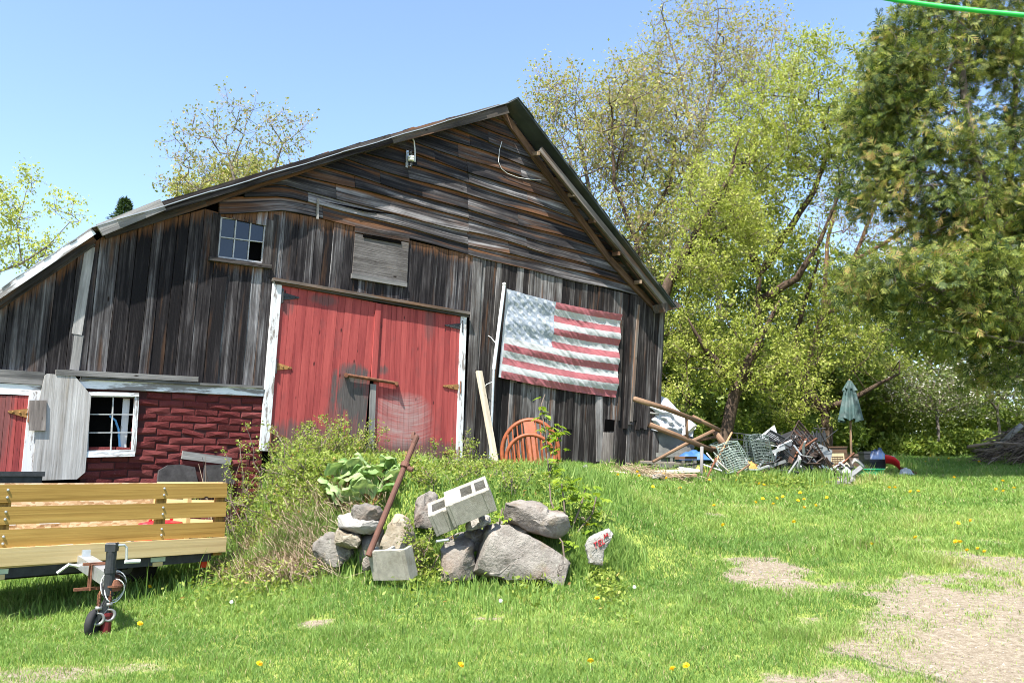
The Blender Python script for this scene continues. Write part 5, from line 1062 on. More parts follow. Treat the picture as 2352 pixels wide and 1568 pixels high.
# bright leafy box elders behind the junk
Y = 19.5; tree('box_elder_tree', 'leaning box elder whose thick trunk shows beside the barn eave', [[foot(1470, Y + .8)] + tp([(1500, 760), (1535, 650), (1575, 575), (1640, 470), (1690, 380)], Y, 0), tp([(1558, 610), (1620, 560), (1690, 510), (1760, 470)], Y, .8)], [blob(1640, 470, 95, 110, Y, 1.2), blob(1600, 620, 80, 90, Y, 1.1), blob(1700, 560, 100, 100, Y, 1.2), blob(1570, 770, 70, 100, Y, 1, .7)], 420, M['leaf_bright'], M['bark'], 111, girth=.19, leaf=(.08, .042), per=10, twigs=4, twig_len=.35, rmax=.19, droop=.7)
Y = 21; tree('box_elder_tree', 'biggest yellow-green box elder with a forked dark trunk behind the junk pile', [[foot(1660, Y)] + tp([(1668, 960), (1700, 880), (1745, 790), (1740, 690), (1745, 630)], Y, 0), tp([(1745, 630), (1705, 540), (1670, 460), (1690, 340)], Y, -1), tp([(1745, 630), (1790, 560), (1870, 440), (1905, 340), (1880, 230)], Y, .6), tp([(1745, 690), (1830, 640), (1880, 560), (1930, 440)], Y, -.5)],
     [blob(1800, 300, 165, 165, Y, 1.8, 1.6), blob(1900, 340, 120, 160, Y, 1.6, 1.1), blob(1720, 420, 120, 130, Y, 1.5, 1.0), blob(1850, 150, 90, 80, Y, 1.3, .35), blob(1980, 240, 80, 150, Y, 1.3, .6), blob(1780, 560, 110, 80, Y, 1.2, .4)], 900, M['leaf_bright'], M['bark'], 112, girth=.20, leaf=(.09, .045), per=10, twigs=4, twig_len=.4, rmax=.2, droop=.7)
Y = 19; tree('box_elder_tree', 'low leafy box elder crown overhanging the covered heap', [[foot(1650, Y)] + tp([(1690, 880), (1740, 790), (1790, 690)], Y, 0), tp([(1690, 880), (1620, 800), (1580, 730)], Y, -.4)], [blob(1610, 820, 110, 60, Y, 1.1), blob(1720, 740, 110, 80, Y, 1.1), blob(1550, 930, 50, 50, Y, .8, .5), blob(1800, 850, 90, 60, Y, 1.0, .8), blob(1690, 870, 90, 35, Y, 1.0, .5)], 210, M['leaf_bright'], M['bark'], 113, girth=.17, leaf=(.08, .042), per=11, twigs=4, twig_len=.32, rmax=.17, droop=.8)
Y = 21.5; tree('box_elder_tree', 'box elder with a crooked curving trunk left of the closed umbrella', [[foot(1898, Y)] + tp([(1900, 985), (1893, 940), (1850, 895), (1832, 850), (1828, 770), (1850, 690), (1880, 600)], Y, 0), tp([(1893, 940), (1960, 915), (2020, 880), (2066, 858)], Y - .3, -.4)], [blob(1850, 780, 100, 90, Y, 1.3), blob(1900, 660, 110, 100, Y, 1.3), blob(1830, 930, 90, 45, Y, 1, .6), blob(1960, 780, 90, 90, Y, 1.2), blob(2060, 840, 50, 30, Y, .6, .25)], 300, M['leaf_bright'], M['bark'], 114, girth=.16, leaf=(.08, .04), per=10, twigs=4, twig_len=.33, rmax=.15, droop=.7)
Y = 25; tree('dark_limbed_tree', 'half-bare tree of many dark ascending limbs left of the cedar', [[foot(1840, Y)] + tp([(1850, 850), (1890, 720), (1960, 600), (2020, 450), (2050, 330)], Y, 0), tp([(1890, 720), (1900, 560), (1930, 420), (1960, 300)], Y, .5), tp([(1960, 600), (2060, 540), (2160, 470)], Y, -.4), tp([(1890, 720), (1990, 690), (2100, 640), (2200, 610)], Y, .4)], [blob(2000, 430, 120, 190, Y, 1.8), blob(2090, 560, 130, 130, Y, 1.6), blob(1930, 480, 90, 180, Y, 1.5, .6), blob(2180, 620, 90, 100, Y, 1.4, .5)], 600, M['leaf_sparse'], M['bark_red'], 115, girth=.13, leaf=(.085, .045), per=2, twigs=4, twig_len=.6, rmax=.13, r_tip=.009)
# woodland behind
for k, (u, cu, cv, ru, rv, Y, n_, lm) in enumerate([(1560, 1560, 640, 150, 330, 31, 460, 'leaf_mid'), (1720, 1730, 720, 160, 280, 33, 460, 'leaf_mid'), (1880, 1880, 780, 160, 240, 30, 460, 'leaf_mid'), (2010, 2020, 800, 150, 250, 34, 460, 'leaf_mid'), (2140, 2140, 780, 150, 270, 32, 460, 'leaf_mid'), (2290, 2290, 760, 150, 300, 31, 460, 'leaf_mid'), (2420, 2430, 740, 150, 300, 31, 300, 'leaf_mid'), (1640, 1640, 880, 130, 130, 27, 380, 'leaf_mid'), (1800, 1800, 900, 120, 110, 28, 360, 'leaf_mid'), (1960, 1960, 920, 120, 100, 27.5, 360, 'leaf_mid'), (1500, 1480, 800, 120, 200, 28, 380, 'leaf_mid')]):
    tree('woodland_tree', 'leafy tree in the woods behind the junk pile', [[foot(u, Y)] + tp([(u + 5, 960), (cu, cv + 60), (cu - 10, cv - rv * .6)], Y, .3)], [blob(cu, cv, ru, rv, Y, 2.4)], n_, M[lm], M['bark'], 200 + k, leaf=(.16, .10), per=7, twigs=4, twig_len=.6, rmax=.14, group='leafy trees in the woods behind', seg=.5)
# blossoming apple trees at the back right
for k, (u, cu, cv, ru, rv, Y, lab) in enumerate([(2150, 2130, 900, 110, 62, 25, 'white-blossomed apple tree right of the umbrella'), (2290, 2270, 890, 100, 80, 26, 'apple tree with a forked grey trunk behind the brush pile')]):
    tree('apple_tree', lab, [[foot(u, Y)] + tp([(u + 6, 990), (u, 940), (cu - 30, cv - 20)], Y, 0), tp([(u, 940), (cu + 50, cv - 25)], Y, .4)], [blob(cu, cv, ru, rv, Y, 1.5)], 320, M['leaf_apple'], M['bark_grey'], 230 + k, leaf=(.075, .05), per=5, twigs=4, twig_len=.35, rmax=.14, group='apple trees in blossom')
# the cedar at the right
def cedar():
    Y = 16.5; rg = np.random.RandomState(77); tr1 = [foot(2400, Y)] + tp([(2385, 900), (2345, 760), (2300, 600), (2262, 450), (2235, 330), (2210, 180), (2195, 40), (2185, -120), (2180, -300)], Y, 0)
    tr2 = tp([(2345, 760), (2335, 600), (2318, 450), (2330, 250), (2340, 50), (2350, -200)], Y, .5)
    blobs = [blob(2120, 120, 130, 170, Y, 1.3, 1.0), blob(2250, 60, 130, 200, Y, 1.5, 1.0), blob(2340, 200, 110, 220, Y, 1.5, 1.0), blob(2130, 330, 130, 120, Y, 1.3, .9), blob(2060, 200, 80, 170, Y, 1.1, 1.0), blob(2030, 420, 90, 100, Y, 1.0, .55), blob(1995, 260, 50, 130, Y, .8, .35), blob(2170, 480, 100, 110, Y, 1.2, .7), blob(2290, 430, 130, 150, Y, 1.4, 1.0), blob(2100, 640, 130, 70, Y - 1, 1.0, .75), blob(2010, 650, 75, 60, Y - 1.2, .7, .3), blob(2240, 640, 140, 110, Y - .6, 1.3, 1.1), blob(2330, 740, 130, 100, Y, 1.3, .7), blob(2180, 760, 120, 55, Y - .5, 1.1, .4), blob(2350, 560, 110, 150, Y, 1.4, .9), blob(2300, 850, 80, 26, Y, .9, .18), blob(2440, 500, 120, 500, Y, 1.6, 1.0), blob(2200, -160, 180, 130, Y, 1.5, .6)]
    A, par, rad, tips, ch = grow([tr1, tr2], blobs, 2100, rg, seg=.35, up=.05, r_tip=.008, hang=.05, girth=.17)
    base = np.array(tr1[0]); root = thing('cedar_tree', 'tall dark cedar with yellow-tipped drooping sprays filling the right edge', 'tree', base)
    mb = MB(); limb_mesh(mb, A - base, par, rad, .2); mb.build('trunk', M['bark_grey'], root, True)
    thin = np.where(rad < .018)[0]; thin = thin[par[thin] >= 0]; src = np.repeat(thin, 14); n = len(src)
    D0 = A[src] - A[par[src]]; D0 /= np.linalg.norm(D0, axis=1, keepdims=True) + 1e-9; D = D0 * .6 + rg.randn(n, 3) * .6; D[:, 2] -= .5; D /= np.linalg.norm(D, axis=1, keepdims=True)
    P = A[src] + rg.randn(n, 3) * .15; ln = .13 + .16 * rg.rand(n); tone = np.repeat(rg.randn(len(thin)) * .25, 14)
    S = np.cross(D, rg.randn(n, 3)); S /= np.linalg.norm(S, axis=1, keepdims=True); Nn = np.cross(S, D); VV = []; FF = []; RR = []; nb = 0
    for a, t0, l0 in [(0, .0, 1.0), (.75, .15, .62), (-.75, .15, .62), (.65, .4, .5), (-.65, .4, .5), (.5, .62, .38), (-.5, .62, .38)]:   # a flat fern-like spray
        d = D * math.cos(a) + S * math.sin(a); d[:, 2] -= .12; V, F = leaf_mesh(P + D * (ln * t0)[:, None] - base, d, Nn, ln * l0, ln * .07 + .008)
        VV.append(V); FF.append(F + nb); nb += len(V); RR.append(np.repeat(np.clip(.42 + tone + rg.randn(n) * .14 + (.12 if t0 > .3 else 0), 0, 1), 4))
    fast_mesh('crown', np.concatenate(VV), np.concatenate(FF), M['cedar'], root, rnd=np.concatenate(RR))
cedar()
# left of and behind the barn
Y = 27; x0 = W(560, 600, Y); tree('budding_tree', 'round-topped budding tree behind the left roof slope', [[np.array([x0[0], Y, gz(x0[0], Y) - .1])] + tp([(560, 520), (548, 440), (530, 380), (520, 330), (490, 290)], Y, 0), tp([(530, 380), (560, 310), (570, 250)], Y, .5), tp([(555, 480), (620, 420), (650, 330), (690, 300)], Y, -.5), tp([(558, 500), (480, 450), (420, 410)], Y, .4)], [blob(540, 310, 120, 105, Y, 1.7), blob(660, 320, 75, 80, Y, 1.3, .6), blob(430, 350, 60, 80, Y, 1.2, .45), blob(560, 420, 170, 60, Y, 1.7, .7), blob(390, 420, 30, 25, Y, .5, .1)], 300, M['leaf_pale'], M['bark_grey'], 301, leaf=(.11, .07), per=3, twigs=3, twig_len=.45, rmax=.12, r_tip=.009)
Y = 31; x0 = W(520, 600, Y); tree('shrubby_tree', 'bushy olive-green crown showing just over the left roof slope', [[np.array([x0[0], Y, gz(x0[0], Y) - .1])] + tp([(520, 560), (515, 470)], Y, 0)], [blob(520, 430, 100, 40, Y, 1.6), blob(430, 450, 45, 25, Y, 1, .3), blob(580, 410, 60, 40, Y, 1.2, .5)], 200, M['leaf_sparse'], M['bark_grey'], 302, leaf=(.13, .08), per=8, twigs=4, twig_len=.5, rmax=.12)
Y = 16; x0 = W(-160, 900, Y); tree('poplar_tree', 'young poplar leaning in from the left edge above the lean-to roof', [[np.array([x0[0], Y, gz(x0[0], Y) - .1])] + tp([(-150, 800), (-110, 690), (-40, 640), (50, 605), (110, 565), (160, 510)], Y, 0), tp([(-110, 690), (-70, 560), (-30, 470), (20, 430)], Y, -.5), tp([(50, 605), (40, 520), (60, 440)], Y, .3)], [blob(20, 560, 80, 80, Y, 1.0), blob(0, 470, 55, 60, Y, .9, .7), blob(95, 590, 60, 50, Y, .8, .6), blob(60, 420, 25, 28, Y, .4, .16), blob(150, 480, 40, 40, Y, .5, .22), blob(-90, 560, 90, 130, Y, 1.0, .8), blob(120, 625, 40, 30, Y, .5, .25)], 210, M['leaf_bright'], M['bark_grey'], 303, leaf=(.07, .042), per=9, twigs=3, twig_len=.26, rmax=.07, r_tip=.005, droop=.5)
# spruce tip over the roof
Y = 42; c = W(287, 466, Y); zb_ = gz(c[0], Y); Hs = c[2] + .25 - zb_; root = thing('spruce_tree', 'small dark spruce tip over the left roof slope', 'tree', (c[0], Y, zb_)); m = MB(); m.tube([(0, 0, -.1), (0, 0, Hs)], [.16, .012], 7); m.build('trunk', M['bark'], root, True)
rg = np.random.RandomState(5); n = 16000; h = rg.rand(n) ** .7; a = rg.rand(n) * 6.283; rr_ = (1 - h) ** .6 * 2.7 * (.25 + .75 * rg.rand(n)) * (1 + .25 * np.sin(h * 90)); P = np.stack([np.cos(a) * rr_, np.sin(a) * rr_, h * Hs - rr_ * .25], -1); D = np.stack([np.cos(a), np.sin(a), -.1 + 0 * a], -1) + rg.randn(n, 3) * .5
V, F = leaf_mesh(P, D, rg.randn(n, 3), .22, .05); fast_mesh('crown', V, F, M['spruce'], root, rnd=np.repeat(rg.rand(n), 4))
# undergrowth along the wood's edge
VV = []; FF = []; RR = []; nb = 0; rg = np.random.RandomState(9)
for u, v, ru, rv, Y, n in [(1560, 985, 60, 50, 20.5, 2500), (1650, 1000, 80, 60, 21.5, 3500), (1780, 1000, 100, 55, 22.5, 4200), (1900, 1000, 90, 50, 23.5, 3500), (2010, 1000, 80, 50, 27, 3500), (2090, 1035, 90, 34, 25.5, 5200), (2160, 1025, 70, 38, 26, 4200), (2220, 1020, 60, 35, 26, 2600), (2060, 960, 120, 55, 29, 5200), (2230, 960, 110, 60, 29, 4500), (2340, 990, 80, 50, 27, 3200), (1720, 960, 160, 50, 26, 5200), (1880, 960, 120, 55, 27, 4500), (1580, 940, 60, 45, 22, 2500), (2440, 980, 90, 60, 26, 2500)]:
    k = px(Y); c = W(u, v, Y); q = rg.randn(n, 3); q /= np.linalg.norm(q, axis=1, keepdims=True); q *= rg.rand(n, 1) ** .4; P = c + q * np.array([ru / k, 1.3, rv / k]); g_ = ground_z(P[:, 0], P[:, 1]); P[:, 2] = np.maximum(P[:, 2], g_ + rg.rand(n) * .3)
    D = rg.randn(n, 3); D[:, 2] += .2; N_ = rg.randn(n, 3) * .7; N_[:, 2] += 1; V, F = leaf_mesh(P, D, N_, .12 + .06 * rg.rand(n), .075); VV.append(V); FF.append(F + nb); nb += len(V); RR.append(np.repeat(np.clip(.45 + rg.randn(n) * .25, 0, 1), 4))
tag(fast_mesh('undergrowth', np.concatenate(VV), np.concatenate(FF), M['leaf_mid'], rnd=np.concatenate(RR)), 'dense green undergrowth along the edge of the woods', 'undergrowth', kind='stuff')
# ------------------------------------------------------------------ shrubs and canes on the bank, rhubarb, sapling, thatch, dandelions
rg = np.random.RandomState(21)
def shrub(label, u, Y, vtop, spread, nst, seed, leafm='leaf_shrub', lf=(.032, .019), per=26, name='shrub', cat='shrub', group='young shrubs growing on the bank', leanx=0.0):
    rg = np.random.RandomState(seed); X = W(u, 1100, Y)[0]; zb = gz(X, Y); zt_ = W(u, vtop, Y)[2]; H = max(.25, zt_ - zb); base = np.array([X, Y, zb])
    root = thing(name, label, cat, base, 0, group); mb = MB(); LP = []; LD = []
    for i in range(nst):
        b = np.array([rg.randn() * spread * .3, rg.randn() * spread * .25, -.05]); b[2] = gz(X + b[0], Y + b[1]) - zb - .04
        h = H * (.5 + .55 * rg.rand()) if i else H * 1.05; ln = np.array([rg.randn() * spread * .55 + leanx * h, rg.randn() * spread * .4, h]); n = 7; pts = []
        for k in range(n + 1):
            t_ = k / n; p = b + ln * t_ + np.array([ln[0], ln[1], -.1 * h]) * .35 * t_ * t_ + rg.randn(3) * .012 * (k > 0); pts.append(p)
        mb.tube(pts, [.006 * (1 - .7 * k / n) + .0015 for k in range(n + 1)], 4, .5, caps=False)
        for k in range(1, n + 1):
            for q in range(2):
                t_ = rg.rand(); p = pts[k - 1] + (pts[k] - pts[k - 1]) * t_; d = rg.randn(3) * .8; d[2] += .5; d /= np.linalg.norm(d); l = (.06 + .16 * rg.rand()) * (1.15 - .5 * k / n)
                mb.tube([p, p + d * l * .6, p + d * l + np.array([0, 0, -.02])], [.003, .002, .001], 3, .5, caps=False)
                m_ = max(1, int(per * .16 * (.4 + k / n)));  tt = .2 + .85 * rg.rand(m_); LP.append(p + d * (l * tt)[:, None] + rg.randn(m_, 3) * .02); LD.append(d * .5 + rg.randn(m_, 3) * .6)
    mb.build('stem', M['twig'], root); P = np.concatenate(LP); D = np.concatenate(LD); n = len(P); N_ = rg.randn(n, 3) * .6; N_[:, 2] += 1
    s_ = .6 + .7 * rg.rand(n); V, F = leaf_mesh(P, D, N_, lf[0] * s_, lf[1] * s_); fast_mesh('foliage', V, F, M[leafm], root, rnd=np.repeat(np.clip(.5 + rg.randn(n) * .22, 0, 1), 4)); return root
SH = [(582, 9.6, 985, .34, 9, 'shrub with one long shoot before the brick-patterned wall'), (560, 9.0, 1100, .34, 7, 'low shrub next to the trailer corner'), (628, 9.3, 1015, .33, 10, 'leafy shrub at the foot of the white left door jamb'), (690, 9.6, 965, .36, 13, 'tall leafy shrub before the left edge of the red doors'), (738, 9.9, 962, .34, 13, 'tall leafy shrub before the middle of the left door leaf'), (788, 10.0, 955, .32, 13, 'tallest leafy shrub before the worn patch of the left door'), (836, 10.2, 970, .28, 11, 'leafy shrub below the gap between the doors'), (870, 10.4, 1040, .3, 7, 'small shrub at the bottom of the right door leaf'),
       (655, 8.6, 1110, .34, 9, 'spreading shrub in the middle of the bank slope'), (715, 8.7, 1115, .32, 8, 'spreading shrub just left of the rhubarb'), (770, 8.9, 1060, .3, 9, 'leafy shrub behind the rhubarb'),
      (960, 8.9, 1085, .26, 6, 'thin shrub right of the rusty pole'), (1000, 10.5, 1000, .2, 5, 'tall thin cane before the right door leaf'), (1075, 11.2, 985, .2, 6, 'cane shrub before the right white door jamb'), (1040, 9.6, 1060, .3, 7, 'low shrub behind the hollow blocks'), (1120, 10.4, 1050, .3, 7, 'low shrub at the foot of the leaning stud'), (1185, 8.7, 1065, .16, 4, 'dark-stemmed cane behind the big tilted slab'), (915, 9.8, 1045, .28, 7, 'small shrub behind the middle of the rusty pole'), (962, 7.55, 1195, .22, 11, 'ferny shrub between the broken block and the blocks'), (1110, 9.2, 1100, .22, 5, 'low shrub right of the upper hollow block'), (1010, 8.7, 1110, .2, 5, 'thin weed behind the mauve stone')]
for i, (u, Y, vt, sp, ns, lab) in enumerate(SH): shrub(lab, u, Y, vt, sp, ns, 400 + i, per=66 if ns > 8 else 50)
# low scrub covering the bank between the shrubs
VV = []; FF = []; RR = []; nb = 0
for u, v, ru, rv, Y, n, h in [(650, 1160, 100, 60, 8.3, 3800, .2), (760, 1060, 110, 40, 9.6, 2600, .25), (900, 1090, 80, 40, 9.2, 1500, .22), (1050, 1110, 100, 50, 9.4, 1100, .14), (1190, 1120, 80, 40, 9.6, 700, .12), (1160, 1075, 80, 20, 11.5, 700, .12), (1270, 1120, 60, 50, 9.0, 700, .15), (1000, 1200, 60, 30, 7.9, 1200, .15), (1210, 1230, 60, 20, 7.75, 800, .12), (1380, 1265, 30, 22, 7.5, 900, .16), (1750, 1095, 70, 12, 15.2, 1500, .22), (1830, 1098, 50, 10, 15.3, 700, .2), (640, 1210, 90, 30, 7.9, 900, .2), (700, 1150, 90, 40, 8.5, 900, .2)]:
    k = px(Y); X0 = W(u, 1100, Y)[0]; x = X0 + rg.randn(n) * ru / k * .6; y = Y + rg.randn(n) * .55; z = ground_z(x, y) + rg.rand(n) ** 1.3 * h
    D = rg.randn(n, 3); D[:, 2] += .3; N_ = rg.randn(n, 3) * .6; N_[:, 2] += 1; V, F = leaf_mesh(np.stack([x, y, z], -1), D, N_, .026 + .02 * rg.rand(n) + .0016 * Y, .016 + .0009 * Y); VV.append(V); FF.append(F + nb); nb += len(V); RR.append(np.repeat(np.clip(.4 + rg.randn(n) * .25, 0, 1), 4))
tag(fast_mesh('weeds', np.concatenate(VV), np.concatenate(FF), M['leaf_shrub'], rnd=np.concatenate(RR)), 'low leafy weeds covering the bank between shrubs and stones', 'weeds', kind='stuff')
# dead grass hanging on the bank by the trailer
VV = []; FF = []; RR = []; nb = 0
for u, v, ru, rv, Y, n in [(640, 1190, 85, 34, 8.0, 800), (700, 1205, 60, 30, 7.95, 750), (565, 1150, 30, 40, 8.4, 300), (820, 1150, 60, 30, 8.3, 200), (545, 1075, 30, 20, 9.3, 400), (1480, 1075, 60, 10, 14.5, 200), (1520, 1085, 70, 8, 15.2, 160)]:
    k = px(Y); X0 = W(u, 1100, Y)[0]; x = X0 + rg.randn(n) * ru / k * .6; y = Y + rg.randn(n) * .22; z = ground_z(x, y) + .02 + rg.rand(n) * .1; far = 1 if Y < 12 else .6
    H = (.08 + .13 * rg.rand(n)) * far; a = np.stack([x, y, z], -1); m1 = a + np.stack([rg.randn(n) * .09, -.06 - .06 * rg.rand(n), H * .55], -1); e = m1 + np.stack([rg.randn(n) * .10, -.10 - .10 * rg.rand(n), -H * (.2 + .9 * rg.rand(n))], -1); w_ = np.stack([.0019 + 0 * x, 0 * x, .0019 + 0 * x], -1) * (1 if Y < 12 else 1.7)
    V = np.stack([a - w_, a + w_, m1 + w_, m1 - w_, e], 1); F = (np.arange(n)[:, None] * 5 + np.array([0, 1, 2, 0, 2, 3, 3, 2, 4])).reshape(-1, 3); VV.append(V.reshape(-1, 3)); FF.append(F + nb); nb += 5 * n; RR.append(np.repeat(rg.rand(n), 5))
tag(fast_mesh('dry_grass', np.concatenate(VV), np.concatenate(FF), M['dry_grass'], rnd=np.concatenate(RR)), 'matted pale dead grass hanging down the bank beside the trailer', 'dry grass', kind='stuff')
# dry bare canes by the corner of the brick-patterned wall
for i in range(9):
    m = MB(); p = W(520 + rg.randn() * 18, 1110 + rg.rand() * 20, 9.6); p[2] = gz(p[0], p[1]); e = W(500 + rg.randn() * 60, 1040 + rg.rand() * 50, 9.7); mid = (p + e) / 2 + np.array([rg.randn() * .1, 0, .15]); m.tube([p - p, mid - p, e - p], [.006, .005, .002], 5)
    o = m.build('bare_cane', M['dry_grass'] if i % 3 == 0 else M['stick']); o.location = tuple(p); tag(o, 'bare dry cane leaning before the brick-patterned wall by the trailer', 'cane', 'bare canes by the brick-patterned wall')
# rhubarb
Yr = 8.25; c = W(825, 1150, Yr); c[2] = gz(c[0], c[1]); rh = thing('rhubarb_plant', 'rhubarb with big crinkled green leaves above the flat pale slab', 'plant', c)
def rh_leaf(u, v, dy, size, yaw, pit, roll, r):
    p = W(u, v, Yr + dy) - c; m = MB()
    Rm = np.array((Matrix.Rotation(yaw, 3, 'Z') @ Matrix.Rotation(pit, 3, 'X') @ Matrix.Rotation(roll, 3, 'Y')))
    ph = random.random() * 6
    def f(s_, t_):
        a = (t_ - .5) * 2; wd = .62 * math.sin(math.pi * min(1, .12 + s_ * .88)) ** .7 * (1.15 - .5 * s_); x = a * wd; y = s_ - (.16 * (abs(a)) if s_ < .25 else 0)
        z = .10 * math.sin(s_ * 2.6) - .22 * a * a * .6 + .09 * math.sin(10 * s_ + ph) * abs(a) + .08 * math.sin(7 * a + 6 * s_ + ph) * abs(a) + .035 * math.sin(20 * s_ + 13 * a + ph)
        return p + Rm @ (np.array([x, y, z]) * size)
    m.grid(f, 14, 12, rnd=r); o = m.build('leaf', M['rhubarb'], rh, True); return p
for (u, v, dy, sz, yaw, pit, roll, r) in [(u_, v_, .55 - (v_ - 1060) / 170 + random.uniform(-.06, .06), random.uniform(.17, .235), math.pi + random.uniform(-1.5, 1.5), random.uniform(.25, .95), random.uniform(-.5, .5), random.random()) for u_, v_ in [(800, 1085), (845, 1075), (882, 1078), (778, 1104), (826, 1098), (762, 1128), (864, 1102), (893, 1102), (878, 1130), (838, 1132), (776, 1150), (803, 1122), (820, 1070), (762, 1090), (893, 1080), (850, 1112), (790, 1138), (815, 1148), (905, 1068), (780, 1078), (858, 1088), (838, 1088), (800, 1106), (870, 1120)]]:
    p = rh_leaf(u, v, dy, sz, yaw, pit, roll, r); m = MB(); b = np.array([random.uniform(-.1, .1), random.uniform(.05, .25), -.02]); m.tube([b, (b + p) / 2 + np.array([0, 0, .05]), p], [.013, .011, .008], 6); m.build('stalk', plain('rhubarb_stalk', (.25, .12, .05), .5), rh)
# maple sapling in front of the chair and the lower shoots right of the slab
def sapling(label, stems, leaves, Y, seed, ls=.15):
    rg = np.random.RandomState(seed); b = W(*stems[0][0], Y); b[2] = gz(b[0], b[1]); root = thing('maple_sapling', label, 'sapling', b, 0); m = MB()
    for st in stems: P = tp(st, Y); P = [q - b for q in P]; P[0][2] = min(P[0][2], 0.05) ; m.tube(P, [.009 * (1 - .75 * i / len(P)) + .002 for i in range(len(P))], 5, caps=False)
    m.build('stem', M['twig'], root); LP = []; LD = []; LN = []; LS = []
    for (u, v, n, su, sv) in leaves:
        for i in range(n):
            p = W(u + rg.randn() * su, v + rg.randn() * sv, Y + rg.randn() * .12) - b; az = rg.rand() * 6.28; d0 = np.array([math.cos(az), math.sin(az), -.35])
            for q, s_ in ((-.7, .75), (0, 1), (.7, .75)):                                    # three lobes
                d = np.array([math.cos(az + q), math.sin(az + q), -.45]); LP.append(p); LD.append(d); LN.append(np.array([d0[0] * .4, d0[1] * .4, 1])); LS.append(s_ * ls * (.6 + .6 * rg.rand()))
    LS = np.array(LS); V, F = leaf_mesh(np.array(LP), np.array(LD), np.array(LN), LS, LS * .52); fast_mesh('foliage', V, F, M['leaf_sapling'], root, rnd=np.repeat(np.clip(.5 + rg.randn(len(LS)) * .25, 0, 1), 4)); return root
sapling('bright green maple sapling growing in front of the chair', [[(1262, 1120), (1258, 1040), (1250, 980), (1243, 930), (1252, 905)], [(1260, 1090), (1275, 1010), (1290, 985)]], [(1250, 985, 8, 12, 8), (1262, 1000, 10, 14, 10), (1278, 985, 8, 10, 8), (1268, 1030, 8, 14, 10), (1290, 1010, 5, 8, 10), (1275, 1065, 8, 14, 10), (1262, 1085, 8, 14, 10), (1244, 935, 4, 5, 12), (1250, 955, 3, 5, 5)], 9.6, 1, .115)
sapling('cluster of bright maple shoots right of the tilted slab', [[(1300, 1215), (1295, 1150), (1290, 1110)], [(1310, 1220), (1335, 1160), (1345, 1120)], [(1320, 1230), (1360, 1180), (1370, 1140)], [(1290, 1215), (1265, 1150), (1262, 1110)]], [(1290, 1110, 9, 14, 9), (1320, 1120, 9, 16, 9), (1345, 1135, 9, 14, 10), (1300, 1145, 8, 16, 9), (1340, 1165, 8, 16, 10), (1362, 1160, 7, 10, 12), (1275, 1160, 7, 12, 12), (1320, 1195, 8, 18, 10), (1360, 1205, 6, 10, 12), (1290, 1085, 5, 8, 8)], 8.3, 2, .11)
sapling('small leafy shoot growing in the gap left of the tilted slab', [[(1150, 1222), (1148, 1190), (1155, 1165)]], [(1148, 1185, 7, 12, 9), (1160, 1200, 5, 8, 7), (1135, 1200, 4, 8, 6)], 7.8, 3, .07)
sapling('small leafy shoot at the lower right end of the tilted slab', [[(1300, 1262), (1292, 1245), (1285, 1235)]], [(1290, 1245, 8, 18, 7), (1312, 1255, 5, 10, 6)], 7.7, 4, .08)
# dandelions
DM = plain('dandelion_yellow', (.80, .50, .01), .6, 0, .12, 90); SM = plain('dandelion_stem', (.20, .28, .08), .6); PM = plain('dandelion_seed_head', (.72, .72, .70), .9)
def flower():
    m = MB(); V = []
    for ring, (n, r, z, l) in enumerate([(13, .004, .0, .020), (12, .003, .004, .016), (9, .001, .007, .011)]):
        for k in range(n):
            a = 2 * math.pi * (k + ring * .4) / n; ca, sa = math.cos(a), math.sin(a); w_ = .0035; p0 = np.array([ca * r, sa * r, z]); p1 = np.array([ca * l, sa * l, z + .004 + .002 * ring]); q = np.array([-sa, ca, 0]) * w_
            m.add([p0 - q, p1 - q, p1 + q, p0 + q, p0 - q - [0, 0, .001], p1 - q - [0, 0, .001], p1 + q - [0, 0, .001], p0 + q - [0, 0, .001]], [(0, 1, 2, 3), (7, 6, 5, 4), (1, 5, 6, 2)])
    m.lathe((0, 0, -.008), [(.003, 0), (.007, .004), (.007, .009), (.002, .012)], 8); return m
D0 = flower().build('dandelion', DM); m = MB(); m.tube([(.006, 0, -.09), (.002, 0, -.04), (0, 0, -.006)], .0022, 5); m.build('stem', SM, D0)
lst = [(1416.4 + x * .1953, 842.2 + y * .1953) for x, y in [(240, 1310), (270, 1360), (555, 1330), (590, 1385), (430, 1490)]]
lst += [((1900 + x / 2.007) * .7656, (1350 + y / 2.007) * .7656) for x, y in [(185, 180), (283, 266), (460, 216), (625, 217), (762, 240), (788, 247), (833, 174), (770, 182), (1008, 298), (902, 318), (866, 330), (781, 330), (738, 355), (994, 342), (1031, 334), (845, 365), (1100, 373), (1030, 388), (1167, 324), (488, 376), (543, 500), (970, 478), (1437, 610), (1545, 264), (1578, 264), (1672, 290), (1718, 288), (1704, 579), (1960, 488), (2036, 472), (1945, 605), (1972, 607), (2015, 648), (2078, 637), (2120, 655), (2188, 275), (2232, 286), (2297, 268), (2228, 221), (1935, 200), (322, 1380), (240, 1400), (1760, 95), (1790, 60), (1840, 85)]]
lst += [(1372, 1397), (594, 1555), (1357, 1549), (541, 1308), (342, 1368), (320, 1457), (1351, 1224), (1420, 1105), (2250, 1070), (2180, 1062), (1058, 1560)]
first = True
for u, v in lst:
    P = ground_at(u, v); o = D0 if first else copy_tree(D0); first = False; s_ = 1.0 if P[1] < 9 else (1.25 if P[1] < 13 else 1.45)
    o.location = (P[0], P[1], P[2] + .075 * min(s_, 1.4)); o.scale = (s_, s_, s_); o.rotation_euler = (.5 + random.uniform(-.3, .4), random.uniform(-.3, .3), random.random() * 6)
    tag(o, 'yellow dandelion flower on a short stem in the green lawn', 'dandelion', 'dandelions dotting the lawn')
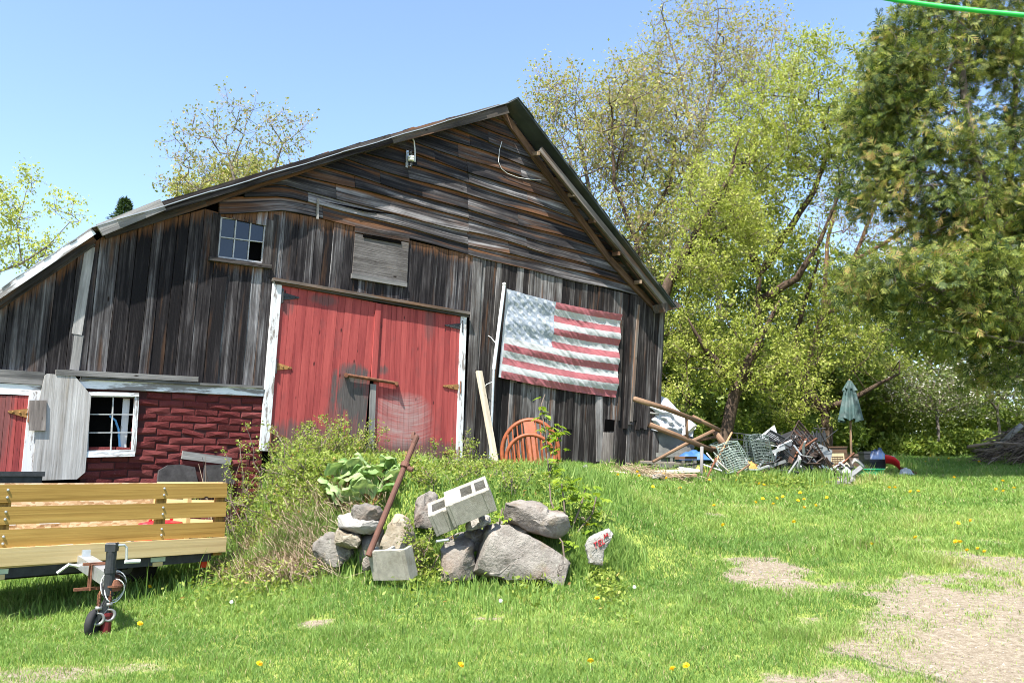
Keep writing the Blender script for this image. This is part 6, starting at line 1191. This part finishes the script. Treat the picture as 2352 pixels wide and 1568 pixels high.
m = MB(); m.lathe((0, 0, 0), [(.003, -.015), (.011, -.010), (.015, 0), (.011, .010), (.003, .015)], 10); B0 = m.build('dandelion_clock', PM); m = MB(); m.tube([(.006, 0, -.12), (0, 0, -.018)], .002, 5); m.build('stem', SM, B0)
for i, (u, v) in enumerate([(530, 1413), (1458, 1378), (1150, 1412)]):
    P = ground_at(u, v); o = B0 if i == 0 else copy_tree(B0); o.location = (P[0], P[1], P[2] + .10); tag(o, 'white dandelion seed head standing in the short lawn grass', 'dandelion', 'white dandelion seed heads')
# ------------------------------------------------------------------ the junk heap right of the barn
LG = 'poles of the fallen wooden frame'
def pole_(name, label, cat, pts, r, mat, group=None, sides=9):
    """pts: (u, v, Y) traced points with their distance"""
    P = [W(*p) for p in pts]; c = sum(P) / len(P); m = MB(); m.tube([p - c for p in P], r, sides, .5); o = m.build(name, mat, None, True); o.location = tuple(c); return tag(o, label, cat, group)
lg = M['log']
pole_('log', 'long peeled log slanting down from the barn corner, uppermost of the poles', 'log', [(1457, 916, 14.6), (1530, 938, 15.0), (1608, 968, 15.5)], [.05, .047, .04], lg, LG)
pole_('log', 'peeled log continuing the upper one down to the right', 'log', [(1592, 957, 15.4), (1654, 988, 15.9)], [.04, .038], lg, LG)
pole_('log', 'long peeled log below the uppermost one, slanting past the barn corner', 'log', [(1492, 975, 14.9), (1560, 1002, 15.3), (1636, 1034, 15.8)], [.052, .05, .046], lg, LG)
pole_('log', 'thin brown pole rising to the right across the frame', 'log', [(1500, 1060, 15.4), (1570, 1022, 15.7), (1640, 989, 16.0)], [.028, .034, .042], lg, LG)
pole_('log', 'short orange-brown pole behind the crossing poles', 'log', [(1600, 1011, 15.9), (1650, 1002, 16.1)], .032, lg, LG)
pole_('log', 'thick pale log end slanting down at the right of the frame', 'log', [(1642, 991, 15.9), (1670, 1030, 15.8)], [.055, .06], lg, LG)
pole_('log', 'short horizontal pole joining the lower log to the thick one', 'log', [(1632, 1027, 15.85), (1668, 1031, 15.9)], .038, lg, LG)
pole_('log', 'log end lying past the lower log towards the wire basket', 'log', [(1634, 1033, 15.9), (1664, 1042, 16.0)], .04, lg, LG)
pole_('log', 'upright post hanging below the upper log before the white tarp', 'log', [(1577, 958, 15.3), (1578, 1010, 15.4)], .03, lg, LG)
pole_('post', 'weathered post standing in the grass under the lower log', 'post', [(1612, 1026, 15.5), (1611, 1092, 15.3)], .032, M['grey_trim'])
pole_('stick', 'long pale orange stick with a black tip leaning in the junk', 'stick', [(1681, 993, 15.9), (1655, 1040, 15.6), (1640, 1066, 15.5)], [.018, .018, .016], plain('pale_orange_wood', (.42, .22, .11), .7))
pole_('stick', 'rusty red-brown rod stuck slanting in the grass before the frame', 'rod', [(1645, 1052, 15.4), (1621, 1104, 15.0)], .018, M['rust'])
pole_('batten', 'white painted batten slanting down behind the post', 'batten', [(1623, 1040, 15.6), (1656, 1080, 15.3)], .014, M['white_metal'], None, 4)
pole_('batten', 'white batten lying low across the grass right of the post', 'batten', [(1614, 1066, 15.4), (1658, 1081, 15.2)], .013, M['white_metal'], None, 4)
pole_('stick', 'thin tan stick slanting right before the wire basket', 'stick', [(1647, 1057, 15.3), (1674, 1082, 15.1)], .013, M['bare_stud'], None, 5)
pole_('lath', 'thin black lath lying across the weeds behind the boards', 'lath', [(1505, 1078, 15.5), (1612, 1064, 15.9)], .012, M['black_steel'], None, 4)
pole_('stick', 'tan stick end pointing up by the orange rag', 'stick', [(1694, 1086, 15.2), (1722, 1066, 15.6)], .017, lg, None, 6)
pole_('stick', 'short stub of wood poking out of the barn corner', 'stick', [(1494, 948, 15.3), (1512, 951, 15.4)], .02, M['grey_trim'], None, 6)
# covered heap behind the frame
Yt = 17.2; kt = px(Yt); c = W(1540, 1058, Yt); c[2] = gz(c[0], c[1]); heap = thing('covered_heap', 'heap covered by a crumpled white tarpaulin behind the fallen frame', 'covered heap', c)
up_ = [(1440, 900), (1499, 903), (1534, 916), (1558, 940), (1600, 978)]; lo_ = [(1440, 985), (1499, 985), (1534, 992), (1560, 1000), (1590, 1000)]
def tarp(s_, t_):
    uu = np.interp(s_, [0, .3, .5, .7, 1], [p[0] for p in up_]); vu = np.interp(s_, [0, .3, .5, .7, 1], [p[1] for p in up_]); ul = np.interp(s_, [0, .3, .5, .7, 1], [p[0] for p in lo_]); vl = np.interp(s_, [0, .3, .5, .7, 1], [p[1] for p in lo_])
    tt = max(0, (t_ - .25) / .75); u = uu + (ul - uu) * tt; v = vu + (vl - vu) * tt
    y = Yt + .55 - .9 * min(1, t_ / .55) + (.35 - .35 * min(1, abs(t_ - .0) / .25)) * 1.6
    wr = (fbm(np.array(s_ * 9), np.array(t_ * 16), 3) - .5) * (.04 + .22 * (t_ > .5)) 
    p = W(u, v, y) - c; p[1] += float(wr); p[2] += float(fbm(np.array(s_ * 5 + 9), np.array(t_ * 5), 2) - .5) * .08; return p
m = MB(); m.grid(tarp, 60, 40); m.build('tarpaulin', plain('white_tarpaulin', (.42, .44, .46), .6, 0, .25, 3, .1, dirt=(.28, .29, .28)), heap, True)
m = MB(); q0, q1 = W(1430, 1060, Yt) - c, W(1588, 990, Yt) - c; m.box((q0[0], -.2, -.1), (q1[0], 1.2, q1[2] - .02)); m.box((q0[0], -.26, .25), (q1[0] + .03, -.2, .34)); 
for k in range(7): x = q0[0] + (q1[0] - q0[0]) * k / 6; m.box((x - .03, -.25, -.05), (x + .03, -.205, .25))
m.build('base', plain('grey_boat_hull', (.13, .13, .12), .7, 0, .4, 3, .3, dirt=(.06, .055, .05)), heap)
m = MB(); m.grid(lambda s_, t_: W(1578 + 22 * s_ - 12 * t_, 965 + 14 * s_ + 34 * t_ * (1 - .5 * s_), 15.9) + np.array([0, .08 * math.sin(6 * s_ + 3 * t_), 0]) - W(1585, 980, 15.9), 10, 10)
o = m.build('plastic_sheet', M['white_metal'], None, True); o.location = tuple(W(1585, 980, 15.9)); tag(o, 'torn white plastic sheet hanging right of the short post', 'sheet')
def cloth(name, label, cat, u0, v0, u1, v1, Y, mat, amp=.06, seed=0, group=None):
    a, b = W(u0, v1, Y), W(u1, v0, Y); o_ = np.array([(a[0] + b[0]) / 2, Y, a[2]]); w_, h_ = b[0] - a[0], b[2] - a[2]; m = MB()
    def f(s_, t_):
        hh = math.sin(math.pi * min(max(s_, .02), .98)) ** .6; n = float(fbm(np.array(s_ * 4 + seed), np.array(t_ * 4 + seed * 2), 3)); return np.array([(s_ - .5) * w_, (t_ - .5) * w_ * .7, h_ * hh * math.sin(math.pi * t_) ** .5 * (.35 + 1.1 * n)]) + np.array([float(fbm(np.array(t_ * 6 + seed), np.array(s_ * 3), 2) - .5) * amp, 0, 0])
    m.grid(f, 26, 18); o = m.build(name, mat, None, True); o.location = tuple(o_); return tag(o, label, cat, group)
cloth('blue_tarp', 'crumpled blue tarpaulin under the fallen log frame', 'tarpaulin', 1556, 1034, 1626, 1056, 16.6, plain('blue_tarp', (.03, .10, .27), .5, 0, .3, 5), .06, 3)
cloth('blue_tarp', 'dark blue tarpaulin peak over the black bins', 'tarpaulin', 1992, 1030, 2034, 1056, 18.9, plain('dark_blue_tarp', (.025, .05, .12), .5, 0, .3, 5), .06, 5)
cloth('rag', 'yellow-orange rag lying behind the post in the weeds', 'rag', 1597, 1068, 1620, 1084, 15.6, plain('yellow_rag', (.40, .27, .06), .8), .05, 7)
cloth('rag', 'orange-yellow rag between the two wire baskets', 'rag', 1716, 1058, 1736, 1078, 15.9, plain('orange_rag', (.40, .2, .05), .8), .05, 8)
cloth('bag', 'grey-white bag at the far right end of the junk', 'bag', 2064, 1074, 2098, 1100, 16.9, plain('grey_bag', (.33, .36, .36), .7), .08, 9)
# boards and rubble lying on the ground
for i, (u0, v0, u1, v1, Y, wd, th, mt, lab, nm) in enumerate([(1432, 1078, 1500, 1090, 15.0, .16, .03, 'rake_board', 'reddish-brown board lying nearest the barn corner', 'board'), (1490, 1084, 1602, 1080, 15.0, .16, .04, 'bare_stud', 'pale wide board lying under the log frame', 'board'), (1500, 1092, 1600, 1091, 14.7, .09, .04, 'log', 'orange-tan board lying in front of the pale one', 'board'), (1560, 1074, 1606, 1080, 15.3, .12, .03, 'white_metal', 'white board piece lying in front of the post', 'board'), (1470, 1060, 1560, 1064, 16.2, .1, .04, 'rake_board', 'dark board lying behind the weeds under the frame', 'board'), (1550, 1051, 1600, 1051, 16.2, .08, .05, 'log', 'brown board on edge below the blue tarpaulin', 'board')]):
    debris(nm, lab, 'board', u0, v0, u1, v1, Y, wd, th, M[mt], None, (0, 1, .15))
rgj = np.random.RandomState(4)
for i in range(130):
    g_ = rgj.rand(); u, v, Y = ((1500 + rgj.rand() * 150, 1094 + rgj.rand() * 12, 0) if g_ < .45 else (1888 + rgj.rand() * 66, 1094 + rgj.rand() * 24, 0)); P = ground_at(u, v); m = MB(); s_ = .03 + .07 * rgj.rand(); V = rgj.randn(8, 3) * .15 + np.array([(x, y, z) for x in (-1, 1) for y in (-1, 1) for z in (-.5, .5)]); m.add(V * s_ * .6, [(0, 1, 3, 2), (4, 6, 7, 5), (0, 4, 5, 1), (2, 3, 7, 6), (0, 2, 6, 4), (1, 5, 7, 3)])
    o = m.build('rubble_piece', M['rock_pale']); o.location = (P[0], P[1], P[2] + s_ * .5 + .03); o.rotation_euler = (0, 0, rgj.rand() * 6); tag(o, 'small chalky white rubble piece lying before the junk', 'rubble', 'white rubble strewn before the junk')
# wire baskets
def wire_basket(label, u0, v0, u1, v1, Y, mat, lean_, nh, nv, dep=.35, rr_=.007, seed=0):
    a, b = W(u0, v1, Y), W(u1, v0, Y); w_, h_ = b[0] - a[0], b[2] - a[2]; c = np.array([(a[0] + b[0]) / 2, Y, a[2]]); root = thing('wire_basket', label, 'wire basket', c); rg = np.random.RandomState(seed)
    wob = lambda p: np.array([p[0] + lean_ * p[2] + .07 * math.sin(6 * p[2] + 3 * p[1] + seed), p[1] + .05 * math.sin(5 * p[0] + seed), p[2] + .06 * math.sin(7 * p[0] + 2 * p[1] + seed)])
    for y in (-dep / 2, dep / 2):
        m = MB()
        for i in range(nh + 1): z = h_ * i / nh; m.tube([wob((-w_ / 2 + w_ * k / 6, y, z)) for k in range(7)], rr_, 4, caps=False)
        for j in range(nv + 1): x = -w_ / 2 + w_ * j / nv; m.tube([wob((x, y, h_ * k / 6)) for k in range(7)], rr_, 4, caps=False)
        m.build('wire_mesh', mat, root)
    m = MB()
    for y in (-dep / 2, dep / 2): m.tube([wob(p) for p in [(-w_ / 2, y, 0), (-w_ / 2, y, h_), (w_ / 2, y, h_), (w_ / 2, y, 0)]], rr_ * 1.7, 5, closed=True)
    for x in (-w_ / 2, w_ / 2):
        for z in (0, h_): m.tube([wob((x, -dep / 2, z)), wob((x, dep / 2, z))], rr_ * 1.7, 5)
    m.build('rim', mat, root); m = MB()
    for k in range(26): p = [wob((rg.uniform(-.5, .5) * w_, rg.uniform(-.5, .5) * dep, rg.uniform(0, 1) * h_ * .9)) for _ in range(4)]; m.tube(p, rr_ * .8, 4, caps=False)
    m.build('tangled_wire', mat, root); return root
wire_basket('pale green wire basket crushed among the sticks', 1660, 1020, 1708, 1082, 15.7, plain('pale_green_wire', (.19, .24, .21), .5, .2), -.25, 12, 5, seed=1)
wire_basket('dark grey-green wire basket left of the metal racks', 1722, 1004, 1760, 1066, 16.0, plain('grey_green_wire', (.10, .13, .12), .5, .4), .1, 9, 9, seed=2, rr_=.006)
# dark metal racks
def frame(name, label, cat, corners, Y, nbar, mat, r=.014, cross=0, dY=0.0, rb=None):
    P = [W(u, v, Y + dY * i / 3) for i, (u, v) in enumerate(corners)]; c = sum(P) / 4; P = [p - c for p in P]; r *= 1.35; root = thing(name, label, cat, c, 0, 'dark metal racks in the junk heap'); m = MB(); m.tube(P, r, 6, closed=True); m.build('outer_frame', mat, root); m = MB()
    for i in range(1, nbar + 1): t_ = i / (nbar + 1); m.tube([P[0] + (P[1] - P[0]) * t_, P[3] + (P[2] - P[3]) * t_], rb or r * .6, 5)
    for i in range(1, cross + 1): t_ = i / (cross + 1); m.tube([P[0] + (P[3] - P[0]) * t_, P[1] + (P[2] - P[1]) * t_], rb or r * .6, 5)
    m.build('bars', mat, root); return root
bk = M['black_steel']; rbk = plain('rusty_black_steel', (.035, .026, .022), .6, .3, .4, 12, .3, dirt=(.10, .045, .025))
frame('metal_rack', 'black slatted rack slanting down over the white panel', 'rack', [(1769, 988), (1756, 1000), (1830, 1048), (1846, 1030)], 16.4, 4, bk, .016)
frame('metal_rack', 'black rack standing up to the highest peak of the junk', 'rack', [(1815, 1004), (1834, 966), (1872, 1012), (1850, 1044)], 16.7, 5, rbk, .020, 1)
frame('metal_rack', 'dark slatted rack lying lowest in the middle of the junk', 'rack', [(1764, 1044), (1800, 1030), (1856, 1080), (1812, 1092)], 16.0, 9, bk, .014)
frame('metal_rack', 'dark grid rack leaning before the grey panel', 'rack', [(1846, 1054), (1872, 1016), (1910, 1078), (1884, 1096)], 16.1, 3, rbk, .018, 3)
frame('metal_rack', 'thin dark rack standing behind the green-grey basket', 'rack', [(1678, 993), (1738, 1000), (1735, 1040), (1682, 1036)], 17.0, 3, bk, .012, 2)
frame('metal_rack', 'dark bent rack crossing in front of the pile centre', 'rack', [(1790, 1020), (1842, 1000), (1870, 1050), (1822, 1084)], 16.3, 6, rbk, .013, 1)
frame('metal_rack', 'small dark rack lying against the brown cabinet', 'rack', [(1878, 1070), (1898, 1050), (1918, 1082), (1896, 1098)], 15.9, 3, rbk, .013)
for i in range(60):
    u, v = 1765 + rgj.rand() * 130, 1010 + rgj.rand() * 75; a = -.6 + rgj.randn() * .7 if rgj.rand() < .7 else rgj.rand() * 3.1; l = 16 + 26 * rgj.rand()
    pole_('metal_rod', 'dark rusty metal rod sticking out of the heap of racks', 'rod', [(u - l * math.cos(a), v + l * math.sin(a), 16.0 + .5 * rgj.rand()), (u + l * math.cos(a), min(1098, v - l * math.sin(a)), 16.2 + .5 * rgj.rand())], .007 + .006 * rgj.rand(), [bk, rbk, M['galv'], M['rust']][i % 4 if i % 4 < 2 or i % 3 == 0 else 0], 'loose rods in the heap of racks', 5)
def panel(name, label, cat, pts, Y, mat, th=.03, dY=0.0):
    P = [W(u, v, Y + dY * i) for i, (u, v) in enumerate(pts)]; c = sum(P) / len(P); n = len(P); m = MB(); V = [p - c for p in P] + [p - c + np.array([0, th, 0]) for p in P]; m.add(V, [tuple(range(n)), tuple(range(2 * n - 1, n - 1, -1))] + [(i, i + n, (i + 1) % n + n, (i + 1) % n) for i in range(n)]); o = m.build(name, mat); o.location = tuple(c); return tag(o, label, cat)
panel('white_panel', 'white sheet-metal panel tilted up in the junk left of the racks', 'panel', [(1737, 1008), (1779, 976), (1792, 1016), (1768, 1030)], 16.8, plain('white_enamel', (.70, .72, .74), .35, 0, .06, 3, .05, dirt=(.5, .42, .36)), .04, .08)
panel('sheet_metal', 'dull grey metal panel standing behind the grid rack', 'panel', [(1850, 1050), (1868, 1012), (1912, 1034), (1904, 1088), (1870, 1090)], 16.5, plain('grey_sheet', (.24, .25, .26), .4, .5, .2, 4))
panel('scrap_board', 'dark slate-grey board behind the peak of the racks', 'panel', [(1790, 1000), (1830, 985), (1872, 1000), (1860, 1050), (1800, 1050)], 17.1, plain('dark_board', (.035, .035, .037), .6))
panel('grey_plank', 'long grey metal channel lying across the slatted racks', 'channel', [(1758, 1040), (1802, 1024), (1804, 1031), (1760, 1047)], 15.9, plain('channel_grey', (.30, .31, .31), .4, .4), .06)
panel('white_panel', 'small white board leaning among the rubble below the cabinet', 'board', [(1932, 1085), (1945, 1071), (1960, 1086), (1950, 1094)], 15.9, M['white_metal'], .03, .05)
panel('white_panel', 'white sheet scrap behind the grid rack in the heap', 'panel', [(1828, 1028), (1846, 1020), (1850, 1040), (1834, 1048)], 16.6, M['white_metal'], .02, .03)
# brown cabinet with a beige grille
Yc_ = 17.0; a, b = W(1908, 1092, Yc_), W(1944, 1028, Yc_); cc_ = np.array([(a[0] + b[0]) / 2, Yc_, gz((a[0] + b[0]) / 2, Yc_)]); w_, h_ = (b[0] - a[0]), b[2] - cc_[2]
cab = thing('cabinet', 'brown cabinet with a beige grille standing behind the junk', 'cabinet', cc_, R(-14)); br_ = plain('brown_cabinet', (.075, .042, .022), .5, 0, .2)
m = MB(); m.box((-w_ / 2, 0, 0), (w_ / 2, .02, .12)); m.box((-w_ / 2, 0, h_ - .1), (w_ / 2, .02, h_)); m.box((-w_ / 2, 0, .122), (-w_ / 2 + .03, .02, h_ - .102)); m.box((w_ / 2 - .06, 0, .122), (w_ / 2, .02, h_ - .102)); m.box((-w_ / 2, .022, 0), (w_ / 2, .5, h_)); m.box((-w_ / 2 - .02, -.02, h_ + .002), (w_ / 2 + .02, .52, h_ + .03)); m.build('body', br_, cab)
m = MB(); m.box((-w_ / 2 + .032, .006, .124), (w_ / 2 - .062, .018, h_ - .104)); gr_ = m.build('front_panel', plain('beige_panel', (.36, .30, .18), .6), cab); m = MB()
for k in range(6): z = .15 + k * .045; m.box((-w_ / 2 + .05, -.002, z), (w_ / 2 - .08, .005, z + .012))
for k in range(5): x = -w_ / 2 + .055 + k * (w_ - .15) / 4; m.box((x, -.004, .14), (x + .01, -.0025, .39))
m.build('grille', br_, gr_)
# dark stand with handlebars
Ys = 17.6; c = W(1885, 1060, Ys); c[2] = gz(c[0], c[1]); sd2 = thing('exercise_stand', 'dark metal stand with a crossbar behind the racks', 'stand', c); q = lambda u, v, d=0: W(u, v, Ys + d) - c
m = MB(); m.tube([q(1868, 982), q(1880, 985), q(1896, 983)], .014, 6); m.build('crossbar', bk, sd2); m = MB(); m.tube([q(1884, 984), q(1886, 1030), q(1884, 1070)], .02, 7); m.tube([q(1876, 988), q(1874, 1060)], .02, 7); m.tube([q(1893, 988), q(1894, 1060)], .02, 7); m.build('upright', bk, sd2); m = MB(); m.box(q(1874, 1014) + np.array([0, 0, 0]), q(1893, 994, .1)); m.build('housing', bk, sd2)
# closed garden umbrella
Yu = 20.5; c = W(1954, 1050, Yu); c[2] = gz(c[0], c[1]); um = thing('garden_umbrella', 'closed faded green garden umbrella on a wooden pole above the junk', 'umbrella', c); zt2 = W(1951, 873, Yu)[2] - c[2]; x_ = W(1951, 873, Yu)[0] - c[0]
m = MB(); m.tube([(0, 0, -.2), (x_, 0, zt2 - .02)], .027, 10); m.lathe((x_, 0, zt2 - .03), [(.02, 0), (.03, .02), (.012, .06)], 8); m.build('pole', M['log'], um)
def canopy(z0, z1, r0, r1, hem, nf, seed):
    m = MB(); n = 64; rows = 12; V = []
    for j in range(rows + 1):
        t_ = j / rows; z = z0 + (z1 - z0) * t_; r = r0 + (r1 - r0) * t_ ** .8
        for i in range(n): a = 2 * math.pi * i / n; f = 1 + (.12 + .26 * t_) * math.cos(nf * a + seed) + .05 * math.sin(3 * a + seed + 2 * t_); V.append((x_ * z / zt2 + math.cos(a) * r * f, math.sin(a) * r * f, z + (hem * math.cos(nf * a + seed) + .03 * math.sin(2 * a) if j == rows else 0)))
    m.add(V, [(j * n + i, j * n + (i + 1) % n, (j + 1) * n + (i + 1) % n, (j + 1) * n + i) for j in range(rows) for i in range(n)]); return m
zb2 = W(1952, 966, Yu)[2] - c[2]; gcl = plain('faded_green_canvas', (.045, .085, .085), .75, 0, .45, 3.5, .1, dirt=(.12, .15, .155))
cn = canopy(zt2 - .10, zb2, .09, .235, .03, 8, .4).build('canopy', gcl, um, True); canopy(zt2, zt2 - .26, .03, .145, .03, 8, .9).build('vent_flap', gcl, cn, True)
# bins, tub, seat and so on
def tub(name, label, cat, u0, v0, u1, v1, Y, mat, flare=.85, handles=False, rot=(0, 0, 0), ribs=0):
    a, b = W(u0, v1, Y), W(u1, v0, Y); c = np.array([(a[0] + b[0]) / 2, Y, 0]); c[2] = gz(c[0], c[1]); r = (b[0] - a[0]) / 2; h = b[2] - a[2]; m = MB(); pr = [(.01, .0), (r * flare, .0)]
    k = max(2, ribs * 2)
    for i in range(k + 1): t_ = i / k; pr.append((r * (flare + (1 - flare) * t_) + (.012 if ribs and i % 2 else 0), h * t_))
    pr += [(r * 1.05, h), (r * 1.05, h - .02), (r * .96, h - .015), (r * flare * .95, .02), (.01, .02)]; m.lathe((0, 0, 0), pr, 28, cap=False); o = m.build(name, mat, None, True); o.location = tuple(c); o.rotation_euler = rot; return tag(o, label, cat)
tub('plastic_tub', 'round green plastic tub at the right of the junk', 'tub', 1969, 1072, 2028, 1092, 16.6, plain('green_plastic', (.02, .26, .12), .4, 0, .15), .88)
tub('metal_bin', 'ribbed pale galvanised bin behind the black bins', 'bin', 2026, 1044, 2054, 1068, 19.5, M['galv'], .92, ribs=4)
tub('plant_pot', 'orange clay pot lying among the white rubble', 'pot', 1904, 1080, 1922, 1098, 15.7, plain('terracotta', (.38, .10, .04), .8), .7, rot=(1.2, .2, 0))
def bin_(label, u0, v0, u1, v1, Y, mat, dep=.5, name='storage_bin', rz=0.0):
    a, b = W(u0, v1, Y), W(u1, v0, Y); c = np.array([(a[0] + b[0]) / 2, Y + dep / 2, 0]); c[2] = gz(c[0], c[1]); w_, h_ = b[0] - a[0], b[2] - c[2]; m = MB(); V = []
    for z, k in ((0, .86), (h_ - .05, .98), (h_ - .05, 1.05), (h_, 1.05), (h_, .93), (.04, .8)):
        V += [(-w_ / 2 * k, -dep / 2 * k, z), (w_ / 2 * k, -dep / 2 * k, z), (w_ / 2 * k, dep / 2 * k, z), (-w_ / 2 * k, dep / 2 * k, z)]
    m.add(V, [(3, 2, 1, 0)] + [(i * 4 + k, i * 4 + (k + 1) % 4, i * 4 + 4 + (k + 1) % 4, i * 4 + 4 + k) for i in range(5) for k in range(4)] + [(20, 21, 22, 23)]); o = m.build(name, mat); o.location = tuple(c); o.rotation_euler = (0, 0, rz); return tag(o, label, 'bin')
bin_('black plastic bin beside the green tub', 1996, 1054, 2034, 1082, 17.6, plain('black_plastic', (.03, .033, .038), .45), .4, rz=.1)
bin_('dark brown box behind the grey seat shell', 1958, 1042, 1990, 1078, 18.6, plain('dark_box', (.09, .06, .045), .7), .5, 'storage_box', -.1)
bin_('tall black bin between the brown box and the blue tarpaulin', 1987, 1036, 1999, 1080, 18.0, bk, .3, rz=.0)
Yq = 16.7; c = W(1966, 1092, Yq); c[2] = gz(c[0], c[1]); m = MB(); m.grid(lambda s_, t_: W(1942 + 44 * s_, 1086 - 36 * math.sin(min(1, s_ * 1.35) * 1.57) + 24 * max(0, s_ - .45) * 1.8, Yq + .1 + .42 * t_ - .1 * math.sin(math.pi * s_)) - c + np.array([0, 0, .05 * math.cos(math.pi * (t_ - .5))]), 16, 8)
o = m.build('seat_shell', plain('grey_wood_shell', (.33, .31, .28), .6, 0, .15, 8), None, True); o.location = tuple(c); sm_ = o.modifiers.new('thick', 'SOLIDIFY'); sm_.thickness = .03; tag(o, 'curved grey seat shell lying right of the cabinet', 'seat'); m = MB(); m.lathe(W(1947, 1078, Yq - .02) - c, [(.02, -.06), (.13, -.05), (.14, 0), (.13, .05), (.02, .06)], 16, (.3, -1, .2)); m.build('black_cushion', bk, o, True)
# red sled and the bits at the right end
m = MB(); c = W(2050, 1088, 17.2); c[2] = gz(c[0], c[1])
def sled(s_, t_): return W(2034 + 34 * s_, 1062 + 24 * s_ - 10 * math.sin(2.2 * s_), 17.0 + .5 * t_) - c + np.array([0, 0, .16 * (2 * t_ - 1) ** 2])
m.grid(sled, 16, 8); o = m.build('red_sled', M['red_plastic'], None, True); o.location = tuple(c); sm_ = o.modifiers.new('thick', 'SOLIDIFY'); sm_.thickness = .02; tag(o, 'red plastic sled lying tilted at the right end of the junk', 'sled')
debris('board', 'dark reddish board lying at the far right tip of the junk', 'board', 2066, 1074, 2102, 1086, 17.2, .14, .05, M['rust'], None, (0, 1, .2))
m = MB(); c = ground_at(1795, 1098); m.tube([np.array([.28 * math.cos(a) + .06 * math.sin(2 * a), .1 * math.sin(a), .17 + .13 * math.sin(a)]) for a in np.linspace(0, 6.28, 24)[:-1]], .012, 6, closed=True); o = m.build('green_hose', plain('green_hose', (.03, .22, .14), .4), None, True); o.location = (c[0], c[1] - .05, c[2]); tag(o, 'loop of green hose in the weeds before the racks', 'hose')
# brush pile
Yb = 20.5; c0 = W(2340, 1060, Yb); zb3 = gz(c0[0], Yb); rgb = np.random.RandomState(6)
def bsticks(n):
    out = []
    for i in range(n):
        u = 2250 + (rgb.rand() ** .7) * 230; top = np.interp(u, [2225, 2260, 2300, 2340, 2480], [1058, 1030, 1005, 985, 968]); v = top + (1064 - top) * rgb.rand(); a = rgb.randn() * .35 + .25; l = (22 + 42 * rgb.rand()) * (1 if u > 2270 else .6)
        y = Yb + rgb.randn() * .55; p = W(u - l * math.cos(a), min(1066, v + l * math.sin(a)), y + rgb.randn() * .4); q_ = W(u + l * math.cos(a), max(top - 8, v - l * math.sin(a)), y + rgb.randn() * .4); p[2] = max(p[2], gz(p[0], p[1])); out.append((p, q_, .006 + .016 * rgb.rand() ** 3 + (.02 if rgb.rand() < .08 else 0)))
    return out
for p, q_, r in bsticks(130):
    m = MB(); c = (p + q_) / 2; md = c + rgb.randn(3) * .06; m.tube([p - c, md - c, q_ - c], [r, r * .9, r * .6], 5); o = m.build('stick', M['stick'], None, True); o.location = tuple(c); tag(o, 'dead grey-brown stick in the brush pile at the right', 'stick', 'sticks of the brush pile')
m = MB()
for p, q_, r in bsticks(900):
    md = (p + q_) / 2 + rgb.randn(3) * .08; m.tube([p, md, q_], [r * .5, r * .45, r * .3], 3, random.random(), caps=False)
tag(m.build('brushwood', M['stick']), 'tangle of fine dead brushwood filling the brush pile', 'brushwood', kind='stuff')
pole_('log', 'thick grey branch sticking up out of the brush pile', 'log', [(2290, 1030, 20.2), (2330, 990, 20.0), (2346, 976, 20.0)], [.07, .065, .06], M['grey_trim'])
# green overhead cable
A_, B_ = W(2010, -4, 3.4), W(2352, 38.5, 3.0); dv = (B_ - A_); m = MB(); c = (A_ + B_) / 2
pts = [A_ + dv * t_ + np.array([0, 0, .012 * (t_ - .5) ** 2 * 2]) for t_ in np.linspace(-9, 9, 60)]; m.tube([p - c for p in pts], .0098, 10); o = m.build('overhead_cable', plain('green_cable', (.012, .34, .05), .45, 0, .05), None, True); o.location = tuple(c); tag(o, 'bright green cable strung across the upper right corner', 'cable')

bin_('black ribbed bin standing behind the left end of the trailer', -70, 1082, 46, 1110, 8.75, bk, .6, rz=TRL.ang - .25)

# loose scraps wedged all through the heap
scm = [M['white_metal'], rbk, bk, M['galv'], M['rust'], M['grey_trim'], M['bare_stud'], plain('grey_scrap', (.16, .165, .17), .6), rbk, bk]
for i in range(95):
    u = 1650 + 310 * rgj.rand(); v = 1098 - (14 + 62 * math.exp(-((u - 1830) / 75) ** 2) + 22 * math.exp(-((u - 1690) / 40) ** 2)) * rgj.rand() ** .8; Y = 15.7 + 1.0 * rgj.rand(); c = W(u, v, Y); a = rgj.rand() * 3.1; e = rgj.randn() * .5; l = .12 + .35 * rgj.rand() ** 2; m = MB(); d_ = np.array([math.cos(a) * math.cos(e), .4 * math.sin(a), math.sin(e) + .4 * rgj.randn()]); d_ /= np.linalg.norm(d_)
    m.plank(-d_ * l, d_ * l, .03 + .12 * rgj.rand() ** 2, .012 + .02 * rgj.rand(), tuple(rgj.randn(3)), n=2, bow=.05 * rgj.randn()); o = m.build('scrap_piece', scm[i % 10]); o.location = tuple(c); tag(o, 'small bent scrap of metal or wood wedged in the junk heap', 'scrap', 'loose scraps in the junk heap')
